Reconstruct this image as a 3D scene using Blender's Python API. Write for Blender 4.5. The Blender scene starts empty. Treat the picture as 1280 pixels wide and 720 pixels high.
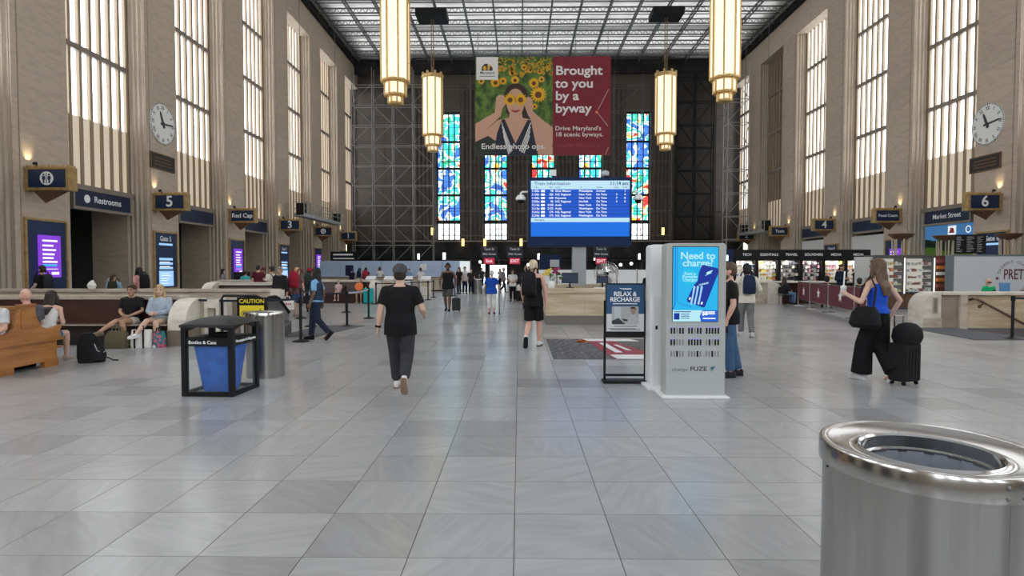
import bpy, bmesh, math, random
from mathutils import Vector, Matrix
R = math.radians
PI = math.pi
random.seed(7)
SC = bpy.context.scene
COL = SC.collection

# ------------------------------------------------------------------ camera, sky, exposure
cam_data = bpy.data.cameras.new('camera')
cam = bpy.data.objects.new('camera', cam_data)
COL.objects.link(cam)
cam.location = (0, 0, 1.66)
cam.rotation_euler = (R(90 - 1.87), 0, R(0.70))
cam_data.sensor_width = 36
cam_data.lens = 36 * 735 / 1280
cam_data.clip_end = 400
SC.camera = cam

world = bpy.data.worlds.new('world')
SC.world = world
world.use_nodes = True
wn = world.node_tree
sky = wn.nodes.new('ShaderNodeTexSky')
sky.sky_type = 'NISHITA'
sky.sun_disc = False
sky.sun_elevation = R(50)
bg = wn.nodes['Background']
bg.inputs['Strength'].default_value = 0.35
wn.links.new(sky.outputs[0], bg.inputs[0])

SC.view_settings.view_transform = 'Standard'
SC.view_settings.look = 'None'
SC.view_settings.gamma = 1
SC.view_settings.use_curve_mapping = False
SC.view_settings.exposure = -0.13
DAYLIGHT = 5.0          # radiance of the daylit translucent window panes

# ------------------------------------------------------------------ materials
MATS = {}
def mat(name, col, rough=.5, metal=0., spec=.5, emit=None, estr=0., noise=None, bump=0., var=None, alpha=1., trans=0., coat=0.):
    """Procedural principled material. noise = (scale xyz, colour2, low, high) mixes in a second colour; var adds per-object value variation."""
    if name in MATS: return MATS[name]
    m = bpy.data.materials.new(name); m.use_nodes = True
    nt = m.node_tree; b = nt.nodes['Principled BSDF']
    c4 = (*col, 1)
    b.inputs['Base Color'].default_value = c4
    b.inputs['Roughness'].default_value = rough
    b.inputs['Metallic'].default_value = metal
    b.inputs['Specular IOR Level'].default_value = spec
    b.inputs['Coat Weight'].default_value = coat
    if alpha < 1: b.inputs['Alpha'].default_value = alpha
    if trans: b.inputs['Transmission Weight'].default_value = trans
    if emit:
        b.inputs['Emission Color'].default_value = (*emit, 1)
        b.inputs['Emission Strength'].default_value = estr
    out = None
    if noise:
        sc, c2, lo, hi = noise
        tc = nt.nodes.new('ShaderNodeTexCoord'); mp = nt.nodes.new('ShaderNodeMapping')
        mp.inputs['Scale'].default_value = sc if isinstance(sc, tuple) else (sc, sc, sc)
        nz = nt.nodes.new('ShaderNodeTexNoise'); nz.inputs['Scale'].default_value = 1.0; nz.inputs['Detail'].default_value = 6
        nt.links.new(tc.outputs['Object'], mp.inputs[0]); nt.links.new(mp.outputs[0], nz.inputs['Vector'])
        rp = nt.nodes.new('ShaderNodeValToRGB')
        rp.color_ramp.elements[0].position = lo; rp.color_ramp.elements[0].color = c4
        rp.color_ramp.elements[1].position = hi; rp.color_ramp.elements[1].color = (*c2, 1)
        nt.links.new(nz.outputs[0], rp.inputs[0]); out = rp.outputs[0]
        if bump:
            bp = nt.nodes.new('ShaderNodeBump'); bp.inputs['Strength'].default_value = bump; bp.inputs['Distance'].default_value = .02
            nt.links.new(nz.outputs[0], bp.inputs['Height']); nt.links.new(bp.outputs[0], b.inputs['Normal'])
    if var:
        oi = nt.nodes.new('ShaderNodeObjectInfo'); hs = nt.nodes.new('ShaderNodeHueSaturation')
        mr = nt.nodes.new('ShaderNodeMapRange'); mr.inputs[3].default_value = 1 - var; mr.inputs[4].default_value = 1 + var
        nt.links.new(oi.outputs['Random'], mr.inputs[0]); nt.links.new(mr.outputs[0], hs.inputs['Value'])
        if out: nt.links.new(out, hs.inputs['Color'])
        else: hs.inputs['Color'].default_value = c4
        out = hs.outputs[0]
    if out: nt.links.new(out, b.inputs['Base Color'])
    MATS[name] = m
    return m

def floor_material():
    m = bpy.data.materials.new('marble_floor'); m.use_nodes = True
    nt = m.node_tree; N = nt.nodes.new; L = nt.links.new; b = nt.nodes['Principled BSDF']
    g = N('ShaderNodeNewGeometry')
    div = N('ShaderNodeVectorMath'); div.operation = 'DIVIDE'; div.inputs[1].default_value = (TILE, TILE, 1)
    off = N('ShaderNodeVectorMath'); off.operation = 'SUBTRACT'; off.inputs[1].default_value = (TX0, TY0, 0)
    fl = N('ShaderNodeVectorMath'); fl.operation = 'FLOOR'
    flat = N('ShaderNodeVectorMath'); flat.operation = 'MULTIPLY'; flat.inputs[1].default_value = (1, 1, 0)
    L(g.outputs['Position'], off.inputs[0]); L(off.outputs[0], div.inputs[0]); L(div.outputs[0], fl.inputs[0]); L(fl.outputs[0], flat.inputs[0])
    wh = N('ShaderNodeTexWhiteNoise'); wh.noise_dimensions = '3D'; L(flat.outputs[0], wh.inputs['Vector'])
    tone = N('ShaderNodeValToRGB'); cr = tone.color_ramp
    cr.elements[0].position = 0; cr.elements[0].color = (.275, .275, .277, 1)
    cr.elements[1].position = 1; cr.elements[1].color = (.40, .402, .405, 1)
    e = cr.elements.new(.14); e.color = (.31, .31, .312, 1)
    e = cr.elements.new(.22); e.color = (.362, .364, .367, 1)
    e = cr.elements.new(.8); e.color = (.384, .386, .389, 1)
    L(wh.outputs['Value'], tone.inputs[0])
    # veins: stretched noise, each tile shifted and turned by its own random number
    sc = N('ShaderNodeVectorMath'); sc.operation = 'SCALE'; sc.inputs['Scale'].default_value = 40; L(wh.outputs['Color'], sc.inputs[0])
    ad = N('ShaderNodeVectorMath'); ad.operation = 'ADD'; L(g.outputs['Position'], ad.inputs[0]); L(sc.outputs[0], ad.inputs[1])
    rot = N('ShaderNodeVectorRotate'); rot.rotation_type = 'Z_AXIS'
    an = N('ShaderNodeMath'); an.operation = 'MULTIPLY'; an.inputs[1].default_value = 7; L(wh.outputs['Value'], an.inputs[0]); L(an.outputs[0], rot.inputs['Angle'])
    L(ad.outputs[0], rot.inputs['Vector'])
    mp = N('ShaderNodeMapping'); mp.inputs['Scale'].default_value = (2.2, 11, 4); L(rot.outputs[0], mp.inputs[0])
    nz = N('ShaderNodeTexNoise'); nz.inputs['Scale'].default_value = 1; nz.inputs['Detail'].default_value = 7; nz.inputs['Distortion'].default_value = .8
    L(mp.outputs[0], nz.inputs['Vector'])
    vr = N('ShaderNodeMapRange'); vr.inputs[1].default_value = .3; vr.inputs[2].default_value = .75; vr.inputs[3].default_value = .86; vr.inputs[4].default_value = 1.1
    L(nz.outputs[0], vr.inputs[0])
    mu = N('ShaderNodeVectorMath'); mu.operation = 'SCALE'; L(tone.outputs[0], mu.inputs[0]); L(vr.outputs[0], mu.inputs['Scale'])
    L(mu.outputs[0], b.inputs['Base Color'])
    n2 = N('ShaderNodeTexNoise'); n2.inputs['Scale'].default_value = 1.3; n2.inputs['Detail'].default_value = 5; L(g.outputs['Position'], n2.inputs['Vector'])
    r2 = N('ShaderNodeMapRange'); r2.inputs[3].default_value = .285; r2.inputs[4].default_value = .36; L(n2.outputs[0], r2.inputs[0]); L(r2.outputs[0], b.inputs['Roughness'])
    n3 = N('ShaderNodeTexNoise'); n3.inputs['Scale'].default_value = 3.0; L(g.outputs['Position'], n3.inputs['Vector'])
    bp = N('ShaderNodeBump'); bp.inputs['Strength'].default_value = .05; bp.inputs['Distance'].default_value = .05
    L(n3.outputs[0], bp.inputs['Height']); L(bp.outputs[0], b.inputs['Normal'])
    b.inputs['Specular IOR Level'].default_value = .5
    b.inputs['Coat Weight'].default_value = .32; b.inputs['Coat Roughness'].default_value = .13; b.inputs['Coat IOR'].default_value = 1.5
    L(bp.outputs[0], b.inputs['Coat Normal'])
    return m

def stained_material(name, hue0, hue1, strength):
    """Backlit coloured glass: a mosaic of Voronoi pieces whose hue wanders over the window."""
    m = bpy.data.materials.new(name); m.use_nodes = True
    nt = m.node_tree; N = nt.nodes.new; L = nt.links.new; b = nt.nodes['Principled BSDF']
    g = N('ShaderNodeNewGeometry')
    mp = N('ShaderNodeMapping'); mp.inputs['Scale'].default_value = (2.4, 1, 1.5); L(g.outputs['Position'], mp.inputs[0])
    vo = N('ShaderNodeTexVoronoi'); vo.inputs['Scale'].default_value = .8; L(mp.outputs[0], vo.inputs['Vector'])
    nz = N('ShaderNodeTexNoise'); nz.inputs['Scale'].default_value = .38; nz.inputs['Detail'].default_value = 1; nz.inputs['Distortion'].default_value = 1.5; L(g.outputs['Position'], nz.inputs['Vector'])
    sep = N('ShaderNodeSeparateColor'); L(vo.outputs['Color'], sep.inputs[0])
    mx = N('ShaderNodeMath'); mx.operation = 'MULTIPLY_ADD'; mx.inputs[1].default_value = .36; L(sep.outputs[0], mx.inputs[0])
    mrn = N('ShaderNodeMapRange'); mrn.inputs[1].default_value = .36; mrn.inputs[2].default_value = .62; mrn.inputs[3].default_value = .15; mrn.inputs[4].default_value = .70; L(nz.outputs[0], mrn.inputs[0]); L(mrn.outputs[0], mx.inputs[2])
    rp = N('ShaderNodeValToRGB'); cr = rp.color_ramp
    cols = [(.10, (.55, .03, .03)), (.27, (.8, .36, .05)), (.34, (.75, .78, .72)), (.47, (.03, .42, .22)), (.56, (.03, .42, .5)), (.70, (.66, .78, .82)), (.82, (.03, .12, .5))]
    cr.interpolation = 'CONSTANT'
    cr.elements[0].position = cols[0][0]; cr.elements[0].color = (*cols[0][1], 1)
    cr.elements[1].position = cols[-1][0]; cr.elements[1].color = (*cols[-1][1], 1)
    for p, c in cols[1:-1]:
        e = cr.elements.new(p); e.color = (*c, 1)
    sh = N('ShaderNodeMath'); sh.operation = 'ADD'; sh.inputs[1].default_value = hue0; L(mx.outputs[0], sh.inputs[0])
    L(sh.outputs[0], rp.inputs[0])
    L(rp.outputs[0], b.inputs['Emission Color']); b.inputs['Emission Strength'].default_value = strength
    b.inputs['Base Color'].default_value = (.05, .05, .06, 1); b.inputs['Roughness'].default_value = .2
    return m

def text_mat(col): return mat('ink_%d_%d_%d' % tuple(int(c * 99) for c in col), col, .5)
def glow(name, col, s): return mat(name, tuple(c * .06 for c in col), .45, spec=.2, emit=col, estr=s)

TILE, TX0, TY0 = .61, -.03, 3.32
M_FLOOR = floor_material()
M_GROUT = mat('grout', (.13, .125, .12), .9)
STONE_A, STONE_B = (.475, .388, .297), (.39, .315, .237)
M_STONE = mat('travertine', STONE_A, .62, noise=((1.6, 1.6, 5.5), STONE_B, .42, .72), bump=.03, var=.06)
M_STONE2 = mat('honed_travertine', (.52, .45, .36), .45, noise=((2.5, 2.5, 9), (.34, .27, .19), .42, .75), bump=.05, var=.05)
M_STONEW = mat('pale_travertine', (.68, .63, .55), .45, noise=((3, 3, 8), (.52, .46, .37), .45, .75), bump=.04)
M_TAN = mat('veined_tan_stone', (.46, .355, .23), .42, noise=((.9, 2, 6.5), (.62, .52, .38), .40, .66), bump=.03)
M_FLUTE = mat('fluted_travertine', (.50, .425, .335), .6, noise=((3, 3, .8), (.40, .33, .255), .4, .75), bump=.05)
M_CREAM = mat('cream_panel', (.90, .79, .63), .5, noise=((1, 1, .6), (.86, .75, .59), .4, .7), emit=(.95, .72, .50), estr=.20)  # weak emission added so the opaque panels read brighter
M_FIN = mat('bronze_cream_fin', (.30, .225, .15), .55)
M_TRANSOM = mat('transom_bronze', (.22, .18, .145), .5)
M_PANE = mat('daylit_pane', (.9, .93, .95), .25, emit=(.88, .94, 1.0), estr=DAYLIGHT)
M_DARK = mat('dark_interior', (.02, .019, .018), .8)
M_HOARD = mat('black_hoarding', (.014, .013, .014), .7, spec=.2, noise=(.8, (.035, .032, .03), .4, .7))
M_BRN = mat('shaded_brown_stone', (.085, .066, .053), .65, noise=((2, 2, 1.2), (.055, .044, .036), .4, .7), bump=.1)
M_TRUSS = mat('galvanised_steel', (.17, .175, .18), .5, .55)
M_NETW0 = mat('white_debris_net', (.80, .80, .80), .8, noise=((.7, .3, 1), (.60, .61, .61), .45, .75), var=.1)
def net_material():
    m = bpy.data.materials.new('translucent_white_net'); m.use_nodes = True
    nt = m.node_tree; N = nt.nodes.new; L = nt.links.new
    d = N('ShaderNodeBsdfDiffuse'); d.inputs[0].default_value = (.72, .72, .71, 1); tr = N('ShaderNodeBsdfTranslucent'); tr.inputs[0].default_value = (.8, .8, .79, 1)
    tc = N('ShaderNodeNewGeometry'); nz = N('ShaderNodeTexNoise'); nz.inputs['Scale'].default_value = .7; nz.inputs['Detail'].default_value = 5; L(tc.outputs['Position'], nz.inputs['Vector'])
    mr = N('ShaderNodeMapRange'); mr.inputs[1].default_value = .3; mr.inputs[2].default_value = .7; mr.inputs[3].default_value = .35; mr.inputs[4].default_value = .65; L(nz.outputs[0], mr.inputs[0])
    mx = N('ShaderNodeMixShader'); L(mr.outputs[0], mx.inputs[0]); L(d.outputs[0], mx.inputs[1]); L(tr.outputs[0], mx.inputs[2]); L(mx.outputs[0], nt.nodes['Material Output'].inputs[0])
    return m
M_NETW = net_material()
M_SCAF = mat('scaffold_tube', (.32, .31, .29), .5, .4)
M_GOLD = mat('aged_gilt_bronze', (.48, .33, .14), .42, .55, noise=(5, (.33, .21, .08), .4, .7))
M_BRZ = mat('dark_bronze', (.16, .085, .045), .5, .35)
M_NAVY = mat('navy_enamel', (.006, .016, .06), .5, spec=.25)
M_NAVYB = mat('navy_blue_board', (.007, .022, .085), .4)
M_NAVYL = mat('navy_lintel', (.004, .013, .045), .45)
M_BLACK = mat('black_plastic', (.008, .008, .009), .55, spec=.22)
M_BLACKM = mat('black_powder_coat', (.009, .009, .010), .5, spec=.25)
M_WHITE = mat('white_laminate', (.78, .79, .79), .4)
M_STEEL = mat('brushed_steel', (.38, .372, .362), .25, 1.0, noise=((90, 90, .5), (.36, .352, .342), .35, .65))
M_STEELP = mat('polished_steel', (.50, .495, .485), .17, 1.0)
M_CHROME = mat('chrome', (.7, .7, .72), .15, 1.0)
M_GLASS = mat('clear_glass', (.5, .55, .56), .05, alpha=.06, spec=.3)
M_MAHOG = mat('dark_mahogany', (.055, .016, .012), .32, noise=((1.2, 6, 6), (.032, .01, .008), .4, .7))
M_OAK = mat('orange_oak', (.44, .19, .055), .34, noise=((5, 1.3, 8), (.27, .1, .026), .38, .72), coat=.2)
M_INKW = text_mat((.85, .86, .88))
M_INKK = text_mat((.03, .03, .035))
M_RUBBER = mat('black_rubber', (.008, .008, .008), .65, spec=.2)
M_MATG = mat('charcoal_entrance_mat', (.07, .073, .082), .9, noise=(60, (.1, .102, .11), .4, .6))
M_CLOTHW = mat('white_canvas', (.72, .70, .65), .85)

# ------------------------------------------------------------------ mesh helpers
class MB:
    """Collects shapes; build() links them as ONE mesh object."""
    def __init__(s): s.v = []; s.f = []
    def add(s, vs, fs):
        o = len(s.v); s.v += [tuple(p) for p in vs]; s.f += [tuple(i + o for i in f) for f in fs]; return s
    def box(s, x0, y0, z0, x1, y1, z1):
        return s.add([(x0,y0,z0),(x1,y0,z0),(x1,y1,z0),(x0,y1,z0),(x0,y0,z1),(x1,y0,z1),(x1,y1,z1),(x0,y1,z1)],
                     [(0,3,2,1),(4,5,6,7),(0,1,5,4),(1,2,6,5),(2,3,7,6),(3,0,4,7)])
    def obox(s, c, size, rot=(0, 0, 0)):
        m = Matrix.Translation(c) @ Matrix.Rotation(rot[2], 4, 'Z') @ Matrix.Rotation(rot[1], 4, 'Y') @ Matrix.Rotation(rot[0], 4, 'X')
        a, b, d = (q / 2 for q in size); t = MB().box(-a, -b, -d, a, b, d)
        return s.add([m @ Vector(p) for p in t.v], t.f)
    def quad(s, *p): return s.add(p, [tuple(range(len(p)))])
    def cyl(s, p0, p1, r0, r1=None, n=12, cap=True, ph=0):
        p0, p1 = Vector(p0), Vector(p1); r1 = r0 if r1 is None else r1
        d = (p1 - p0).normalized(); a = d.orthogonal().normalized()
        if abs(d.z) > .99: a = Vector((1, 0, 0))
        b = d.cross(a); vs = []
        for p, r in ((p0, r0), (p1, r1)):
            vs += [p + (a * math.cos(2*PI*k/n + ph) + b * math.sin(2*PI*k/n + ph)) * r for k in range(n)]
        fs = [(k, (k+1) % n, n + (k+1) % n, n + k) for k in range(n)]
        if cap: fs += [tuple(range(n - 1, -1, -1)), tuple(range(n, 2 * n))]
        return s.add(vs, fs)
    def lathe(s, prof, n=32, c=(0, 0, 0), closed=False):
        vs = []; fs = []; k = len(prof)
        for j in range(n):
            a = 2 * PI * j / n
            vs += [(c[0] + r * math.cos(a), c[1] + r * math.sin(a), c[2] + z) for r, z in prof]
        for j in range(n):
            for i in range(k if closed else k - 1):
                fs.append((j*k + i, ((j+1) % n)*k + i, ((j+1) % n)*k + (i+1) % k, j*k + (i+1) % k))
        return s.add(vs, fs)
    def prism(s, poly, axis, a, b):
        """poly: 2D points; axis 'x': (y,z) extruded along x; 'y': (x,z); 'z': (x,y)."""
        def P(q, t): return (t, q[0], q[1]) if axis == 'x' else (q[0], t, q[1]) if axis == 'y' else (q[0], q[1], t)
        n = len(poly)
        return s.add([P(q, a) for q in poly] + [P(q, b) for q in poly],
                     [tuple(range(n)), tuple(range(2*n - 1, n - 1, -1))] + [(k, n + k, n + (k+1) % n, (k+1) % n) for k in range(n)])
    def tube(s, pts, r, n=8):
        pts = [Vector(p) for p in pts]; rs = r if isinstance(r, (list, tuple)) else [r] * len(pts)
        vs = []; fs = []; a = None
        for i, p in enumerate(pts):
            d = (pts[min(i+1, len(pts)-1)] - pts[max(i-1, 0)]).normalized()
            a = d.orthogonal().normalized() if a is None else (a - d * a.dot(d)).normalized()
            b = d.cross(a)
            vs += [p + (a * math.cos(2*PI*k/n) + b * math.sin(2*PI*k/n)) * rs[i] for k in range(n)]
        for i in range(len(pts) - 1):
            fs += [(i*n + k, i*n + (k+1) % n, (i+1)*n + (k+1) % n, (i+1)*n + k) for k in range(n)]
        m = (len(pts) - 1) * n
        fs += [tuple(range(n - 1, -1, -1)), tuple(range(m, m + n))]
        return s.add(vs, fs)
    def ell(s, c, r, n=12, m=8, rot=None):
        vs = [Vector((0, 0, -1))]
        for i in range(1, m):
            t = PI * i / m - PI / 2
            vs += [Vector((math.cos(t) * math.cos(2*PI*k/n), math.cos(t) * math.sin(2*PI*k/n), math.sin(t))) for k in range(n)]
        vs.append(Vector((0, 0, 1)))
        fs = [(0, 1 + (k+1) % n, 1 + k) for k in range(n)]
        for i in range(m - 2):
            o = 1 + i * n
            fs += [(o + k, o + (k+1) % n, o + n + (k+1) % n, o + n + k) for k in range(n)]
        o = 1 + (m - 2) * n
        fs += [(o + k, o + (k+1) % n, len(vs) - 1) for k in range(n)]
        M = (rot.to_4x4() if rot else Matrix.Identity(4)) @ Matrix.Diagonal((*r, 1))
        return s.add([Vector(c) + (M @ v) for v in vs], fs)
    def cone(s, p0, p1, r0, r1, n=12, flat0=False, flat1=False):
        """tapered limb with domed ends (flat0/flat1: cut square)."""
        p0, p1 = Vector(p0), Vector(p1); d = (p1 - p0)
        if d.length < 1e-5: return s
        d.normalize(); a = d.orthogonal().normalized(); b = d.cross(a); rings = []
        if not flat0: rings += [(p0 - d * r0 * math.sin(t), r0 * math.cos(t)) for t in (1.3, .8, .4)]
        rings += [(p0, r0), (p1, r1)]
        if not flat1: rings += [(p1 + d * r1 * math.sin(t), r1 * math.cos(t)) for t in (.4, .8, 1.3)]
        vs = []; fs = []
        for c, r in rings: vs += [c + (a * math.cos(2*PI*k/n) + b * math.sin(2*PI*k/n)) * r for k in range(n)]
        for i in range(len(rings) - 1): fs += [(i*n + k, i*n + (k+1) % n, (i+1)*n + (k+1) % n, (i+1)*n + k) for k in range(n)]
        m = (len(rings) - 1) * n
        return s.add(vs, fs + [tuple(range(n - 1, -1, -1)), tuple(range(m, m + n))])
    def loft(s, secs, n=16, pw=2.0):
        """secs: (centre, side vector*rx, forward vector*ry); flat ends."""
        vs = []; fs = []
        for c, sx, sy in secs:
            c, sx, sy = Vector(c), Vector(sx), Vector(sy)
            for k in range(n):
                t = 2*PI*k/n; q = math.cos(t); w = math.sin(t)
                q = math.copysign(abs(q) ** (2/pw), q); w = math.copysign(abs(w) ** (2/pw), w)
                vs.append(c + sx * q + sy * w)
        for i in range(len(secs) - 1): fs += [(i*n + k, i*n + (k+1) % n, (i+1)*n + (k+1) % n, (i+1)*n + k) for k in range(n)]
        m = (len(secs) - 1) * n
        return s.add(vs, fs + [tuple(range(n - 1, -1, -1)), tuple(range(m, m + n))])
    def mesh(s, name, m=None, smooth=None, sharp=35):
        me = bpy.data.meshes.new(name); me.from_pydata(s.v, [], s.f)
        bm = bmesh.new(); bm.from_mesh(me); bmesh.ops.recalc_face_normals(bm, faces=bm.faces[:]); bm.to_mesh(me); bm.free()
        if m: me.materials.append(m)
        if smooth:
            me.shade_smooth(); me.set_sharp_from_angle(angle=R(sharp))
        return me
    def build(s, name, m, parent=None, smooth=False, bevel=0., loc=None):
        o = bpy.data.objects.new(name, s.mesh(name, m, smooth)); COL.objects.link(o)
        if parent: o.parent = parent
        if loc: o.location = loc
        if bevel:
            b = o.modifiers.new('bevel', 'BEVEL'); b.width = bevel; b.segments = 2; b.limit_method = 'ANGLE'; b.angle_limit = R(40)
        return o

def B(*a): return MB().box(*a)
def tag(o, label, cat, group=None):
    o['label'] = label; o['category'] = cat
    if group: o['group'] = group
    return o
def thing(name, label, cat, loc=(0, 0, 0), rz=0, group=None):
    o = bpy.data.objects.new(name, None); COL.objects.link(o)
    o.empty_display_size = .1; o.location = loc; o.rotation_euler = (0, 0, R(rz))
    return tag(o, label, cat, group)
def struct(o):
    o['kind'] = 'structure'; return o
def empty(name, loc=(0, 0, 0), rz=0, parent=None):
    o = bpy.data.objects.new(name, None); COL.objects.link(o); o.empty_display_size = .1
    o.location = loc; o.rotation_euler = (0, 0, R(rz)); o.parent = parent
    return o
def inst(me, name, parent, loc=(0, 0, 0), rz=0):
    o = bpy.data.objects.new(name, me); COL.objects.link(o); o.parent = parent; o.location = loc
    if rz: o.rotation_euler = (0, 0, R(rz))
    return o
def dup(root, loc=None, rz=None, label=None, group=None, parent=None):
    r = root.copy(); COL.objects.link(r)
    if parent: r.parent = parent
    if loc is not None: r.location = loc
    if rz is not None: r.rotation_euler = (0, 0, R(rz))
    if label: r['label'] = label
    if group: r['group'] = group
    for ch in list(root.children):
        c = ch.copy(); COL.objects.link(c); c.parent = r
        for g in list(ch.children):
            d = g.copy(); COL.objects.link(d); d.parent = c
    return r
def text(s, size, loc, m, parent, rot=(90, 0, 0), align='CENTER', bold=0., name='lettering', ext=.002, space=1.0, sx=1.0):
    c = bpy.data.curves.new(name, 'FONT'); c.body = s; c.size = size; c.align_x = align; c.align_y = 'CENTER'
    c.extrude = ext; c.offset = bold * size; c.space_line = space; c.resolution_u = 3
    c.materials.append(m)
    tmp = bpy.data.objects.new(name, c); me = bpy.data.meshes.new_from_object(tmp)
    bpy.data.objects.remove(tmp); bpy.data.curves.remove(c); me.name = name
    if not me.materials: me.materials.append(m)
    o = bpy.data.objects.new(name, me); COL.objects.link(o); o.parent = parent
    o.location = loc; o.rotation_euler = tuple(R(a) for a in rot); o.scale = (sx, 1, 1)
    return o
# ------------------------------------------------------------------ setting: floor
XL, XR, YF, YB = -17.6, 23.1, 64.5, -17.5
BAYS = [20.4 + 7.37 * k for k in range(-5, 6)]        # near corner of every pier
PW, OW = 2.55, 4.82                                   # pier and opening width
HX0, HX1, HY0, HY1 = 12.25, 18.5, 13.9, 16.55         # stair well in the floor
fb = MB()
for x0, y0, x1, y1 in ((XL - 7, YB, HX0, YF + 1), (HX1, YB, XR + 7, YF + 1), (HX0, YB, HX1, HY0), (HX0, HY1, HX1, YF + 1)):
    fb.box(x0, y0, -.3, x1, y1, -.004)
floor = struct(fb.build('floor', M_GROUT))
gap = .003
tb = MB().box(-TILE/2 + gap, -TILE/2 + gap, -.05, TILE/2 - gap, TILE/2 - gap, 0)
tile_mesh = tb.mesh('floor_tile', M_FLOOR)
far_tiles = MB(); n = 0
for j in range(-36, 101):
    for i in range(-42, 54):
        cx, cy = TX0 + (i + .5) * TILE, TY0 + (j + .5) * TILE
        if not (XL - 3 < cx < XR + 3 and YB < cy < YF): continue
        if HX0 - .25 < cx < HX1 + .3 and HY0 - .3 < cy < HY1 + .3: continue
        near = 2.9 < cy < 8.9 and abs(cx) < .92 * cy + .4
        if near and n < 296:
            inst(tile_mesh, 'floor_tile', floor, (cx, cy, random.uniform(-.0003, .0002))); n += 1
        else:
            z = random.uniform(-.0003, .0002); g = gap
            far_tiles.box(cx - TILE/2 + g, cy - TILE/2 + g, z - .01, cx + TILE/2 - g, cy + TILE/2 - g, z)
o = far_tiles.build('distant_floor_tiles', M_FLOOR, floor); o['kind'] = 'stuff'

# ------------------------------------------------------------------ setting: side walls
ZT, ZG, ZP = 21.2, 8.05, 5.2       # heads of openings, foot of glass, foot of cream panels
ym = (YB + YF) / 2; yl = YF - YB
def wall_root(name, x, rz):
    s = -1 if rz else 1
    m = MB().box(-1.2, -yl/2, ZT, 0, yl/2, 27)
    o = struct(m.build(name, M_STONE)); o.location = (x, ym, 0); o.rotation_euler = (0, 0, R(rz)); return o
wall_left = wall_root('wall_left', XL, 0)
wall_right = wall_root('wall_right', XR, 180)

core_mesh = MB().box(-1.0, -1.2, 0, -.07, 1.2, ZT).box(-2.7, -1.275, 0, -1.0, 1.275, ZP + .4).mesh('pier', M_STONE)
NR = 13; RH = ZT / NR
panel_mesh = MB().box(-.08, -1.0, .002, 0, 1.0, RH - .002).mesh('stone_panel', M_STONE)
strip_mesh = MB().box(-.08, -.12, 0, -.025, .12, ZT).mesh('corner_strip', M_STONE)
def flute_poly(sg):
    pts = []
    nf = 4; x0, x1 = -.10, -.98
    for f in range(nf):
        a = x0 + (x1 - x0) * f / nf; b = x0 + (x1 - x0) * (f + 1) / nf
        pts += [(a, 1.275), (a - .035, 1.275)]
        for t in range(1, 6): pts.append((a - .035 + (b - a + .035) * t / 6, 1.275 - .085 * math.sin(PI * t / 6)))
    pts += [(x1, 1.275), (x1, 1.1), (x0, 1.1)]
    return [(x, y * sg) for x, y in pts]
jamb_mesh = [MB().prism(flute_poly(sg), 'z', 0, ZT).mesh('fluted_jamb', M_FLUTE, True, 50) for sg in (1, -1)]
def pier(wall, y, visible):
    sg = -1 if wall is wall_right else 1
    ly = (y + PW/2 - ym) * sg
    p = inst(core_mesh, 'pier', wall, (0, ly, 0))
    if visible:
        for r in range(NR):
            inst(panel_mesh, 'stone_panel', p, (random.uniform(-.004, 0), 0, r * RH))
        for s in (-1, 1): inst(strip_mesh, 'corner_strip', p, (0, s * 1.15, 0))
    for k in (0, 1): inst(jamb_mesh[k], 'fluted_jamb', p)
    return p
for i, y in enumerate(BAYS):
    pier(wall_left, y, i >= 4); pier(wall_right, y, i >= 6)

# windows of the side walls
NS = 8; SP = OW / NS
rows = [(ZG, 10.78), (11.02, 14.38), (14.62, 17.98), (18.22, ZT)]
pane_meshes = [MB().box(-1.0, -SP/2 + .05, a, -.97, SP/2 - .05, b).mesh('pane', M_PANE) for a, b in rows]
M_DULL = mat('boarded_pane', (.30, .25, .20), .7, noise=((1, 1, .3), (.2, .17, .14), .4, .7))
dull_meshes = [MB().box(-1.0, -SP/2 + .05, a, -.97, SP/2 - .05, b).mesh('boarded_pane', M_DULL) for a, b in rows]
fin_mesh = MB().box(-1.0, -.08, ZP - .05, -.82, .08, ZT).mesh('fin', M_FIN)
trans_mesh = MB().box(-1.0, -OW/2, -.12, -.79, OW/2, .12).mesh('transom', M_TRANSOM)
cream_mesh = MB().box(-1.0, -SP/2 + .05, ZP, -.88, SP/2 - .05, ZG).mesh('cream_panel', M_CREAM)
sill_mesh = MB().box(-1.05, -OW/2, ZP - .22, -.62, OW/2, ZP - .02).box(-2.7, -OW/2, ZP - .1, -1.0, OW/2, ZT * 0 + ZG).mesh('sill_beam', M_TRANSOM)
def window(n, wall, y, detailed, dull=False):
    sg = -1 if wall is wall_right else 1
    w = struct(inst(MB().box(-1.08, -OW/2, ZG, -1.03, OW/2, ZT).mesh('outer_frame', M_TRANSOM), 'window_%d' % n, None, (wall.location.x, y + PW + OW/2, 0), 180 if sg < 0 else 0))
    w['label'] = 'tall window of the %s wall between two stone piers, slim panes between fins' % ('left' if sg > 0 else 'right')
    if detailed:
        for k in range(NS):
            ly = -OW/2 + (k + .5) * SP
            for me in (dull_meshes if dull else pane_meshes): inst(me, 'pane', w, (0, ly, 0))
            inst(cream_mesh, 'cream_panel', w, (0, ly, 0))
        for k in range(NS + 1): inst(fin_mesh, 'fin', w, (0, max(-OW/2 + .08, min(OW/2 - .08, -OW/2 + k * SP)), 0))
    else:
        m = MB()
        for k in range(NS):
            ly = -OW/2 + (k + .5) * SP; m.box(-1.0, ly - SP/2 + .05, ZG, -.97, ly + SP/2 - .05, ZT)
        m.build('pane', M_PANE, w)
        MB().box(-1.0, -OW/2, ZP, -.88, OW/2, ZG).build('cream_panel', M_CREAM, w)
    for z in (10.9, 14.5, 18.1): inst(trans_mesh, 'transom', w, (0, 0, z))
    inst(sill_mesh, 'sill_beam', w)
    return w
wi = 0
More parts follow.
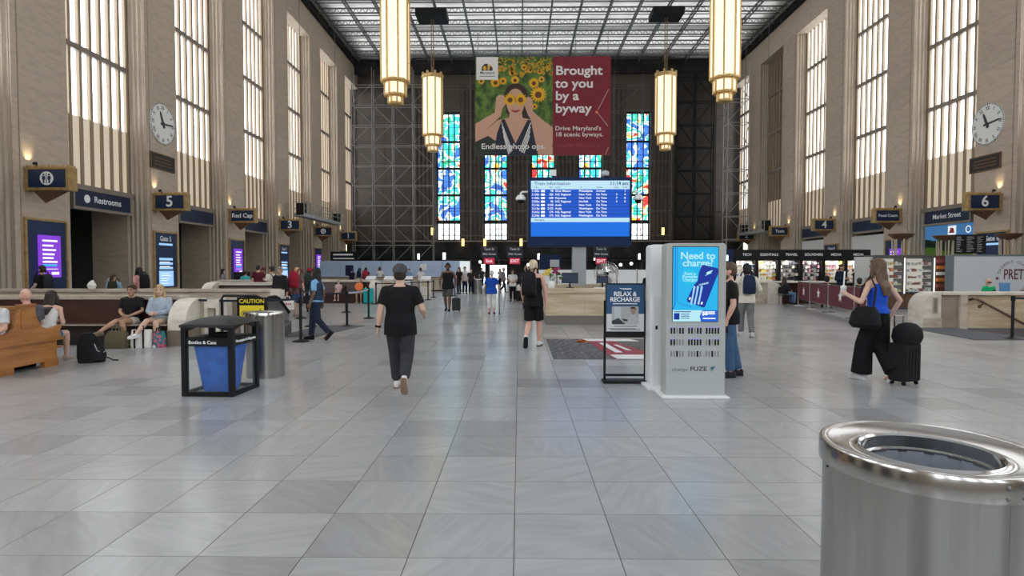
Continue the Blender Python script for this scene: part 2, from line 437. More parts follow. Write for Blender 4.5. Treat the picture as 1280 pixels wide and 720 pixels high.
for i, y in enumerate(BAYS):
    wi += 1; window(wi, wall_left, y, i >= 4)
    wi += 1; window(wi, wall_right, y, i >= 5, dull=(i == 9))
# passages behind the openings
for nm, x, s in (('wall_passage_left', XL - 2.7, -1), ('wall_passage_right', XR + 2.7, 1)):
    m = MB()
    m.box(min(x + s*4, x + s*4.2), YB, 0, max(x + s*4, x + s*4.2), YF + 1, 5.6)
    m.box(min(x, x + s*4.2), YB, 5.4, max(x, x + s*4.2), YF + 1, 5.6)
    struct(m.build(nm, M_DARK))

# ------------------------------------------------------------------ setting: ceiling of nets on lattice trusses
ZC = 23.55
ceiling = struct(B(XL - .5, YB, ZC + 1.0, XR + .5, YF + .5, ZC + 1.2).build('ceiling', M_NETW0))
B(XL - .5, YB, ZC + .72, XR + .5, 43.5, ZC + .8).build('near_net', M_NETW0, ceiling)
for yy in (47, 53, 59):            # added fill lights between roof and white nets, brightening the ceiling from above
    l = bpy.data.lights.new('added_fill_above_net', 'AREA'); l.shape = 'RECTANGLE'; l.size = 38; l.size_y = 5; l.energy = 750
    lo = bpy.data.objects.new('added_fill_above_net', l); COL.objects.link(lo); lo.location = (2.75, yy, ZC + .97)
def lattice(L, h, pitch, r=.03, c=.05):
    """flat lattice truss along +x from 0 to L, chords c, zigzag bars."""
    m = MB().box(0, -c, 0, L, c, .10).box(0, -c, h - .10, L, c, h)
    n = int(L / pitch)
    for k in range(n):
        a = k * L / n; b = (k + 1) * L / n; mid = (a + b) / 2
        m.cyl((a, 0, .05), (mid, 0, h - .05), r, n=4, cap=False); m.cyl((mid, 0, h - .05), (b, 0, .05), r, n=4, cap=False)
    return m
GRID = 2.47
cross = lattice(XR - XL, .5, .55).mesh('cross_truss', M_TRUSS)
ys = [63.4 - GRID * i for i in range(9)]
for y in ys: inst(cross, 'cross_truss', ceiling, (XL, y, ZC))
pipe = MB().cyl((0, 0, 0), (XR - XL, 0, 0), .045, n=6).mesh('pipe', M_TRUSS)
for y in ys: inst(pipe, 'pipe', ceiling, (XL, y - GRID * .55, ZC + .3))
ltr = lattice(ys[0] - ys[-1] + .1, .5, .6, .028).mesh('long_truss', M_TRUSS)
xs = [2.75 + GRID * i for i in range(-8, 9)]
for x in xs: inst(ltr, 'long_truss', ceiling, (x, ys[-1], ZC + .02), 90)
pn = MB().add([(0,0,.0),(GRID,0,0),(GRID,GRID,0),(0,GRID,0),(GRID/2,GRID/2,-.10)], [(0,1,4),(1,2,4),(2,3,4),(3,0,4)])
net_panel = pn.mesh('net_panel', M_NETW)
for x in xs[:-1]:
    for y in ys[1:]: inst(net_panel, 'net_panel', ceiling, (x, y, ZC + .66))
for s, x in ((-1, XL), (1, XR)):
    B(min(x, x - s * .35), 40, ZC - .3, max(x, x - s * .35), YF, ZC + .25).build('edge_girder', M_HOARD, ceiling)
B(XL, YF - 1.3, ZC - 1.1, XR, YF - .9, ZC + .3).build('end_girder', M_HOARD, ceiling)

# ------------------------------------------------------------------ setting: end walls
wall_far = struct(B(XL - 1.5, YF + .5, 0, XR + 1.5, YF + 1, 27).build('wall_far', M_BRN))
wall_back = struct(B(XL - 1.5, YB - .5, 0, XR + 1.5, YB, 27).build('wall_back', M_STONE))
GX = [2.55 + 5.15 * k for k in (-2, -1, 0, 1, 2)]
pil = MB().box(-1.25, -.5, 0, 1.25, .5, 21.5)
for k in range(5): pil.prism([(-1.05 + k*.42 + .21 + .17*math.cos(t*PI/6), -.5 - .14*math.sin(t*PI/6)) for t in range(7)], 'z', 0, 21)
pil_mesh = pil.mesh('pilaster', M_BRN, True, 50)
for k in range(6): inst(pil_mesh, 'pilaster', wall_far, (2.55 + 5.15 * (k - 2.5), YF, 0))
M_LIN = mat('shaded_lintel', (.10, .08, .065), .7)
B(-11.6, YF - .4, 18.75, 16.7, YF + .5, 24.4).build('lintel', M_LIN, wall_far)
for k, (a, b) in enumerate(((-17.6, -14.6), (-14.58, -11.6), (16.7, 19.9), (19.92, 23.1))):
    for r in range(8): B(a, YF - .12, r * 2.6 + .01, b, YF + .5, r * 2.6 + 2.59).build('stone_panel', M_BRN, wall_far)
MW = [stained_material('stained_glass_%d' % k, h, 0, 2.9) for k, h in enumerate((.02, .08, -.06, .1, -.02))]
M_PLAIN = mat('plain_backlit_glass', (.6, .62, .62), .3, emit=(.9, .95, .95), estr=2.6)
zr = [(4.85, 6.6), (6.95, 9.6), (9.8, 12.5), (12.7, 15.4), (15.6, 18.5)]
for i, gx in enumerate(GX):
    w = struct(B(-1.45, .3, 4.4, 1.45, .42, 18.75).build('window_%d' % (31 + i), M_DARK)); w.location = (gx, YF, 0)
    w['label'] = 'stained glass window of the far wall'
    for c in range(4):
        x = -1.2 + c * .62
        for r, (a, b) in enumerate(zr):
            m = MB(); nn = 4 if r else 3; hh = (b - a) / nn
            for q in range(nn): m.box(x + .07, .2, a + q*hh + .04, x + .55, .24, a + (q+1)*hh - .02)
            m.build('pane', MW[i] if r else M_PLAIN, w)
    for z in (6.78, 9.7, 12.6, 15.5): B(-1.3, .1, z - .1, 1.3, .28, z + .1).build('transom', M_DARK, w)
for i, gx in enumerate(GX):         # the matching tall windows of the end wall behind the camera
    w = struct(B(-1.5, -.3, 4.4, 1.5, -.2, 20).build('window_%d' % (51 + i), M_DARK)); w.location = (gx, YB + .25, 0)
    m = MB()
    for c in range(4): m.box(-1.35 + c * .68, -.2, 4.8, -.72 + c * .68, -.15, 19.5)
    m.build('pane', M_PANE, w); B(-1.5, -.15, 9.4, 1.5, -.05, 9.6).build('transom', M_DARK, w)
# black hoarding in front of the far wall and the dark doorways under it
hoard = struct(B(XL, 62.0, 2.75, XR, 62.15, 4.55).build('wall_hoarding', M_HOARD))
hp = MB().box(0, 61.94, 2.8, 2.42, 62.0, 4.5).mesh('hoarding_panel', M_HOARD)
for k in range(16): inst(hp, 'hoarding_panel', hoard, (XL + .2 + k * 2.52, 0, random.uniform(-.02, .02)))
MB().box(XL, 61.8, 4.5, XR, 62.0, 4.62).build('top_rail', M_TRANSOM, hoard)
struct(B(XL, 63.6, 0, XR, 63.75, 4.5).build('wall_far_lobby', M_DARK))
M_DOORL = mat('daylit_door', (.8, .85, .85), .3, emit=(.95, 1, 1), estr=3.2)
k = 0
for x, z0, z1, w_ in ((-2.25, 0.02, 2.1, .95), (-3.9, .02, 2.2, .25), (-10.6, 2.6, 3.3, .16), (2.05, 2.6, 3.3, .17), (7.9, 2.5, 3.2, .12), (12.6, 2.6, 3.3, .16), (9.2, .05, 1.9, .3), (-7.9, 2.6, 3.4, .2)):
    k += 1
    yy = 63.5 if z0 < 1 else 61.9
    d = struct(B(x - w_, yy, z0, x + w_, yy + .06, z1).build('door_%d' % k if z0 < 1 else 'window_%d' % (40 + k), M_BLACK))
    d['label'] = 'daylit opening in the dark wall under the stained glass'
    B(x - w_ + .05, yy - .02, z0 + .05, x + w_ - .05, yy, z1 - .05).build('pane', M_DOORL, d)
# ------------------------------------------------------------------ flag signs, gate boards, clocks on the piers
M_NAVYD = mat('navy_sign_face', (.006, .02, .06), .3)
M_BULB = glow('warm_lamp', (1, .72, .36), 6)
crown_mesh = None
def flag_sign(name, label, x, y, s, words, size=.62, pict=False):
    """box sign standing out of the wall; s = +1: hall lies toward +x."""
    t = thing(name, label, 'sign', (x, y, 4.45), 0, None)
    W, D = 1.62, .44
    xa, xb = sorted((-.02 * s, W * s))
    m = MB().box(xa, -D/2, 0, xb, D/2, .10).box(xa, -D/2, .74, xb, D/2, .82)
    xc, xd = sorted((-.01 * s, (W - .05) * s)); m.box(xc, -D/2 + .05, .10, xd, D/2 - .05, .74)
    e0, e1 = sorted((s * (W - .10), s * (W - .004))); m.box(e0, -D/2 + .003, .1, e1, D/2 - .003, .74)
    e0, e1 = sorted((s * .06, s * .16)); m.box(e0, -D/2, .1, e1, D/2, .74)
    m.build('housing', M_GOLD, t)
    cr = MB()
    for k in range(12):
        cx = s * (.12 + (W - .18) * k / 11)
        for yy in (-D/2 + .05, D/2 - .05): cr.cyl((cx, yy, .82), (cx, yy, .90), .048, .03, 8)
    for k in range(3): cr.cyl((s * (W - .05), -D/2 + .1 + .12 * k, .82), (s * (W - .05), -D/2 + .1 + .12 * k, .90), .045, .03, 8)
    cr.build('crown_moulding', M_GOLD, t)
    f0, f1 = sorted((s * .17, s * (W - .11)))
    MB().box(f0, -D/2 + .01, .11, f1, -D/2 + .05, .73).build('face', M_NAVYD, t)
    b = MB(); q0, q1 = sorted((s * .3, s * 1.3)); ax = s * .62
    b.add([(q0, -.2, 0), (q1, -.2, 0), (q1, .2, 0), (q0, .2, 0), (ax, 0, -.44)], [(3,2,1,0), (0,1,4), (1,2,4), (2,3,4), (3,0,4)]).build('bracket', M_BRZ, t)
    MB().cyl((s * .35, 0, .82), (s * .25, 0, 1.0), .05, .08, 10).build('lamp_head', M_BLACKM, t)
    MB().cyl((s * .25, 0, 1.0), (s * .247, 0, 1.006), .05, .05, 10).build('lamp_lens', M_BULB, t)
    l = bpy.data.lights.new('sign_uplight', 'SPOT'); l.energy = 26; l.color = (1, .78, .48); l.spot_size = R(75); l.spot_blend = .8; l.shadow_soft_size = .06
    lo = bpy.data.objects.new('sign_uplight', l); COL.objects.link(lo); lo.parent = t; lo.location = (s * .22, 0, 1.02)
    lo.rotation_euler = Vector((-s * .8, 0, 1.0)).to_track_quat('-Z', 'Y').to_euler()
    cx = (f0 + f1) / 2
    if pict:
        MB().cyl((cx, -D/2 + .01, .42), (cx, -D/2 - .004, .42), .24, n=28).build('round_emblem', M_INKW, t)
        g = MB().box(cx - .012, -D/2 - .012, .24, cx + .012, -D/2 - .004, .60)
        for q in (-.1, .1):
            g.cyl((cx + q, -D/2 - .004, .55), (cx + q, -D/2 - .012, .55), .035, n=12)
            g.prism([(cx+q-.05,.5),(cx+q+.05,.5),(cx+q+.055,.38),(cx+q+.025,.36),(cx+q+.025,.25),(cx+q-.025,.25),(cx+q-.025,.36),(cx+q-.055,.38)], 'y', -D/2 - .012, -D/2 - .004)
        g.build('pictogram', M_NAVYD, t)
    elif words == 'ring':
        MB().cyl((cx, -D/2 + .01, .42), (cx, -D/2 - .004, .42), .22, n=24).build('round_emblem', M_INKW, t)
        text('G', .34, (cx, -D/2 - .006, .41), M_NAVYD, t, bold=.02)
    else: text(words, size, (cx, -D/2 + .006, .42), M_INKW, t, bold=.018)
    return t
SY = [20.98, 28.3, 35.7, 43.1, 50.45, 57.8]
for (w, sz, lb), y in zip((('', 0, 'restroom pictogram in a white oval'), ('5', .72, 'white numeral 5 below the left wall clock,'), ('Red Cap', .36, 'the words Red Cap'), ('3', .72, 'white numeral 3 below the swing stage,'), ('ring', 0, 'a white round emblem'), ('1', .66, 'white numeral 1 farthest of all,')), SY):
    flag_sign('flag_sign', lb + ' on a gilt navy flag sign, left wall', XL, y, 1, w, sz, w == '')
for (w, sz, lb), y in zip((('6', .72, 'white numeral 6 below the right wall clock,'), ('Food Court', .235, 'the words Food Court'), ('4', .72, 'white numeral 4 between Food Court and Taxis,'), ('Taxis', .36, 'the word Taxis'), ('2', .66, 'white numeral 2 farthest of all,')), SY[1:]):
    flag_sign('flag_sign', lb + ' on a gilt navy flag sign, right wall', XR, y + .4, -1, w, sz)

M_PURP = glow('purple_screen', (.22, .05, .62), 1.2)
M_SCRW = glow('screen_white', (.85, .85, 1), 1.3)
M_SCRB = glow('screen_pale_blue', (.35, .62, .95), 1.1)
M_CYAN = glow('screen_cyan', (.05, .45, .85), 1.2)
def gate_board(label, x, yc, s, kind, gate=''):
    rz = 90 if s > 0 else -90             # local -y is the front
    t = thing('gate_board', label, 'sign board', (x, yc, .72), rz)
    MB().box(-.9, -.05, 0, .9, 0, 2.7).build('panel', M_NAVYB, t)
    f = MB()
    for a in ((-.98, 0, -.9, 2.78), (.9, 0, .98, 2.78), (-.9, 2.7, .9, 2.78), (-.9, -.05, .9, 0)): f.box(a[0], -.10, a[1], a[2], 0, a[3])
    f.build('frame', M_GOLD, t)
    if kind == 'screen':
        c = MB().box(-.42, -.13, .62, .56, -.05, 2.18).build('screen', M_PURP, t)
        m = MB()
        for z, w in ((1.98, .7), (1.80, .5), (1.64, .62), (1.48, .55), (1.34, .5), (1.2, .68)):
            m.box(-.3, -.137, z - .035, -.3 + w, -.13, z + .035)
        m.box(.1, -.137, .72, .45, -.13, .82).box(-.3, -.137, .92, .4, -.13, .945)
        m.build('message_lines', M_SCRW, t)
        MB().box(-.3, -.137, 1.03, .35, -.13, 1.11).build('highlight_line', M_CYAN, t)
    else:
        text(gate, .34, (0, -.055, 2.42), M_INKW, t, bold=.02)
        MB().box(-.55, -.06, 2.10, .55, -.05, 2.2).build('subtitle_strip', M_SCRB, t)
        m = MB()
        for z in (1.36, 1.14, .92): m.box(-.55, -.06, z, .55, -.05, z + .12)
        m.build('departure_rows', M_SCRB, t)
        m = MB()
        for z in (1.27, 1.05): m.box(-.5, -.061, z - .02, .3, -.05, z + .02)
        m.build('row_lettering', M_SCRW, t)
        MB().box(-.58, -.065, .08, .58, -.05, .84).build('lower_screen', M_SCRB, t)
        m = MB()
        for z in (.7, .6, .46, .36, .22): m.box(-.45, -.068, z - .015, random.uniform(.1, .42), -.065, z + .015)
        m.build('lower_lettering', M_SCRW, t)
    return t
PC = [y + PW / 2 for y in BAYS[5:]]
for k, (kd, g) in enumerate((('screen', ''), ('gate', 'Gate 5'), ('screen', ''), ('gate', 'Gate 3'), ('screen', ''), ('gate', 'Gate 1'))):
    nm = ('restroom pictogram', 'clock', 'Red Cap sign', 'swing stage', 'round emblem sign', 'farthest flag sign')[k]
    gate_board('%s on the left wall under the %s' % ('navy board reading ' + g if g else 'navy board with purple screen', nm), XL, PC[k], 1, kd, g)
for k, (kd, g) in enumerate((('gate', 'Gate 6'), ('screen', ''), ('gate', 'Gate 4'))):
    gate_board('%s on the right wall, %s' % ('navy board reading ' + g if g else 'navy board with purple screen', ('half hidden behind the menu board', 'under the Food Court sign', 'just above the shop headings')[k]), XR, PC[k + 1], -1, kd, g)
# blue signs in the heads of the openings
for x, s, k, w in ((XL, 1, 0, 'Restrooms'), (XL, 1, 1, ''), (XL, 1, 2, ''), (XR, -1, 0, 'Market Street'), (XR, -1, 1, ''), (XR, -1, 2, '')):
    yc = BAYS[5 + k + (1 if s < 0 else 0)] + PW + OW / 2
    t = thing('lintel_sign', 'long navy sign under the cream panels of the %s wall, %s' % ('left' if s > 0 else 'right', ('reading ' + w) if w else ('blank, over the %s passage' % ('second', 'third')[k - 1])), 'sign', (x - s * .5, yc, 4.1), 90 if s > 0 else -90)
    MB().box(-1.7, -.12, .12, 1.7, .12, .82).build('panel', M_NAVYL, t)
    MB().box(-1.8, -.16, 0, 1.8, .16, .12).box(-1.8, -.16, .82, 1.8, .16, .90).box(-1.8, -.16, .12, -1.7, .16, .82).box(1.7, -.16, .12, 1.8, .16, .82).build('frame', M_TRANSOM, t)
    if w:
        text(w, .38, (.25 if w == 'Restrooms' else 0, -.125, .47), M_INKW, t, bold=.012)
        if w == 'Restrooms': MB().cyl((-1.0, -.12, .47), (-1.0, -.13, .47), .17, n=20).build('round_emblem', M_INKW, t)

M_CLOCK = mat('clock_face', (.74, .74, .71), .5)
def clock(label, x, y, s):
    t = thing('wall_clock', label, 'clock', (x, y, 8.78), 90 if s > 0 else -90)
    MB().cyl((0, 0, 0), (0, -.05, 0), 1.0, n=56).build('dial', M_CLOCK, t, True)
    ti = MB()
    for k in range(60):
        a = 2*PI*k/60; c, q = math.sin(a), math.cos(a)
        ti.obox((c * .975, -.055, q * .975), (.03 if k % 5 else .05, .012, .06), (0, a, 0))
    ti.build('minute_marks', M_INKK, t)
    for k, r in enumerate('XII I II III IV V VI VII VIII IX X XI'.split()):
        a = 2*PI*k/12
        text(r, .26, (.78 * math.sin(a), -.052, .78 * math.cos(a)), M_INKK, t, rot=(90, math.degrees(a), 0), bold=.015, sx=.8, name='numeral')
    def hand(nm, ang, L, w):
        h = MB().add([(-w, 0, -.2), (w, 0, -.2), (w * .75, 0, L * .8), (0, 0, L), (-w * .75, 0, L * .8), (-w, -.03, -.2), (w, -.03, -.2), (w*.75, -.03, L*.8), (0, -.03, L), (-w*.75, -.03, L*.8)],
                     [(0,1,2,3,4), (9,8,7,6,5), (0,5,6,1), (1,6,7,2), (2,7,8,3), (3,8,9,4), (4,9,5,0)]).build(nm, M_INKK, t)
        h.location = (0, -.06, 0); h.rotation_euler = (0, R(ang), 0)
    hand('hour_hand', 337, .62, .065); hand('minute_hand', 84, .88, .045)
    MB().cyl((0, -.05, 0), (0, -.11, 0), .09, n=16).build('hub', M_INKK, t)
clock('round white clock with Roman numerals on the left wall', XL, 29.0, 1)
clock('round white clock with Roman numerals on the right wall', XR, 29.5, -1)
for x, y, s, lb in ((XL, 28.95, 1, 'left'), (XR, 29.6, -1, 'right')):
    t = thing('wall_plaque', 'dark bronze plaque under the clock of the %s wall' % lb, 'plaque', (x, y, 6.55), 90 if s > 0 else -90)
    MB().box(-.92, -.05, 0, .92, 0, .68).build('plate', mat('plaque_bronze', (.03, .025, .02), .4, .4), t)
    m = MB()
    for z in (.5, .33, .18): m.box(-.7, -.056, z - .03, .7, -.05, z + .03)
    m.build('raised_lettering', M_BRZ, t)
    MB().box(-.97, -.07, -.05, .97, 0, 0).box(-.97, -.07, .68, .97, 0, .73).box(-.97, -.07, 0, -.92, 0, .68).box(.92, -.07, 0, .97, 0, .68).build('frame', M_BRZ, t)

# ------------------------------------------------------------------ hanging lanterns
M_LANT = mat('lantern_alabaster', (.9, .8, .6), .4, emit=(1, .82, .55), estr=.95, noise=None)
M_LGOLD = mat('lantern_gilt', (.62, .42, .17), .4, .35)
def lantern(label, loc):
    t = thing('hanging_lantern', label, 'lantern', loc)          # origin at the lowest point
    tiers = ((1.34, 6.28, .80, 4), (.5, 1.34, .61, 1), (0.02, .5, .40, 1))
    for (z0, z1, r, nr) in tiers:
        fr = MB(); hh = (z1 - z0) / nr; w = 2 * r * math.tan(PI / 8)
        for k in range(8):
            a = PI/4 * k + PI/8
            fr.obox((r / math.cos(PI/8) * math.cos(a), r / math.cos(PI/8) * math.sin(a), (z0 + z1)/2), (.10, .10, z1 - z0), (0, 0, a))
        fr.lathe([(r * .8, z0 - .02), (r * 1.12, z0 - .02), (r * 1.12, z0 + .10), (r * .8, z0 + .10)], 8, closed=True)
        fr.lathe([(r * .8, z1 - .10), (r * 1.12, z1 - .10), (r * 1.12, z1 + .02), (r * .8, z1 + .02)], 8, closed=True)
        fr.build('frame', M_LGOLD, t)
        pm = MB().box(r - .04, -w/2 + .04, .03, r - .01, w/2 - .04, hh - .03).mesh('pane', M_LANT)
        for k in range(8):
            for q in range(nr): inst(pm, 'pane', t, (0, 0, z0 + q * hh), 45 * k)
    MB().cyl((0, 0, -.02), (0, 0, .03), .36, n=8).build('bottom_plate', M_LGOLD, t)
    cr = MB().lathe([(.0, 6.28), (.92, 6.28), (.98, 6.42), (.92, 6.5), (.0, 6.55)], 8)
    for k in range(8):
        a = PI/4 * k + PI/8; cr.obox((.84 * math.cos(a), .84 * math.sin(a), 6.55), (.16, .16, .3), (0, 0, a))
    cr.build('crown', M_LGOLD, t)
    zt = ZC - loc[2] + .05
    m = MB()
    for q in (-.09, .09): m.cyl((q, 0, 6.5), (q, 0, zt), .04, n=6)
    m.build('rods', mat('rod_bronze', (.28, .18, .09), .45, .6), t)
    MB().box(-1.3, -1.0, zt - .6, 1.3, 1.0, zt - .05).build('ceiling_mount', M_BLACK, t)
    return t
la = lantern('huge glowing octagonal lantern hanging high on the left, the nearer left one', (-7.6, 36.4, 11.75)); la['group'] = 'hanging lanterns'
dup(la, (12.52, 36.4, 11.85), label='huge glowing octagonal lantern hanging high on the right, the nearer right one')
dup(la, (-7.45, 51.0, 11.75), label='glowing octagonal lantern hanging farther off left of the sunflower banner')
dup(la, (12.53, 51.0, 11.8), label='glowing octagonal lantern hanging farther off right of the red banner')

# ------------------------------------------------------------------ advertising banner
bt = thing('hanging_banner', 'huge banner with a sunflower photo at left and white words on dark red', 'banner', (2.185, 55.0, 12.19))
def U(u): return -6.265 + (u - 20) / 900 * 12.53
def V(v): return 9.06 - (v - 35) / 655 * 9.06
def flatpoly(mb, pts, y):
    return mb.prism([(U(u), V(v)) for u, v in pts], 'y', y - .006, y)
def disc(u, v, ru, rv=None, n=24):
    rv = rv or ru; return [(u + ru * math.cos(2*PI*k/n), v + rv * math.sin(2*PI*k/n)) for k in range(n)]
M_FIELD = mat('print_green_leaves', (.13, .22, .035), .7, noise=((1.6, 1, 1.2), (.02, .055, .015), .40, .62))
M_PRED = mat('print_dark_red', (.20, .009, .024), .6); M_SKINP = mat('print_skin', (.62, .36, .25), .6)
M_YEL = mat('print_yellow', (.80, .42, .01), .6); M_SEED = mat('print_seed_brown', (.13, .04, .01), .6)
M_NAVP = mat('print_navy', (.012, .016, .035), .6); M_HAIRP = mat('print_hair', (.035, .016, .01), .6)
M_PW = mat('print_white', (.80, .78, .76), .6)
MB().box(U(20), 0, V(690), U(920), .03, V(35)).build('cloth', M_CLOTHW, bt)
flatpoly(MB(), [(20, 35), (536, 35), (536, 690), (20, 690)], 0).build('sunflower_field_print', M_FIELD, bt)
flatpoly(MB(), [(536, 35), (920, 35), (920, 690), (536, 690)], 0).build('red_print', M_PRED, bt)
rnd = random.Random(3)
fl = [(285,190,32),(155,205,38),(205,195,28),(60,195,25),(410,210,38),(440,285,58),(462,185,24),(265,140,27),(345,105,24),(385,125,22),(415,365,22),(265,115,18),(448,135,20),(505,90,14),(330,160,14)]
for r in range(9):
    for c in range(24):
        u = 175 + c * 15.5 + rnd.uniform(-6, 6) ; v = 44 + r * 13 + rnd.uniform(-5, 5)
        if u < 530 and rnd.random() < .62 - r * .045: fl.append((u, v, 5 + r * .8))
pe, se = MB(), MB()
def sunflower(p, s_, u, v, r, y):
    np_ = 16 if r > 15 else 8; pts = []
    for k in range(np_ * 2):
        a = PI * k / np_; q = r if k % 2 == 0 else r * .68; pts.append((u + q * math.cos(a), v + q * math.sin(a)))
    flatpoly(p, pts, y); flatpoly(s_, disc(u, v + r * .05, r * .38, n=12), y - .006)
for u, v, r in fl: sunflower(pe, se, u, v, r, -.006)
pe.build('sunflower_petals_print', M_YEL, bt)['kind'] = 'stuff'; se.build('sunflower_centres_print', M_SEED, bt)['kind'] = 'stuff'
flatpoly(flatpoly(MB(), disc(290, 300, 80, 88), -.02), [(215, 300), (365, 300), (395, 450), (330, 440), (250, 440), (225, 400)], -.02).build('hair_print', M_HAIRP, bt)
sk = flatpoly(MB(), [(20, 600), (60, 545), (170, 455), (245, 440), (250, 400), (330, 400), (335, 440), (400, 455), (520, 600), (536, 640), (536, 690), (20, 690)], -.026)
flatpoly(sk, disc(288, 338, 60, 92), -.032)
flatpoly(sk, [(20, 480), (150, 405), (160, 305), (180, 288), (212, 292), (235, 330), (200, 380), (190, 430), (100, 510), (20, 600)], -.034)
flatpoly(sk, [(536, 505), (450, 440), (402, 395), (403, 320), (375, 300), (345, 320), (345, 350), (370, 420), (420, 500), (536, 625)], -.034)
sk.build('woman_skin_print', M_SKINP, bt)
flatpoly(MB(), [(197, 452), (216, 450), (288, 612), (368, 455), (390, 455), (405, 530), (440, 690), (140, 690), (165, 545)], -.038).build('dress_print', M_NAVP, bt)
st = MB()
for k in range(4):
    o_ = k * 24
    flatpoly(st, [(192 + o_*.2, 470 + o_*1.2), (196 + o_*.2, 468 + o_*1.2), (268 - o_*.3, 660 + o_*.3), (262 - o_*.3, 662 + o_*.3)], -.044)
    flatpoly(st, [(388 - o_*.1, 470 + o_*1.2), (392 - o_*.1, 474 + o_*1.2), (318 + o_*.4, 664 + o_*.2), (313 + o_*.4, 660 + o_*.2)], -.044)
st.build('dress_stripes_print', M_PW, bt)
flatpoly(MB(), [(255, 385), (288, 392), (320, 385), (306, 402), (288, 406), (270, 402)], -.038).build('lips_print', mat('print_lips', (.35, .05, .05), .6), bt)
p2_, s2_ = MB(), MB()
for u in (252, 322): sunflower(p2_, s2_, u, 320, 46, -.044)
p2_.build('eye_sunflower_petals_print', M_YEL, bt); s2_.build('eye_sunflower_centres_print', M_SEED, bt)
flatpoly(MB(), [(20, 600), (105, 560), (165, 600), (165, 690), (20, 690)], -.035).build('dark_leaf_print', mat('print_dark_leaf', (.02, .03, .02), .6), bt)
flatpoly(MB(), [(28, 38), (172, 38), (172, 188), (28, 188)], -.03).build('logo_card', M_PW, bt)
flatpoly(flatpoly(MB(), [(62, 128), (66, 100), (84, 82), (104, 82), (104, 128)], -.036), [(108, 100), (120, 88), (136, 110), (136, 128), (108, 128)], -.036).build('logo_dark_print', M_INKK, bt)
flatpoly(flatpoly(MB(), disc(84, 112, 11, 15), -.041), [(104, 104), (116, 84), (124, 90), (112, 128)], -.041).build('logo_gold_print', M_YEL, bt)
text('Maryland', .36, (U(100), -.037, V(142)), M_INKK, bt, bold=.01)
MB().box(U(48), -.037, V(166), U(152), -.031, V(162)).build('logo_small_line', M_INKK, bt)
for w, v in (('Brought', 130), ('to you', 215), ('by a', 297), ('byway', 380)):
    text(w, 1.16, (U(553), -.01, V(v)), M_PW, bt, align='LEFT', bold=.022, sx=1.14)
MB().cyl((U(828), -.012, V(404)), (U(828), 0, V(404)), .13, n=12).build('orange_full_stop', mat('print_orange', (.8, .2, .08), .6), bt)
text("Drive Maryland's\n18 scenic byways.", .56, (U(551), -.01, V(532)), M_PW, bt, align='LEFT', bold=.008, space=1.0, sx=1.12)
text("YOU'RE WELCOME", .42, (U(706), -.01, V(626)), mat('print_faint_red', (.32, .05, .06), .6), bt, sx=1.15, bold=.005)
text('Endless photo ops.', .70, (U(274), -.075, V(632)), M_PW, bt, bold=.018, sx=1.12)
dm = MB()
for (u0, v0, u1, v1, nn) in ((905, 255, 832, 395, 16), (838, 415, 905, 500, 12), (905, 640, 885, 690, 6)):
    for k in range(nn): dm.obox((U(u0 + (u1-u0)*k/nn), -.012, V(v0 + (v1-v0)*k/nn)), (.05, .01, .07))
dm.build('dotted_route_print', M_PW, bt)
cd = MB()
for x in (-6, -3, 0, 3, 6): cd.cyl((x, .015, 9.0), (x, .015, ZC + .1 - 12.19), .025, n=6)
cd.build('hanging_cords', M_TRUSS, bt)

# ------------------------------------------------------------------ scaffolds, nets, swing stages
def tubes(segs, r): 
    m = MB()
    for a, b in segs: m.cyl(a, b, r, n=5, cap=False)
    return m
def scaffold(name, label, x0, x1, nx, y0, y1, z1, lift=2.05, mt=M_SCAF, r=.034, brace=1):
    t = thing(name, label, 'scaffold', (x0, y0, 0))
    dx = (x1 - x0) / nx
    sm = MB().cyl((0, 0, 0), (0, 0, z1), r, n=6, cap=False).mesh('standard', mt)
    for i in range(nx + 1):
        for y in (0, y1 - y0): inst(sm, 'standard', t, (i * dx, y, 0))
    lm = tubes([((0, 0, 0), (x1 - x0, 0, 0))], r).mesh('ledger', mt)
    z = lift
    tr, br = [], []
    while z < z1:
        for y in (0, y1 - y0): inst(lm, 'ledger', t, (0, y, z))
        for i in range(nx + 1): tr.append(((i*dx, 0, z), (i*dx, y1 - y0, z)))
        z += lift
    tubes(tr, r).build('transoms', mt, t)['kind'] = 'stuff'
    if brace:
        for i in range(0, nx, brace):
            z = .1; k = 0
            while z + lift < z1:
                a, b = (i*dx, (i+1)*dx) if k % 2 else ((i+1)*dx, i*dx)
                br.append(((a, 0, z), (b, 0, z + lift))); br.append(((a, 0, z + lift), (a, y1 - y0, z))); z += lift; k += 1
        tubes(br, r * .85).build('braces', mt, t)['kind'] = 'stuff'
    return t
scaffold('scaffold', 'broad tube scaffold standing before the stained glass windows', -8.2, 16.0, 8, 62.3, 63.35, 22.3, 2.6, mat('dull_tube', (.16, .15, .14), .6, .3), .024, 3)
scaffold('scaffold', 'tube scaffold at the left end of the far wall with many braces', -17.2, -8.9, 4, 60.7, 61.6, 22.3, 2.05, M_SCAF, .032, 1)
scaffold('scaffold_tower', 'slim pale scaffold tower beside the black net at the right', 20.6, 22.7, 1, 58.8, 60.0, 22.0, 2.3, mat('pale_tube', (.45, .44, .42), .45, .4), .036, 1)
scaffold('scaffold_tower', 'dark scaffold tower behind the black net', 16.6, 20.4, 2, 62.4, 63.15, 22.3, 2.4, M_BLACKM, .07, 1)
M_NETD = mat('black_debris_net', (.012, .012, .012), .9, alpha=.62)
t = thing('debris_net', 'sheer black net hanging over the scaffold tower at the right end', 'net', (16.3, 62.25, 4.6))
nm_ = MB(); 
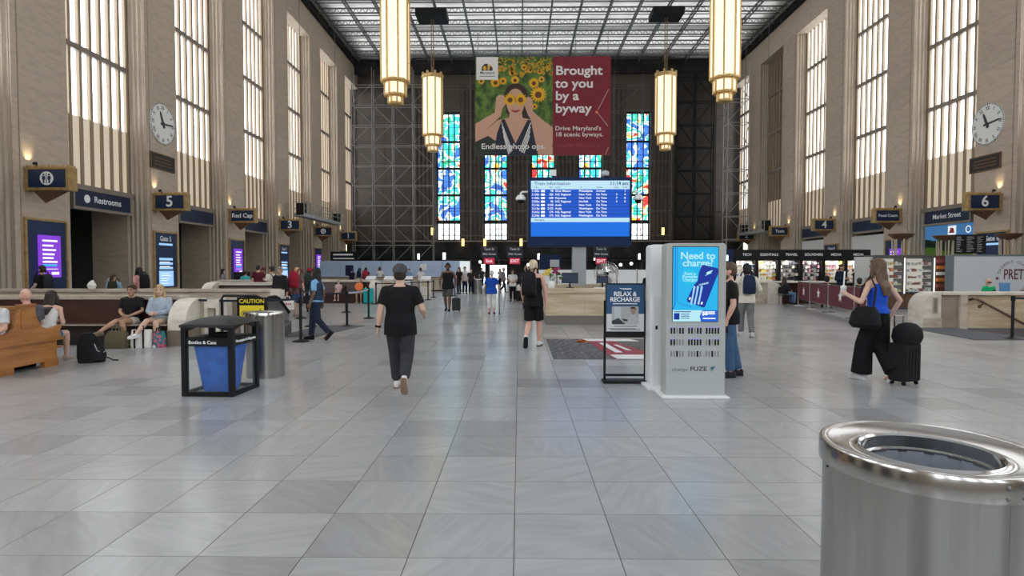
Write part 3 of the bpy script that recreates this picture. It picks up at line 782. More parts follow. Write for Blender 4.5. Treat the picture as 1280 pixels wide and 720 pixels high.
for k in range(12):
    x0, x1 = k * .36, (k + 1) * .36; nm_.quad((x0, .05 * (k % 2), 0), (x1, .05 * ((k + 1) % 2), 0), (x1, .05 * ((k + 1) % 2), 18.2), (x0, .05 * (k % 2), 18.2))
nm_.build('net_sheet', M_NETD, t)
MB().cyl((0, 0, 18.2), (4.4, 0, 18.2), .05, n=8).build('hanging_rail', M_BLACKM, t)
def swing_stage(label, x, y0, L, z, s):
    t = thing('swing_stage', label, 'work platform', (x, y0, z))
    MB().box(-.38, 0, 0, .38, L, .09).build('deck', mat('alu_deck', (.36, .36, .36), .45, .7), t)
    MB().box(-.4, 0, -.02, -.38, L, .24).box(.38, 0, -.02, .40, L, .24).build('toe_boards', mat('alu_grey', (.45, .45, .45), .4, .7), t)
    for sx in (-.38, .38):
        segs = [((sx, 0, 1.1), (sx, L, 1.1)), ((sx, 0, .6), (sx, L, .6))] + [((sx, L*k/7, .05), (sx, L*k/7, 1.1)) for k in range(8)]
        tubes(segs, .03).build('guard_rail', M_SCAF, t)
    for yy in (.5, L - .5):
        m = MB().box(-.3, yy - .25, .1, .3, yy + .25, 1.0); m.build('hoist', M_BLACKM, t)
        MB().cyl((0, yy, 1.0), (0, yy, ZC + .2 - z), .02, n=5).build('wire_rope', M_TRUSS, t)
swing_stage('long grey swing stage hanging before the left wall above the numeral 3 sign', XL + 1.15, 43.9, 9.5, 5.6, 1)
swing_stage('grey swing stage hanging before the right wall between the Taxis and numeral 2 signs', XR - 1.3, 51.8, 6.2, 4.9, -1)
# bare boards over the boarded window: hanging dust sheet strip and pole light brackets on the hoarding
M_SCON = glow('sconce_glow', (1, .62, .2), 3.0)
sc0 = thing('wall_sconce', 'small glowing amber sconce on the black hoarding', 'wall lamp', (-9.1, 61.7, 5.2), 0, 'amber sconces')
MB().cyl((0, 0, 0), (0, 0, .75), .14, n=10).build('shade', M_SCON, sc0); MB().box(-.05, 0, .2, .05, .3, .4).build('arm', M_GOLD, sc0)
for q, lb in ((-5.9, 'small amber sconce below the second stained window'), (-3.6, 'small amber sconce left of the information board'), (.2, 'small amber sconce behind the edge of the information board'), (15.0, 'small amber sconce at the right end of the stained windows')):
    dup(sc0, (q, 61.7, 5.2 if q > 10 else 4.05), label=lb)
# ------------------------------------------------------------------ train information board
M_SCR = glow('board_blue', (.01, .10, .62), 1.0); M_SCR2 = glow('board_bright_blue', (.01, .17, .80), 1.0)
M_SCRL = glow('board_header', (.55, .82, .98), 1.0); M_TXT = glow('board_text', (.9, .95, 1), 1.2)
t = thing('information_board', 'large blue train information board on a grey post above the desk', 'display board', (2.0, 19.5, 0))
MB().box(-.22, .05, 1.1, .22, .45, 2.45).build('post', mat('grey_post', (.34, .36, .37), .5), t)
MB().box(-1.71, -.06, 2.40, 1.70, .5, 4.67).build('casing', mat('board_casing', (.004, .018, .07), .5, spec=.2), t, bevel=.02)
def BX(u): return -1.71 + (u - 72) / 7.2 * .0265
def BZ(v): return 4.67 - (v - 62) / 7.2 * .0265
def br(mb, u0, v0, u1, v1, y): return mb.box(BX(u0), y, BZ(v1), BX(u1), y + .012, BZ(v0))
br(MB(), 98, 170, 978, 424, -.07).build('departures_panel', M_SCR, t)
br(MB(), 98, 94, 978, 172, -.07).build('header_panel', M_SCRL, t)
br(MB(), 98, 424, 978, 462, -.07).build('message_strip', M_SCRL, t)
br(MB(), 98, 462, 978, 590, -.07).build('lower_panel', M_SCR2, t)
m = MB()
for k in range(1, 8): br(m, 98, 170 + k * 31.4 - 1.2, 978, 170 + k * 31.4 + 1.2, -.073)
m.build('row_lines', M_NAVY, t)
m = MB()
for k in range(8): br(m, 188, 177 + k * 31.2, 222, 195 + k * 31.2, -.074)
m.build('carrier_boxes', M_TXT, t)
M_BNAVY = mat('board_ink', (.02, .07, .25), .5)
text('Train Information', .150, (BX(128), -.074, BZ(120)), M_BNAVY, t, align='LEFT', bold=.006, sx=1.1)
text('11:14 am', .165, (BX(966), -.074, BZ(120)), M_BNAVY, t, align='RIGHT', bold=.02)
for s_, u in (('Time', 122), ('No.', 262), ('Train', 316), ('To', 530), ('Status', 682), ('Gate', 836), ('Track', 912)):
    text(s_, .075, (BX(u), -.074, BZ(153)), M_BNAVY, t, align='LEFT')
cols = [('11:05a|11:30a|11:50a|12:05p|12:14p|12:15p|12:41p|12:54p', 104, 'LEFT'), ('98|185|648|95|2158|2153|174|175', 298, 'RIGHT'),
        ('Silver Meteor|N.E. Regional|Keystone|N.E. Regional|Acela|Acela|N.E. Regional|N.E. Regional', 314, 'LEFT'),
        ('Philadelphia|New York|New York|Norfolk|New York|Washington|New York|Washington', 526, 'LEFT'),
        ('Arrived|On Time|On Time|On Time|On Time|On Time|On Time|On Time', 680, 'LEFT'), (' |3|7|3', 862, 'CENTER'), ('1|4|8|5', 936, 'CENTER')]
for s_, u, al in cols:
    for k, w in enumerate(s_.split('|')):
        if w.strip(): text(w, .095, (BX(u), -.074, BZ(186 + 31.2 * k)), M_TXT, t, align=al, bold=.012)
text('Messaging', .085, (BX(126), -.074, BZ(443)), M_BNAVY, t, align='LEFT')
for s_, x, lb in ((-1, .05, 'left'), (1, 3.93, 'right')):
    c = thing('dome_camera', 'white dome camera on the %s edge of the information board' % lb, 'camera', (x, 19.55, 3.93))
    MB().tube([(-s_ * .25, 0, .27), (-s_ * .05, 0, .27), (0, 0, .22), (0, 0, .16)], .035).build('arm', M_WHITE, c, True)
    MB().lathe([(0, .18), (.1, .17), (.15, .1), (.17, .03), (.15, 0), (0, 0)], 20).build('housing', M_WHITE, c, True)
    MB().lathe([(.11, .0), (.1, -.06), (.06, -.1), (0, -.12)], 16).build('dome', M_BLACK, c, True)
for x, lb, mm in ((.12 - .0, 'square white', M_WHITE), (2.65, 'round grey', mat('pale_grey_cap', (.5, .52, .55), .5))):
    c = thing('antenna_box', '%s antenna box on top of the information board' % lb, 'box', (x + (1.0 if x < 1 else .2), 19.6, 4.67))
    MB().cyl((0, 0, 0), (0, 0, .06), .03, n=8).build('foot', M_BLACKM, c)
    (MB().box(-.1, -.06, .06, .1, .06, .26) if x < 1 else MB().lathe([(0, .06), (.1, .06), (.13, .12), (.12, .2), (0, .26)], 18)).build('body', mm, c, x > 1)

# ------------------------------------------------------------------ information desk and what stands on it
t = thing('information_desk', 'square stone information desk with a dark plinth below the blue board', 'desk', (3.1, 19.9, 0))
w_, d_ = 2.3, 2.5
for k, (x0, y0, x1, y1) in enumerate(((-w_, -d_, w_, -d_ + .12), (-w_, d_ - .12, w_, d_), (-w_, -d_ + .12, -w_ + .12, d_ - .12), (w_ - .12, -d_ + .12, w_, d_ - .12))):
    MB().box(x0, y0, 0, x1, y1, .27).build('plinth', mat('plinth_grey', (.17, .145, .125), .45), t)
    n = 4; 
    for q in range(n):
        if x1 - x0 > 1: a = x0 + (x1 - x0) * q / n; b = x0 + (x1 - x0) * (q + 1) / n; MB().box(a + .002, y0 - .02, .27, b - .002, y1, .93).build('stone_panel', M_TAN, t)
        else: a = y0 + (y1 - y0) * q / n; b = y0 + (y1 - y0) * (q + 1) / n; MB().box(x0 - .01, a + .002, .27, x1 + .01, b - .002, .93).build('stone_panel', M_TAN, t)
m = MB().box(-w_ - .06, -d_ - .06, .93, w_ + .06, -d_ + .4, 1.08).box(-w_ - .06, d_ - .4, .93, w_ + .06, d_ + .06, 1.08).box(-w_ - .06, -d_ + .4, .93, -w_ + .4, d_ - .4, 1.08).box(w_ - .4, -d_ + .4, .93, w_ + .06, d_ - .4, 1.08)
m.build('counter_ledge', M_TAN, t, bevel=.02)
MB().box(-w_ + .12, -d_ + .12, .66, w_ - .12, -d_ + .9, .72).build('work_surface', M_BLACK, t)
def monitor(label, x, y, z, rz, w=.5, h=.32):
    t = thing('computer_monitor', label, 'monitor', (x, y, z), rz, 'monitors on the desks')
    MB().box(-w/2, -.02, .14, w/2, .03, .14 + h).build('screen_case', M_BLACK, t)
    MB().box(-w/2 + .02, .03, .16, w/2 - .02, .034, .12 + h).build('screen', mat('dim_screen', (.03, .05, .09), .2), t)
    MB().cyl((0, 0, .02), (0, 0, .16), .03, n=8).box(-.12, -.08, 0, .12, .08, .02).build('stand', M_BLACK, t)
    return t
monitor('black monitor at the left end of the information desk, beside the flowers', 1.55, 18.0, 1.08, 180)
monitor('black monitor on the information desk beside the board post', 2.55, 18.05, 1.08, 170, .34, .22)
monitor('small black monitor behind the framed sign, on the information desk', 4.3, 18.05, 1.08, 185, .4, .3)
t = thing('desk_phone', 'black desk phone on the information desk left of the fan', 'telephone', (3.0, 17.75, 1.08))
MB().prism([(-.1, 0), (.1, 0), (.1, .10), (-.1, .03)], 'x', -.12, .12).build('base', M_BLACK, t)
MB().tube([(-.11, .05, .1), (-.11, 0, .13), (-.11, -.07, .09)], .025).build('handset', M_RUBBER, t)
for x, w, lb in ((2.42, .34, 'larger white paper sheet stack'), (3.3, .2, 'small paper pad')):
    tag(MB().box(-w/2, -.12, 0, w/2, .12, .025).build('paper_stack', M_WHITE, loc=(x, 17.62, 1.08)), lb + ' on the edge of the information desk', 'paper')
t = thing('flower_vase', 'white vase with yellow and magenta flowers on the left end of the desk', 'vase', (.98, 17.9, 1.08))
MB().lathe([(0, 0), (.08, 0), (.11, .06), (.1, .14), (.06, .2), (.07, .23), (.05, .23), (0, .1)], 20).build('vase', M_WHITE, t, True)
rnd = random.Random(5)
for nm, c, pts in (('yellow_blossom', (.8, .62, .05), [(-.14, .5), (-.2, .42), (-.08, .44), (-.05, .55)]), ('magenta_blossom', (.35, .02, .10), [(.08, .5), (.16, .46), (.2, .56), (.1, .58)]), ('leaf_sprig', (.06, .14, .03), [(.3, .32), (.0, .38), (.24, .42)])):
    for px, pz in pts:
        m = MB()
        for q in range(9): m.ell((px + rnd.uniform(-.045, .045), rnd.uniform(-.06, .06), pz + rnd.uniform(-.045, .045)), (.03, .03, .022), 6, 4)
        m.build(nm, mat('petal_' + nm, c, .6), t)
m = MB()
for px, pz in ((-.14, .48), (.1, .5), (.2, .45), (-.06, .5), (.28, .34)): m.tube([(0, 0, .15), (px * .4, 0, .3), (px, 0, pz)], .008, 5)
m.build('stems', mat('stem_green', (.05, .12, .02), .6), t)
t = thing('pedestal_fan', 'round caged pedestal fan behind the information desk', 'fan', (3.0, 20.3, 0))
MB().cyl((0, 0, 0), (0, 0, .03), .24, n=20).build('base', M_BLACKM, t); MB().cyl((0, .02, .03), (0, .02, 1.5), .025, n=8).build('pole', M_BLACKM, t)
m = MB()
for k in range(36):
    a = 2*PI*k/36
    m.tube([(.05 * math.cos(a), -.13, 1.5 + .05 * math.sin(a)), (.34 * math.cos(a), -.11, 1.5 + .34 * math.sin(a)), (.42 * math.cos(a), -.03, 1.5 + .42 * math.sin(a)), (.34 * math.cos(a), .05, 1.5 + .34 * math.sin(a))], .004, 4)
for r in (.42, .3, .18): m.tube([(r * math.cos(2*PI*k/32), -.03 if r > .4 else -.115, 1.5 + r * math.sin(2*PI*k/32)) for k in range(33)], .007, 5)
m.build('cage', M_CHROME, t)
for k in range(4):
    a = PI/2 * k + .4
    MB().add([(.04*math.cos(a), -.05, 1.5 + .04*math.sin(a)), (.36*math.cos(a - .35), -.07, 1.5 + .36*math.sin(a - .35)), (.38*math.cos(a), -.05, 1.5 + .38*math.sin(a)), (.34*math.cos(a + .35), -.02, 1.5 + .34*math.sin(a + .35))], [(0, 1, 2, 3)]).build('blade', mat('fan_blade', (.35, .33, .3), .4, .4), t)
MB().cyl((0, -.09, 1.5), (0, .14, 1.5), .08, n=14).build('motor', M_BLACKM, t)
t = thing('partition_screen', 'low white partition panels behind the information desk', 'partition', (3.2, 26.5, 0))
for k in range(6): MB().box(-2.4 + k * .9, -.02, .1, -1.53 + k * .9, .02, 1.62).build('panel', M_WHITE, t)
m = MB()
for k in range(7): m.box(-2.43 + k * .9, -.03, 0, -2.38 + k * .9, .03, 1.66)
m.build('frame', M_STEELP, t)
t = thing('display_case', 'dark blue display case between the board post and the walking man', 'case', (.95, 29.0, 0))
MB().box(.05, -.3, 0, 1.1, .3, 2.35).build('body', M_NAVY, t); MB().box(.55, -.35, 1.75, 1.0, -.3, 2.1).build('notice', mat('grey_notice', (.4, .42, .45), .5), t)

# ------------------------------------------------------------------ floor advertisement
t = thing('floor_decal', 'grey and dark red advertising decal with white bars stuck on the floor', 'floor decal', (0, 0, .003))
M_DGREY = mat('decal_pebbles', (.045, .043, .042), .55, noise=((10, 30, 1), (.40, .39, .37), .53, .64))
MB().box(.63, 10.76, 0, 3.08, 13.84, .003).build('pebble_print', M_DGREY, t)
M_DRED = mat('decal_red', (.28, .015, .035), .45)
MB().prism([(1.52, 13.84), (2.05, 13.84), (2.75, 10.76), (1.75, 10.76)], 'z', .003, .005).build('red_print', M_DRED, t)
MB().prism([(2.05, 13.84), (2.6, 13.84), (2.75, 13.4), (1.5, 13.45), (1.5, 13.84)], 'z', .005, .006).prism([(1.75, 11.3), (2.9, 11.3), (3.0, 10.76), (1.8, 10.76)], 'z', .005, .006).build('white_print', M_WHITE, t)
MB().prism([(1.78, 13.1), (1.92, 13.1), (2.05, 11.6), (1.9, 11.6)], 'z', .005, .007).prism([(2.05, 12.8), (2.13, 12.8), (2.28, 11.9), (2.18, 11.9)], 'z', .005, .007).build('white_lettering_bars', M_WHITE, t)
m = MB(); rnd = random.Random(9)
for k in range(16): x, y = rnd.choice([(1.4, 13.2), (2.85, 11.5), (1.5, 13.5)]); m.prism([(x + rnd.uniform(-.12, .12) + .05*math.cos(a), y + rnd.uniform(-.3, .3)*0 + .14*math.sin(a) + k*.01) for a in (0, 1.2, 2.5, 3.8, 5)], 'z', .005, .0065)
m.build('orange_petals_print', mat('decal_orange', (.75, .2, .04), .5), t)

# ------------------------------------------------------------------ bins
def steel_bin(name, label, loc, r, h, near):
    t = thing(name, label, 'waste bin', loc)
    n = 96 if near else 48
    MB().lathe([(0, .0), (r - .012, .0), (r - .012, h - .06), (r - .03, h - .06), (r - .03, .03), (0, .03)], n).build('drum', M_STEEL, t, True)
    k = r / .31
    prof = [(r, h - .068), (r, h - .010), (r - .004, h - .002), (r - .012, h), (r - .03, h - .004), (r - .09*k, h - .024), (r - .108*k, h - .022), (r - .116*k, h - .016), (r - .124*k, h - .022), (r - .124*k, h - .06), (r - .135*k, h - .065), (r - .135*k, h - .075), (r - .02, h - .068)]
    MB().lathe(prof, n, closed=True).build('lid_ring', M_STEELP, t, True)
    b = MB(); rr = r - .135 * k
    rnd = random.Random(2)
    rings = []
    for i, z in enumerate((h - .07, h - .15, h - .25, h - .45, h - .6)):
        rings.append([((rr - .004 * i + .008 * math.sin(j * 2.3 + i)) * math.cos(2*PI*j/40), (rr - .004 * i + .008 * math.sin(j * 2.3 + i)) * math.sin(2*PI*j/40), z) for j in range(40)])
    vs = [p for q in rings for p in q]; fs = [(i*40 + j, i*40 + (j+1) % 40, (i+1)*40 + (j+1) % 40, (i+1)*40 + j) for i in range(4) for j in range(40)]
    fs.append(tuple(range(160, 200)))
    b.add(vs, fs).build('bin_liner', mat('grey_bin_liner', (.20, .22, .26), .35), t, True)
    if near:
        rv = MB()
        for a0 in (-90.5, -82):
            for z in (h - .022, h - .052):
                a = R(a0); rv.ell((r * math.cos(a), r * math.sin(a), z), (.006, .006, .006), 8, 6)
        a = R(-86); MB().cyl(((r - .0125) * math.cos(a), (r - .0125) * math.sin(a), .02), ((r - .0125) * math.cos(a), (r - .0125) * math.sin(a), h - .07), .006, n=6).build('weld_seam', M_STEEL, t)
        rv.build('rivets', mat('rivet', (.2, .2, .2), .3, 1), t)
        a = R(171); MB().cyl(((r - .013) * math.cos(a), (r - .013) * math.sin(a), h - .085), ((r - .010) * math.cos(a), (r - .010) * math.sin(a), h - .085), .004, n=8).build('screw_hole', M_BLACK, t)
    return t
steel_bin('steel_bin', 'large brushed steel bin with an open ring lid in the near corner', (1.302, 1.868, 0), .31, 1.10, True)
steel_bin('steel_bin', 'tall brushed steel bin standing behind the black recycling bin', (-3.93, 9.03, 0), .29, 1.0, False)
steel_bin('steel_bin', 'small steel bin far off beside the ticket queue', (-2.70, 38.3, 0), .30, 1.0, False)
tag(MB().lathe([(0, 0), (.3, 0), (.3, .95), (.26, 1.0), (0, 1.0)], 24).build('green_bin', mat('dark_green', (.01, .1, .09), .5), loc=(-1.95, 38.6, 0)), 'dark green bin just right of the small far steel bin', 'waste bin')

t = thing('recycling_bin', 'black framed recycling bin with clear sides and a blue bag', 'recycling bin', (-4.04, 7.52, 0), -3)
W, D, H = .315, .31, .78
for sx in (-1, 1):
    for sy in (0, 1):
        MB().box(sx * W - .035, sy * 2 * D - .0, 0, sx * W + .035, sy * 2 * D + .07, .93).build('post', M_BLACKM, t, bevel=.008)
for y in (0.01, 2 * D + .01):
    MB().box(-W, y, 0, W, y + .05, .06).build('bottom_rail', M_BLACKM, t); MB().box(-W, y, .66, W, y + .05, .755).build('label_rail', M_BLACKM, t)
for x in (-W, W):
    MB().box(x - .025, .05, 0, x + .025, 2 * D, .06).build('bottom_rail', M_BLACKM, t); MB().box(x - .025, .05, .66, x + .025, 2 * D, .755).build('label_rail', M_BLACKM, t)
MB().box(-W, .02, .0, W, 2 * D + .04, .02).build('floor_plate', mat('clear_floor_plate', (.3, .32, .34), .3), t)
# domed roof
nv = 12; vs = []; fs = []
for j in range(nv + 1):
    for i in range(nv + 1):
        x = -W - .045 + (2 * W + .09) * i / nv; y = -.01 + (2 * D + .09) * j / nv
        e = max(abs(2 * i / nv - 1), abs(2 * j / nv - 1)); vs.append((x, y, .93 + .10 * (1 - e ** 2.2)))
for j in range(nv):
    for i in range(nv):
        a = j * (nv + 1) + i; fs.append((a, a + 1, a + nv + 2, a + nv + 1))
MB().add(vs, fs).box(-W - .045, -.01, .90, W + .045, .005, .935).build('domed_roof', mat('grey_black_lid', (.03, .031, .033), .5, spec=.3), t, True)
for y in (.005, 2 * D + .03):        # arched openings
    pts = [(-W, .86)] + [(-W + .06 + (2 * W - .12) * k / 12, .86 + .055 * math.sin(PI * k / 12)) for k in range(13)] + [(W, .86), (W, .94), (-W, .94)]
    MB().prism(pts, 'y', y, y + .035).build('arch', M_BLACKM, t)
for x in (-W - .02, W - .015):
    pts = [(.03, .86)] + [(.09 + (2 * D - .1) * k / 12, .86 + .055 * math.sin(PI * k / 12)) for k in range(13)] + [(2 * D + .05, .86), (2 * D + .05, .94), (.03, .94)]
    MB().prism(pts, 'x', x, x + .035).build('arch', M_BLACKM, t)
for a in ((-W + .035, .028, .06, W - .035, .034, .66), (-W + .035, 2*D + .036, .06, W - .035, 2*D + .042, .66), (-W - .005, .07, .06, -W + .001, 2*D, .66), (W - .001, .07, .06, W + .005, 2*D, .66)):
    MB().box(*a).build('clear_side_panel', M_GLASS, t)
vs = []; fs = []; nb = 32
for i, (z, hx, hy) in enumerate(((.745, .285, .275), (.64, .28, .27), (.35, .235, .23), (.08, .20, .19), (.03, .185, .175))):
    for k in range(nb):
        a = 2*PI*k/nb; c, q = math.cos(a), math.sin(a); ww = 1 + .018 * math.sin(5 * a + i) + .012 * math.sin(11 * a)
        vs.append((hx * math.copysign(abs(c) ** .5, c) * ww, D + .035 + hy * math.copysign(abs(q) ** .5, q) * ww, z))
for i in range(4): fs += [(i*nb + k, i*nb + (k+1) % nb, (i+1)*nb + (k+1) % nb, (i+1)*nb + k) for k in range(nb)]
fs.append(tuple(range(4*nb, 5*nb)))
MB().add(vs, fs).build('blue_bag', mat('blue_plastic_bag', (.002, .13, .60), .45, spec=.2, noise=(7, (.002, .09, .44), .45, .65)), t, True)
MB().box(-W + .02, .05, .75, W - .02, 2 * D, .765).lathe([(.12, .77), (.15, .77), (.15, .80), (.12, .80)], 20, (0, D + .035, 0), True).build('inner_lid', M_BLACK, t)
text('Bottles & Cans', .062, (-.06, .008, .705), M_INKW, t, bold=.012)
text('Newspapers & Magazines', .05, (W + .028, D + .04, .715), M_INKW, t, rot=(90, 0, 90), bold=.02)

# ------------------------------------------------------------------ charging kiosks
M_KIOSK = mat('kiosk_pale_grey', (.40, .41, .39), .42); M_KW = mat('kiosk_white', (.74, .76, .76), .38)
M_ADB = glow('ad_cyan', (.02, .48, .88), 1.0); M_ADT = glow('ad_pale_text', (.45, .85, .95), 1.0); M_ADN = glow('ad_navy', (.01, .035, .33), 1.0); M_ADL = glow('ad_light_blue', (.35, .68, .98), 1.0); M_ADP = glow('ad_pale_panel', (.5, .85, .92), 1.0); M_ADR = glow('ad_royal', (.02, .12, .65), 1.0)
def rrect(w, h, r, z0=0, n=6, top_only=True):
    pts = []
    for cx, cz, a0 in ((w - r, z0 + h - r, 0), (-w + r, z0 + h - r, 90)):
        pts += [(cx + r * math.cos(R(a0 + 90 * k / n)), cz + r * math.sin(R(a0 + 90 * k / n))) for k in range(n + 1)]
    return pts + [(-w, z0), (w, z0)]
t = thing('charging_kiosk', 'tall pale grey charging kiosk with a bright cyan advertising screen', 'kiosk', (2.27, 7.57, 0), 0)
KW, KH = .385, 1.99
MB().box(-KW - .06, -.10, 0, KW + .03, .42, .03).build('base_plate', M_WHITE, t, bevel=.008)
MB().prism(rrect(KW, KH - .03, .05, .03), 'y', 0, .25).build('cabinet', M_KIOSK, t, bevel=.01)
MB().prism(rrect(KW - .012, 1.02 - .03, .01, .03), 'y', -.004, 0).build('lower_front', mat('kiosk_grey_lower', (.43, .45, .45), .42), t)
def KX(u): return -KW + (u - 213) / (690 - 213) * 2 * KW          # pixels of a close-up of the front to metres
def KZ(v): return KH - (v - 85) / 6.54 / 97.1
def kp(pts, y0=-.012, y1=-.008): return MB().prism([(KX(u), KZ(v)) for u, v in pts], 'y', y0, y1)
MB().box(KX(262), -.006, KZ(728), KX(628), 0, KZ(112)).build('screen_bezel', M_BLACK, t)
MB().box(KX(267), -.008, KZ(724), KX(623), -.005, KZ(118)).build('screen', M_ADB, t)
text('Need to\ncharge?', .128, (KX(462), -.011, KZ(220)), M_ADT, t, bold=.022, space=.72, sx=1.02)
text('Rent a\nPortable\nCharger', .056, (KX(400), -.014, KZ(360)), M_ADT, t, bold=.012, space=.72)
kp([(400 + 66 * math.cos(k*PI/14), 362 + 62 * math.sin(k*PI/14)) for k in range(28)], -.010, -.008).build('round_bubble_print', glow('ad_mid_cyan', (.02, .55, .85), 1.0), t)
kp([(502, 262), (620, 290), (622, 330), (520, 605), (505, 610), (380, 562), (378, 545), (432, 425), (462, 395), (470, 330), (490, 270)], -.016, -.011).build('phone_print', M_ADN, t)
m = MB()
for u in (428, 456, 486): 
    m.prism([(KX(a), KZ(b)) for a, b in ((u, 430), (u + 16, 440), (u + 4, 500), (u - 12, 588), (u - 26, 580), (u - 8, 500))], 'y', -.019, -.016)
m.build('stripe_print', M_ADL, t)
kp([(535, 320), (580, 305), (568, 322), (556, 325), (575, 326), (515, 354), (540, 332), (525, 334)], -.019, -.016).build('lightning_mark_print', M_ADP, t)
text('CHARGE', .032, (KX(508), -.018, KZ(418)), M_ADP, t, rot=(90, -14, 0), bold=.02)
kp([(398, 525), (408, 528), (402, 548), (392, 545)], -.019, -.016).build('spark_print', M_TXT, t); kp([(492, 562), (504, 566), (496, 586), (486, 582)], -.019, -.016).build('spark_print', M_TXT, t)
MB().tube([(KX(u), -.010, KZ(v)) for u, v in ((300, 118), (300, 560), (330, 582), (400, 595), (415, 612))], .003, 5).tube([(KX(u), -.010, KZ(v)) for u, v in ((284, 118), (284, 590), (268, 620))], .006, 5).build('cable_print', M_ADR, t)
kp([(267, 632), (500, 632), (480, 680), (490, 724), (267, 724)]).build('offer_panel_print', M_ADP, t)
kp([(500, 632), (623, 632), (623, 724), (490, 724), (480, 680)]).build('price_panel_print', M_ADR, t)
text('$8', .07, (KX(520), -.014, KZ(658)), M_TXT, t, bold=.03); m = MB()
for v, a, b in ((645, 545, 600), (660, 545, 600), (698, 505, 605)): m.box(KX(a), -.014, KZ(v + 5), KX(b), -.012, KZ(v - 4))
m.build('small_price_lines', M_TXT, t)
kp([(276, 655), (320, 655), (320, 708), (276, 708)], -.014, -.012).build('small_phone_print', M_ADN, t)
m = MB()
for v in (664, 680, 697): m.box(KX(330), -.014, KZ(v + 3), KX(398), -.012, KZ(v - 3))
m.box(KX(276), -.014, KZ(648), KX(410), -.012, KZ(641)); m.build('small_offer_lines', M_ADN, t)
# battery slots, three rows of fifteen; dark where a battery sits
pat = ('##-##', '##-##', '#####'), ('##---', '#####', '-#-##'), ('--#--', '---#-', '--#--')
slot_d = MB().box(-.0105, -.007, -.038, .0105, -.002, .038).mesh('battery_slot', M_BLACK)
slot_e = MB().box(-.009, -.006, -.036, .009, -.002, .036).mesh('empty_slot', mat('empty_slot_grey', (.24, .245, .24), .5))
led = glow('slot_led', (.15, .12, .9), 2.0); lm_ = MB()
for r, row in enumerate(pat):
    for c, cell in enumerate(row):
        for k, ch in enumerate(cell):
            u = 258 + c * 140 + k * 23; v = 146 + r * 95; x = KX(u); z = KZ(v + 654)
            inst(slot_d if ch == '#' else slot_e, 'battery_slot' if ch == '#' else 'empty_slot', t, (x, -.001, z))
            if ch == '#' and r < 2: lm_.box(x - .006, -.008, z + .038, x + .006, -.003, z + .044)
lm_.build('slot_leds', led, t)
text('charge', .062, (KX(328), -.006, KZ(654 + 463)), text_mat((.2, .21, .22)), t, sx=1.25)
text('FUZE', .078, (KX(476), -.006, KZ(654 + 460)), M_INKK, t, bold=.008, sx=1.2)
kp([(578, 654 + 440), (612, 654 + 440), (606, 654 + 450), (594, 654 + 452), (600, 654 + 456), (570, 654 + 484), (580, 654 + 462), (568, 654 + 460)], -.008, -.004).build('lightning_mark', text_mat((.02, .14, .22)), t)
t = thing('charging_kiosk', 'second white charging kiosk standing behind and left, seen from its back edge', 'kiosk', (2.06, 8.28, 0), 0)
MB().box(-.30, -.28, 0, .10, .42, .03).build('base_plate', M_WHITE, t)
MB().prism(rrect(.22, KH - .02, .05, .03), 'y', -.02, .30).build('cabinet', M_KW, t, bevel=.01)
m = MB()
for k in range(14): m.box(.02, -.024, 1.30 + k * .045, .05, -.019, 1.306 + k * .045)
m.build('vent_slits', M_BLACK, t)
MB().prism([(-.20, .03), (.16, .03), (.16, 1.22), (-.20, 1.28)], 'y', -.12, -.02).build('rear_box', M_KW, t)
MB().box(-.05, -.124, .25, .16, -.119, 1.05).build('service_door', M_WHITE, t)
MB().box(-.17, -.126, .82, -.14, -.119, .87).build('lock', M_BLACK, t); MB().box(.0, -.128, .88, .012, -.123, .9).box(0, -.128, .38, .012, -.123, .4).build('screws', M_BLACK, t)

# ------------------------------------------------------------------ framed sign stand
t = thing('sign_stand', 'black metal sign stand holding a navy and white poster that reads RELAX & RECHARGE', 'sign stand', (1.545, 8.58, 0))
m = MB()
for x in (-.295, .295): m.box(x - .016, -.012, .03, x + .016, .012, 1.20)
m.build('uprights', M_BLACKM, t)
MB().box(-.325, -.12, 0, .345, .12, .035).build('base_bar', M_BLACKM, t); MB().box(-.295, -.012, .09, .295, .012, .125).build('lower_bar', M_BLACKM, t)
MB().box(-.285, -.03, .66, .285, .03, 1.45).build('poster_frame', M_BLACKM, t)
def SXu(u): return (u - 228) / 5.538 / 85.7
def SZv(v): return 1.44 - (v - 36) / 5.538 / 85.7
MB().box(SXu(97), -.034, SZv(242), SXu(355), -.03, SZv(40)).build('navy_print', mat('poster_navy', (.012, .075, .19), .4), t)
MB().box(SXu(97), -.034, SZv(364), SXu(355), -.03, SZv(242)).build('white_print', mat('poster_white', (.66, .66, .67), .4), t)
text('RELAX &', .09, (SXu(224), -.036, SZv(106)), M_INKW, t, bold=.025, sx=.95); text('RECHARGE', .09, (SXu(224), -.036, SZv(144)), M_INKW, t, bold=.025, sx=.95)
text('Lasts 365 for a longer than then', .031, (SXu(224), -.036, SZv(172)), M_INKW, t) if False else MB().box(SXu(140), -.036, SZv(175), SXu(308), -.034, SZv(169)).build('small_line', M_INKW, t)
MB().prism([(SXu(182), SZv(62)), (SXu(206), SZv(68)), (SXu(205), SZv(72)), (SXu(196), SZv(72))], 'y', -.036, -.034).box(SXu(208), -.036, SZv(74), SXu(268), -.034, SZv(66)).build('logo_mark', M_INKW, t)
def sp(pts, y, nm, mm): return MB().prism([(SXu(u), SZv(v)) for u, v in pts], 'y', y - .002, y).build(nm, mm, t)
sp([(140, 190), (312, 190), (318, 196), (318, 308), (312, 314), (140, 314), (134, 308), (134, 196)], -.034, 'photo_print', mat('photo_grey', (.42, .43, .45), .5))
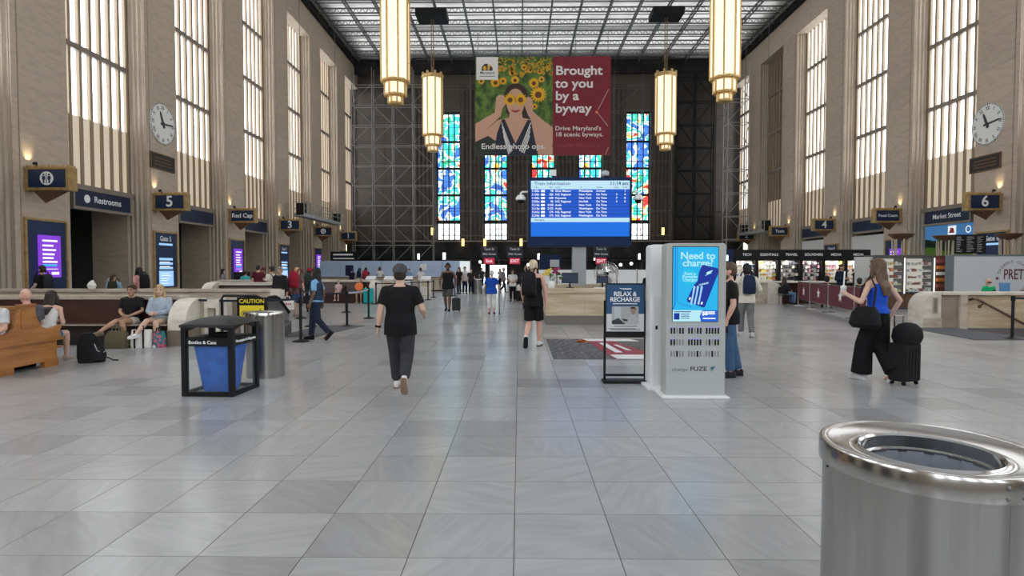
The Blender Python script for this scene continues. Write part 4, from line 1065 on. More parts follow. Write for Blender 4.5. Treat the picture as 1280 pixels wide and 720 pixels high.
sp([(150, 192), (196, 192), (196, 300), (150, 300)], -.036, 'photo_window_print', mat('photo_pale', (.5, .56, .6), .5)); sp([(134, 290), (180, 270), (210, 300), (230, 314), (140, 314), (134, 308)], -.038, 'photo_table_print', mat('photo_dark', (.03, .035, .05), .5))
sp([(262, 200), (288, 196), (300, 212), (294, 240), (278, 246), (264, 232)], -.038, 'photo_head_print', mat('photo_skin', (.38, .24, .18), .5)); sp([(256, 205), (268, 194), (292, 194), (300, 212), (280, 206)], -.040, 'photo_hair_print', mat('photo_hair', (.03, .02, .02), .5))
sp([(250, 260), (280, 244), (300, 250), (318, 285), (318, 314), (232, 314)], -.037, 'photo_shirt_print', mat('photo_shirt', (.5, .5, .53), .5)); sp([(205, 275), (245, 282), (240, 292), (215, 290)], -.040, 'photo_laptop_print', mat('photo_black', (.02, .02, .02), .5))
m = MB()
for v, a, b in ((328, 150, 305), (345, 112, 300), (352, 125, 330)): m.box(SXu(a), -.036, SZv(v + 2), SXu(b), -.034, SZv(v - 2))
m.build('small_print_lines', M_INKK, t)
# ------------------------------------------------------------------ oak bench near the left edge
t = thing('oak_bench', 'double sided orange oak bench cut by the left edge of the picture', 'bench', (-7.95, 9.4, 0))
prof = [(-1.36, .62), (-.75, .60), (-.42, .64), (-.28, .70), (-.22, .86), (-.15, 1.0), (-.13, 1.06), (.13, 1.06), (.15, .97), (.20, .82), (.27, .70), (.38, .655), (.50, .66), (.68, .70), (.70, .66), (.66, .60), (.66, .47), (.58, .45), (.58, .10), (-1.36, .10)]
prof = [(y, z) for y, z in prof]
prof[0] = (-.72, .70); prof[1] = (-.56, .665); prof[-1] = (-.66, .10); prof.insert(-1, (.58, .10)) if False else None
prof = prof[:-1] + [(-.66, .10), (-.66, .45), (-.72, .47), (-.74, .62)]
MB().prism(prof, 'x', -.06, .0).build('end_panel', M_OAK, t, bevel=.006)
MB().box(-.02, -.70, .44, .03, .70, .49).box(-.02, -.68, .30, .015, .66, .34).build('end_moulding', M_OAK, t)
MB().box(-.07, -.62, 0, .01, -.30, .10).build('foot', M_OAK, t); MB().box(-.07, .30, 0, .01, .60, .10).build('foot', M_OAK, t)
MB().box(-.05, -.14, .70, .014, .14, 1.045).box(-.07, -.16, 1.05, .015, .16, 1.09).build('centre_post', M_OAK, t)
for s in (-1, 1):
    MB().add([(-4.5, s*.62, .43), (-.06, s*.62, .43), (-.06, s*.22, .40), (-4.5, s*.22, .40), (-4.5, s*.62, .47), (-.06, s*.62, .47), (-.06, s*.22, .44), (-4.5, s*.22, .44)], [(0,1,2,3),(4,5,6,7),(0,1,5,4),(1,2,6,5),(2,3,7,6),(3,0,4,7)]).build('seat', M_OAK, t)
    MB().add([(-4.5, s*.24, .44), (-.06, s*.24, .44), (-.06, s*.10, 1.0), (-4.5, s*.10, 1.0), (-4.5, s*.20, .44), (-.06, s*.20, .44), (-.06, s*.07, 1.0), (-4.5, s*.07, 1.0)], [(0,1,2,3),(4,5,6,7),(0,1,5,4),(1,2,6,5),(2,3,7,6),(3,0,4,7)]).build('backrest', M_OAK, t)
    MB().box(-4.5, min(s*.6, s*.56), .10, -.06, max(s*.6, s*.56), .43).build('apron', M_OAK, t)
MB().box(-4.5, -.12, 1.0, -.05, .12, 1.05).build('top_rail', M_OAK, t)
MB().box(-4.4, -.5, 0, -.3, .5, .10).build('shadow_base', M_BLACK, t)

# ------------------------------------------------------------------ stone parapet with a long mahogany bench
t = thing('stone_parapet', 'long low stone parapet round the left escalator well', 'parapet', (0, 0, 0))
for k in range(6):
    a = -17.55 + k * 1.667
    MB().box(a + .003, 13.05, 0, a + 1.664, 13.35, .98).build('stone_panel', M_STONE2, t)
    MB().box(a + .003, 12.98, .98, a + 1.664, 13.42, 1.06).build('coping_stone', M_STONE2, t)
for k in range(6):
    a = -16.9 + k * 1.66
    MB().box(a + .003, 16.75, 0, a + 1.657, 17.05, 1.0).build('stone_panel', M_STONE2, t)
    MB().box(a + .003, 16.68, 1.0, a + 1.657, 17.1, 1.08).build('coping_stone', M_STONE2, t)
# end block with a rounded shoulder, niche pillars
def shoulder(y0, y1, h, r=.55, n=8):
    return [(y1, 0), (y1, h)] + [(y0 + r - r * math.sin(PI/2*k/n), h - r + r * math.cos(PI/2*k/n)) for k in range(n + 1)] + [(y0, 0)]
MB().prism(shoulder(12.5, 13.35, 1.0), 'x', -7.55, -7.16).build('end_block', M_STONEW, t, True)
MB().prism([(y - (.02 if y < 13 else 0), z) for y, z in shoulder(12.5, 13.36, .34, .02)], 'x', -7.56, -7.15).build('end_block_plinth', mat('plinth_brown', (.2, .16, .12), .5), t)
MB().box(-7.16, 13.1, 0, -6.85, 13.35, .98).build('stone_panel', M_STONE2, t)
def niche_pillar(x0, x1, y, h):
    MB().box(x0, y, 0, x0 + .07, y + .35, h).box(x1 - .07, y, 0, x1, y + .35, h).box(x0 + .07, y, 0, x1 - .07, y + .35, .25).box(x0 + .07, y, h - .2, x1 - .07, y + .35, h).build('niche_pillar', M_STONEW, t)
    MB().box(x0 + .07, y + .08, .25, x1 - .07, y + .35, h - .2).build('bronze_niche', M_TRANSOM, t)
niche_pillar(-7.05, -6.72, 13.05, .98)
niche_pillar(-7.05, -6.78, 16.55, 1.06)
MB().box(-6.66, 13.15, 0, -6.58, 13.38, .96).build('slim_pillar', M_STONEW, t)
MB().box(-6.75, 13.4, .0, -6.45, 13.5, .9).build('brown_stone_panel', mat('warm_brown_stone', (.27, .2, .15), .5), t)
t = thing('mahogany_bench', 'long dark mahogany wall bench with two women seated at its right end', 'bench', (0, 0, 0))
for k in range(3):
    a = -17.55 + k * 3.33
    MB().prism([(13.05, .44), (12.92, .44), (13.0, .96), (13.05, .96)], 'x', a + .004, a + 3.326).build('backrest_panel', M_MAHOG, t)
MB().box(-17.55, 12.48, .42, -7.56, 13.05, .455).build('seat', M_MAHOG, t, bevel=.008)
MB().box(-17.55, 12.465, .44, -7.56, 12.50, .468).build('worn_seat_edge', mat('worn_edge', (.45, .36, .30), .35), t)
MB().box(-17.55, 12.62, 0, -7.56, 13.05, .42).build('base', mat('dark_bench_base', (.022, .012, .012), .5), t)

# ------------------------------------------------------------------ escalator mouth with caution sign
t = thing('escalator', 'escalator mouth with black handrail loops beside the stone pillar', 'escalator', (0, 0, 0))
def loop(x):
    pts = [(x, 14.9, .55), (x, 14.3, .93), (x, 14.1, .98)] + [(x, 13.75 - .30 * math.sin(PI*k/8), .68 + .30 * math.cos(PI*k/8)) for k in range(9)] + [(x, 14.2, .36), (x, 14.9, .10)]
    MB().tube(pts, .045, 8).build('handrail', M_RUBBER, t, True)
    poly = [(q[1], q[2]) for q in pts]; MB().prism([(y, z) for y, z in poly], 'x', x - .012, x + .012).build('balustrade_panel', M_STEELP, t)
    MB().box(x - .07, 13.7, 0, x + .07, 14.9, .34).build('skirt', M_STEEL, t)
loop(-6.40); loop(-5.88)
MB().box(-6.33, 13.6, 0, -5.95, 14.9, .02).build('landing_plate', M_STEEL, t)
t = thing('caution_sign', 'yellow and black caution sign in a black tube frame at the escalator', 'sign', (-5.95, 12.95, 0))
MB().tube([(-.75, .2, 0), (-.75, .2, .98), (-.66, .1, 1.06), (.1, 0, 1.06), (.28, 0, 1.0), (.36, 0, .86), (.36, 0, .0)], .028, 8).build('tube_frame', M_BLACKM, t, True)
MB().box(-.30, -.02, .42, .34, .01, 1.03).build('panel', M_BLACK, t)
MB().box(-.24, -.028, .46, .30, -.02, .85).build('yellow_field', mat('caution_yellow', (.78, .62, .02), .5), t)
text('CAUTION', .125, (.03, -.024, .94), mat('caution_yellow', (.78, .62, .02), .5), t, bold=.02)
m = MB()
for x in (-.12, .06): m.lathe([(.04, 0), (.065, 0), (.065, .006), (.04, .006)], 18, closed=True); 
m = MB()
for x in (-.14, .03):
    for k in range(16): a = 2*PI*k/16; m.obox((x + .055*math.cos(a), -.031, .67 + .055*math.sin(a)), (.022, .006, .012), (0, -a - PI/2, 0))
    m.box(x - .02, -.034, .64, x + .02, -.028, .70)
for x, h in ((.16, .07), (.22, .1)): m.box(x - .02, -.034, .63, x + .02, -.028, .63 + h); m.ell((x, -.03, .65 + h), (.018, .006, .018), 8, 6)
m.build('pictograms', M_INKK, t)
m = MB().box(-.18, -.031, .53, .24, -.028, .545).box(-.12, -.031, .50, .18, -.028, .51); m.build('small_lines', M_INKK, t)
def mat_(label, pts):
    o = MB().prism(pts, 'z', .001, .012).build('floor_mat', M_MATG); tag(o, label, 'mat')
mat_('charcoal entrance mat beside the uniformed woman', [(-5.95, 14.2), (-5.75, 17.1), (-4.5, 17.1), (-4.95, 14.25)])
mat_('charcoal entrance mat at the head of the right stairs', [(10.6, 13.75), (10.95, 16.6), (12.18, 16.6), (12.18, 13.75)])

# ------------------------------------------------------------------ right stairs: parapet, steps, handrail
t = thing('stair_parapet', 'stone parapet of the right stairs with a niche in its rounded end', 'parapet', (0, 0, 0))
MB().prism([(11.36, 0), (11.36, .55)] + [(11.36 + .45 - .45 * math.cos(PI/2*k/8), .55 + .45 * math.sin(PI/2*k/8)) for k in range(9)] + [(11.84, 1.0), (11.84, 0)], 'y', 16.62, 17.3).build('end_block', M_STONEW, t)
MB().box(11.35, 16.6, .0, 11.85, 16.63, .28).build('plinth', M_STONE2, t)
MB().box(11.60, 16.6, .40, 11.74, 16.625, .86).build('niche_frame', mat('niche_frame', (.38, .33, .26), .5), t); MB().box(11.63, 16.595, .44, 11.71, 16.615, .82).build('bronze_niche', M_TRANSOM, t)
for k, (a, b) in enumerate(((11.84, 12.32), (12.52, 15.5), (15.5, 18.5))):
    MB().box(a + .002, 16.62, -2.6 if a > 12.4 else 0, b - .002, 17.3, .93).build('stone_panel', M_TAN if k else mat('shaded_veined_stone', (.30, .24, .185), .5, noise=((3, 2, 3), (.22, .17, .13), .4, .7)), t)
MB().box(12.32, 16.54, -.3, 12.52, 17.3, .93).build('pilaster', M_STONE2, t)
MB().box(11.84, 16.54, .93, 18.5, 17.34, 1.0).build('coping', M_STONEW, t)
t = thing('stair_flight', 'stone stairs going down below the bronze handrail', 'stairs', (0, 0, 0))
for k in range(14):
    MB().box(12.25 + .31 * k, 13.9, -.17 * (k + 1) - .2, 12.25 + .31 * (k + 1) + .02, 16.55, -.17 * (k + 1)).build('step', M_STONE2, t)
MB().box(12.1, 13.9, -.25, 12.25, 16.55, -.001).build('top_nosing', M_STONEW, t)
MB().box(12.2, 13.7, -2.7, 18.5, 13.9, -.01).build('near_cheek_wall', M_STONE2, t); MB().box(18.5, 13.7, -2.7, 18.7, 17, -.01).build('end_wall', M_STONE2, t)
t = thing('stair_handrail', 'bronze handrail sloping down the stone wall of the right stairs', 'handrail', (0, 0, 0))
MB().tube([(12.62, 16.6, .80), (12.62, 16.5, .83), (12.72, 16.47, .82), (17, 16.47, -1.45)], .035, 8).build('rail', mat('handrail_bronze', (.10, .065, .045), .3, .6), t, True)
for x in (12.9, 15.0): MB().cyl((x, 16.47, .82 - (x - 12.72) * .53 - .03), (x, 16.62, .82 - (x - 12.72) * .53 - .12), .02, n=8).cyl((x, 16.6, .82 - (x-12.72)*.53 - .12), (x, 16.62, .82 - (x-12.72)*.53 - .12), .05, n=10).build('wall_bracket', M_BRZ, t)

# ------------------------------------------------------------------ stanchions and belts
st0 = None
def stanchion(label, x, y):
    global st0
    if st0 is None:
        st0 = thing('belt_stanchion', label, 'stanchion', (x, y, 0), 0, 'black belt stanchions')
        MB().lathe([(0, 0), (.19, 0), (.19, .012), (.15, .03), (.05, .05), (.035, .07), (0, .07)], 24).build('base', M_BLACKM, st0, True)
        MB().cyl((0, 0, .05), (0, 0, .92), .033, n=14).build('post', M_BLACKM, st0, True)
        MB().cyl((0, 0, .90), (0, 0, 1.02), .045, n=14).build('belt_head', M_BLACK, st0, True)
        return st0
    return dup(st0, (x, y, 0), label=label)
S = [(-4.98, 13.31, 'black belt stanchion nearest of the left group, just left of the uniformed woman'), (-6.0, 16.83, 'black belt stanchion beside the steel bin, left of the uniformed woman'), (-7.31, 19.56, 'black belt stanchion behind the uniformed woman, before the red backpack'),
     (-4.96, 16.85, 'black belt stanchion on the mat edge right of the uniformed woman'), (-5.04, 19.59, 'black belt stanchion left of the man in black, before the turquoise case'), (-6.6, 22.3, 'black belt stanchion beside the turquoise case, a step behind the next post'),
     (-6.72, 27.5, 'black belt stanchion at the white counter end behind the man in black'), (-4.85, 31.21, 'black belt stanchion right of the cap of the man in black, nearer one'), (-4.94, 33.82, 'black belt stanchion right of the cap of the man in black, farther one'),
     (-6.0, 16.0, ''), (11.63, 13.97, 'black belt stanchion at the right edge in front of the stair handrail'), (-3.95, 36.0, 'black belt stanchion by the three people near the small far bin')]
for x, y, l in S:
    if l: stanchion(l, x, y)
def belt(label, p, q, c=None):
    t = MB(); n = 10; P = []
    for k in range(n + 1):
        f = k / n; P.append((p[0] + (q[0]-p[0])*f, p[1] + (q[1]-p[1])*f, .97 - .03 * math.sin(PI * f)))
    v = [(x, y, z - .025) for x, y, z in P] + [(x, y, z + .025) for x, y, z in P]
    t.add(v, [(k, k+1, n+2+k, n+1+k) for k in range(n)])
    o = t.build('queue_belt', c or mat('belt_navy', (.012, .014, .03), .7)); sol = o.modifiers.new('thickness', 'SOLIDIFY'); sol.thickness = .004
    tag(o, label, 'belt', 'queue belts')
belt('black belt from the escalator to the stanchion beside the steel bin', (-7.4, 13.0), (-4.98, 13.31))
belt('black belt between the bin side stanchion and the one behind it', (-6.0, 16.83), (-7.31, 19.56))
belt('black belt running right behind the uniformed woman at her waist', (-6.0, 16.83), (-4.96, 16.85))
belt('white patterned belt right of the uniformed woman', (-4.96, 16.85), (-5.04, 19.59), mat('belt_pale', (.4, .42, .5), .7))
belt('belt behind the man in black at his left shoulder', (-6.72, 27.5), (-4.85, 31.21))
belt('belt behind the man in black at his right shoulder', (-4.85, 31.21), (-4.94, 33.82))
belt('black belt leaving the picture at the right edge', (11.63, 13.97), (15.0, 13.6))

# ------------------------------------------------------------------ second long bench beyond, desks by the left wall
t = thing('stone_back_bench', 'distant long bench with pale stone top and dark mahogany back', 'bench', (0, 0, 0))
for k in range(4): MB().prism([(28.6, 0), (28.5, .5), (28.65, 1.02), (28.75, 1.02), (28.75, 0)], 'x', -14.6 + k * 1.86, -14.6 + (k + 1) * 1.86 - .01).build('backrest_panel', M_MAHOG, t)
MB().box(-14.7, 28.1, .40, -7.1, 28.6, .46).build('seat', M_MAHOG, t); MB().box(-14.6, 28.2, 0, -7.2, 28.6, .40).build('base', M_MAHOG, t)
MB().box(-14.8, 28.6, 1.02, -7.0, 29.1, 1.12).build('coping', M_STONEW, t)
MB().prism(shoulder(28.0, 29.0, 1.05), 'x', -15.0, -14.6).build('end_block', M_STONEW, t, True); MB().prism(shoulder(28.0, 29.0, 1.05), 'x', -7.2, -6.8).build('end_block', M_STONEW, t, True)
t = thing('stone_back_bench', 'middle bench behind the stone parapet with a curved pale stone end', 'bench', (0, 0, 0))
MB().prism(shoulder(20.0, 21.0, 1.18), 'x', -10.95, -10.6).build('end_block', M_STONEW, t, True)
for k in range(2): MB().prism([(20.6, 0), (20.5, .5), (20.65, 1.08), (20.8, 1.08), (20.8, 0)], 'x', -10.6 + k * 1.2, -10.6 + (k + 1) * 1.2 - .01).build('backrest_panel', M_MAHOG, t)
MB().box(-10.6, 20.1, .40, -8.2, 20.6, .46).build('seat', M_MAHOG, t); MB().box(-10.6, 20.55, 1.08, -8.2, 20.95, 1.18).build('coping', M_STONEW, t)
t = thing('service_desk', 'dark service desk at the left wall by the Red Cap sign', 'desk', (-13.6, 29.6, 0))
MB().box(-1.4, 0, .7, 1.6, .8, .76).build('top', M_BLACK, t)
for x in (-1.3, 1.4): MB().box(x, .05, 0, x + .06, .75, .7).build('leg_panel', M_BLACK, t)
monitor('black computer monitor on the service desk below the purple screen', -14.2, 29.95, .76, 20, .75, .6)
monitor('black computer monitor beside the bigger one on the service desk', -13.3, 30.0, .76, -10, .45, .4)

# ------------------------------------------------------------------ ticket hall at the far left
M_PBLUE = mat('pale_blue_panel', (.42, .54, .72), .5)
t = thing('ticket_wall', 'pale blue panelled ticket wall below the dark hoarding', 'partition', (-16.2, 47.6, 0))
for k in range(7): MB().box(k * 1.66 + .02, 0, 0, (k + 1) * 1.66 - .02, .1, 2.3).build('panel', M_PBLUE, t)
MB().box(11.4, -.1, 0, 12.2, .12, 2.28).build('lit_end_panel', glow('lit_white_panel', (.85, .92, .95), .9), t)
MB().box(2.1, -.04, 1.1, 2.75, 0, 1.95).build('notice_board', M_NAVY, t)
MB().box(8.2, -.04, 1.55, 8.7, 0, 2.05).build('white_notice', M_WHITE, t)
t = thing('ticket_counter', 'long ticket counter with a pale front before the blue wall', 'counter', (-16.0, 43.2, 0))
for k in range(8): MB().box(k * 1.3 + .01, 0, .1, (k + 1) * 1.3 - .01, .08, 1.0).build('front_panel', M_STONE2, t)
MB().box(-.1, -.1, 1.0, 10.5, .8, 1.06).build('top', mat('counter_brown', (.2, .12, .09), .4), t); MB().box(0, .08, 0, 10.4, .7, .1).build('base', M_BLACK, t)
for k in range(4):
    tt = thing('ticket_machine', 'pale ticket gate box %s in the row before the ticket counter' % ('first from the left', 'second from the left', 'third from the left', 'last at the right')[k], 'machine', (-9.3 + k * 1.15, 36.5, 0))
    MB().box(-.32, 0, 0, .32, .5, 1.0).build('body', M_STONEW if k % 2 else M_STEEL, tt); MB().box(-.25, -.02, .55, .25, 0, .9).build('front', M_TAN if k % 2 else M_WHITE, tt)
    MB().prism([(0, 1.0), (.5, 1.0), (.5, 1.2)], 'x', -.3, .3).build('hood', M_WHITE, tt)
t = thing('hanging_sign', 'dark sign with small white lines above the ticket wall', 'sign', (-14.2, 47.66, 2.3))
MB().box(-1.1, -.05, 0, 1.1, .05, .75).build('panel', M_BLACK, t); MB().box(-.9, -.06, .45, .7, -.05, .58).box(-.9, -.06, .15, .8, -.05, .24).build('lettering_lines', M_INKW, t)
M_RED = mat('exit_red', (.5, .015, .05), .5, emit=(.55, .02, .08), estr=.5)
for x, w, lb in ((-2.55, 'Exit', 'left, beside the lit door'), (-.38, 'EXIT', 'just left of the information board'), (6.95, 'EXIT', 'seen right of the board post')):
    t = thing('exit_sign', 'dark hanging sign with a red exit box, %s' % lb, 'sign', (x * 1.236, 61.82, 2.18), 0)
    t.scale = (1.236, 1.236, 1.236)
    MB().box(-.72, -.06, .5, .72, .06, 1.5).build('panel', mat('exit_panel', (.012, .018, .032), .5), t); MB().box(-.45, -.08, -.02, .45, .05, .5).build('red_box', M_RED, t)
    text('Taxis St', .27, (0, -.063, 1.25), M_INKW, t, bold=.01); text('30th Street', .25, (0, -.063, .83), M_INKW, t, bold=.01); text(w, .36, (0, -.085, .23), glow('exit_letter', (1, .8, .85), 1), t, bold=.02)
for x, y, z, lb in ((-3.65, 55, 2.3, 'left of the lit far door'), (.85, 55, 2.05, 'left of the board post'), (8.6, 50, 2.0, 'right of the fan'), (9.5, 50, 2.1, 'far right of the fan')):
    tag(MB().ell((0, 0, 0), (.13, .13, .13), 10, 8).build('ceiling_downlight', glow('downlight', (1, .97, .9), 5), loc=(x, y, z)), 'small bright lamp in the dark lobby, ' + lb, 'lamp')

# ------------------------------------------------------------------ shop wall at the right
t = thing('shop_fixture', 'black shop wall with six lit bays of goods under white headings', 'shop fixture', (10.55, 29.0, 0))
SWD = 6.5 / 6
MB().box(-.05, -.06, 2.08, 6.6, .5, 2.6).build('header', M_BLACK, t); MB().box(-.05, .55, 0, 6.6, .62, 2.6).build('back', M_BLACK, t)
goods = [mat('goods_%d' % k, c, .5) for k, c in enumerate(((.7, .65, .55), (.75, .25, .05), (.03, .03, .04), (.65, .55, .1), (.06, .12, .35), (.7, .3, .4), (.8, .8, .78), (.3, .08, .06)))]
pals = ((6, 4, 6, 0), (1, 0, 3, 6), (2, 6, 0, 2), (5, 2, 6, 2), (3, 5, 6, 0), (1, 6, 7, 0))
M_BACKL = glow('lit_shelf_back', (1, .93, .8), .55)
rnd = random.Random(11)
for b, w in enumerate(('TECH', 'ESSENTIALS', 'TRAVEL', 'SOUVENIRS', 'MEDIA', 'MEDIA')):
    x0 = b * SWD; 
    MB().box(x0 - .06, -.02, 0, x0 + .10, .55, 2.1).build('bay_divider', M_BLACK, t)
    text(w, .17, (x0 + SWD/2 + .05, -.065, 2.35), M_INKW, t, bold=.01)
    MB().box(x0 + .12, .50, .9, x0 + SWD - .08, .54, 2.06).build('lit_back_panel', M_BACKL if b not in (2, 3) else glow('dim_shelf_back', (1, .93, .85), .25), t)
    for s in range(6):
        z = .92 + s * .19
        sh = MB().box(x0 + .11, .1, z, x0 + SWD - .07, .5, z + .015).build('shelf', M_WHITE if b not in (2, 3) else M_BLACK, t)
        for q in range(6):
            if rnd.random() < .12: continue
            cx = x0 + .18 + q * .15 + rnd.uniform(-.02, .02); hh = rnd.uniform(.08, .16); ww = rnd.uniform(.045, .07)
            g_ = MB().box(cx - ww, .12, z + .015, cx + ww, .26, z + .015 + hh) if rnd.random() < .6 else MB().cyl((cx, .19, z + .015), (cx, .19, z + .015 + hh), ww, ww * .8, 8)
            g_.build('goods_pack', goods[rnd.choice(pals[b])], sh)
    l = bpy.data.lights.new('bay_light', 'AREA'); l.energy = 14; l.size = .8; l.size_y = .1; l.shape = 'RECTANGLE'; l.color = (1, .93, .82)
    lo = bpy.data.objects.new('bay_light', l); COL.objects.link(lo); lo.parent = t; lo.location = (x0 + SWD/2, .02, 2.06); lo.rotation_euler = (R(28), 0, 0)
MB().box(6.45, -.02, 0, 6.6, .55, 2.1).build('bay_divider', M_BLACK, t)
t = thing('drinks_cooler', 'navy drinks cooler with a glowing white sign left of the shop bays', 'cooler', (9.65, 28.6, 0))
MB().box(-.7, 0, 0, .7, .7, 2.62).build('cabinet', M_NAVY, t); MB().box(-.35, -.03, 2.05, .45, 0, 2.32).build('glowing_sign', glow('cooler_sign', (.75, .92, 1), 3), t)
MB().box(-.1, -.02, .3, .55, 0, 1.75).build('glass_door', glow('cooler_inside', (.15, .35, .5), .5), t); MB().box(.12, -.035, .7, .15, -.02, 1.9).build('door_handle', M_CHROME, t)
t = thing('stone_end_counter', 'pale stone bench end and counter before the shop wall', 'counter', (10.3, 27.75, 0))
MB().prism([(2.05, 0), (2.05, .72), (1.98, .88), (1.85, .97), (1.7, 1.0), (1.4, 1.0), (1.4, 0)], 'y', 0, .6).build('rounded_end', M_STONEW, t)
MB().box(-.6, .1, 0, 1.4, .6, 1.0).build('stone_front', M_STONE2, t); MB().box(-.8, .0, 1.0, 8.5, .7, 1.08).build('counter_top', M_STONEW, t); MB().box(2.15, .3, 0, 8.4, .6, 1.0).build('dark_front', M_MAHOG, t)
# burgundy star barrier
M_BURG = mat('burgundy_banner', (.115, .012, .028), .6)
pts = [(12.75, 27.0), (12.15, 24.7), (11.66, 22.3), (11.05, 19.5), (10.75, 17.4)]
def star(r, cx, cz): return [(cx + (r if k % 2 == 0 else r * .42) * math.sin(PI*k/5), cz + (r if k % 2 == 0 else r * .42) * math.cos(PI*k/5)) for k in range(10)]
for k in range(4):
    (xa, ya), (xb, yb) = pts[k], pts[k+1]; L = math.hypot(xb - xa, yb - ya); an = math.degrees(math.atan2(yb - ya, xb - xa))
    t = thing('star_barrier', 'burgundy barrier panel with a white star, %s' % ('farthest, by the seated woman', 'second from the far end', 'third from the far end', 'nearest, behind the cup')[k], 'barrier', (xa, ya, 0), an, 'burgundy star barriers')
    MB().box(.06, -.01, .30, L - .04, .01, 1.06).build('banner_cloth', M_BURG, t)
    MB().prism(star(.22, L/2, .68), 'y', -.016, -.008).build('white_star', M_INKW, t)
    MB().cyl((0, 0, .03), (0, 0, 1.12), .028, n=10).box(-.2, -.2, 0, .2, .2, .03).build('post', M_STEELP, t)
    MB().cyl((0, 0, 1.07), (L, 0, 1.07), .015, n=6).cyl((0, 0, .29), (L, 0, .29), .015, n=6).build('cross_bars', M_STEELP, t)
for x, y, lb in ((14.3, 23.5, 'nearer'), (15.0, 25.4, 'farther')):
    t = thing('cafe_table', 'small round cafe table behind the star barriers, the %s one' % lb, 'table', (x, y, 0))
    MB().cyl((0, 0, .72), (0, 0, .75), .4, n=24).build('top', M_BLACK, t); MB().cyl((0, 0, .03), (0, 0, .72), .04, n=8).cyl((0, 0, 0), (0, 0, .03), .25, n=16).build('pedestal', M_BLACKM, t)
# chilled cases and white kiosk wall
for k, (x0, x1) in enumerate(((14.5, 15.75), (15.75, 16.95))):
    t = thing('chilled_case', 'lit chilled food case with glass front, %s of the two beside the white kiosk wall' % ('left', 'right')[k], 'fridge', (x0, 24.2, 0))
    w = x1 - x0
    MB().box(0, .7, .1, w, .75, 2.1).box(0, 0, 2.1, w, .75, 2.22).box(0, 0, 0, w, .75, .1).box(0, 0, .1, .05, .7, 2.1).box(w - .05, 0, .1, w, .7, 2.1).build('cabinet', mat('case_grey', (.12, .12, .12), .4, .5), t)
    MB().box(.06, .66, .75, w - .06, .69, 2.08).build('lit_back_panel', M_BACKL, t)
    MB().box(.02, -.02, .1, w - .02, .0, .62).build('lower_grille', M_BRZ, t)
    MB().box(w - .045, -.03, .65, w - .01, 0, 2.1).build('door_frame', glow('case_tube', (1, .97, .9), 1.6), t)
    for s in range(5):
        z = .72 + s * .27; sh = MB().box(.06, .1, z, w - .06, .62, z + .02).build('shelf', M_WHITE, t)
        for q in range(7):
            cx = .14 + q * (w - .26) / 6; hh = rnd.uniform(.06, .15)
            MB().box(cx - .06, .12, z + .02, cx + .055, .3, z + .02 + hh).build('food_pack', goods[rnd.choice((6, 0, 6, 3, 1, 7) if k == 0 else (6, 6, 7, 0, 6))], sh)
    MB().box(.05, -.012, .65, w - .05, -.006, 2.1).build('glass_door', M_GLASS, t)
t = thing('wall_case', 'narrow red and white food shelf beside the white kiosk wall', 'shelf', (16.97, 24.0, 0))
MB().box(0, .2, 0, .42, .8, 2.2).build('body', mat('brown_case', (.16, .06, .04), .4), t)
for z in (.9, 1.15, 1.4, 1.65, 1.9): MB().box(.03, .1, z, .38, .2, z + .13).build('food_pack', goods[(7, 1, 6, 1, 7)[int((z - .9) / .25 + .1)]], t)
t = thing('kiosk_wall', 'white coffee kiosk wall with a round logo behind the stair parapet', 'kiosk wall', (17.25, 23.6, 0))
MB().box(0, 0, 0, 5.3, .15, 2.16).build('white_panel', mat('kiosk_wall_white', (.60, .62, .64), .45), t); MB().box(-.2, -.02, 0, 0.02, .17, 2.2).box(0, -.02, 2.16, 5.3, .17, 2.22).build('grey_frame', mat('kiosk_frame', (.16, .19, .21), .45), t)
lx, lz = 2.38, 1.40
M_MAR = mat('maroon_ink', (.12, .02, .045), .5)
text('PRET', .58, (lx, -.005, lz + .02), M_MAR, t, bold=.01, sx=.62)
for k, ch in enumerate('ORGANIC COFFEE'):
    a = R(-72 + k * 144 / 13); text(ch, .15, (lx + .60 * math.sin(a), -.005, lz - .08 + .62 * math.cos(a)), M_MAR, t, rot=(90, math.degrees(a), 0))
for k, ch in enumerate('DOOF LARUTAN'):
    a = R(116 + k * 128 / 11); text(ch, .15, (lx + .60 * math.sin(a), -.005, lz - .08 + .62 * math.cos(a)), M_MAR, t, rot=(90, math.degrees(a) + 180, 0))
for s in (-1, 1): MB().prism(star(.09, lx + s * .64, lz - .12), 'y', -.006, 0).build('logo_star', M_MAR, t)
t = thing('menu_board', 'black menu board with three columns of small white text on the kiosk', 'menu board', (17.35, 23.66, 2.22))
for k in range(3):
    MB().box(k * .41, 0, .05, k * .41 + .40, .05, .80).build('board', M_BLACK, t); m = MB()
    for q in range(11): m.box(k*.41 + .05, -.004, .70 - q*.058, k*.41 + .05 + rnd.uniform(.12, .3), 0, .715 - q*.058)
    m.build('menu_lines', mat('menu_grey', (.4, .4, .4), .5), t)
MB().cyl((.2, .025, 0), (.2, .025, .06), .02, n=6).cyl((1.0, .025, 0), (1.0, .025, .06), .02, n=6).build('feet', M_BLACKM, t)
t = thing('white_board', 'plain pale board behind the head of the woman with the cup', 'board', (13.75, 24.3, 0))
MB().box(0, 0, .9, .75, .04, 2.15).build('panel', mat('pale_board', (.5, .5, .48), .5), t); MB().box(.05, 0, 0, .1, .04, .9).box(.65, 0, 0, .7, .04, .9).box(-.04, -.01, .85, .79, .05, .9).box(-.04, -.01, .9, 0, .05, 1.5).build('frame', M_BLACKM, t)
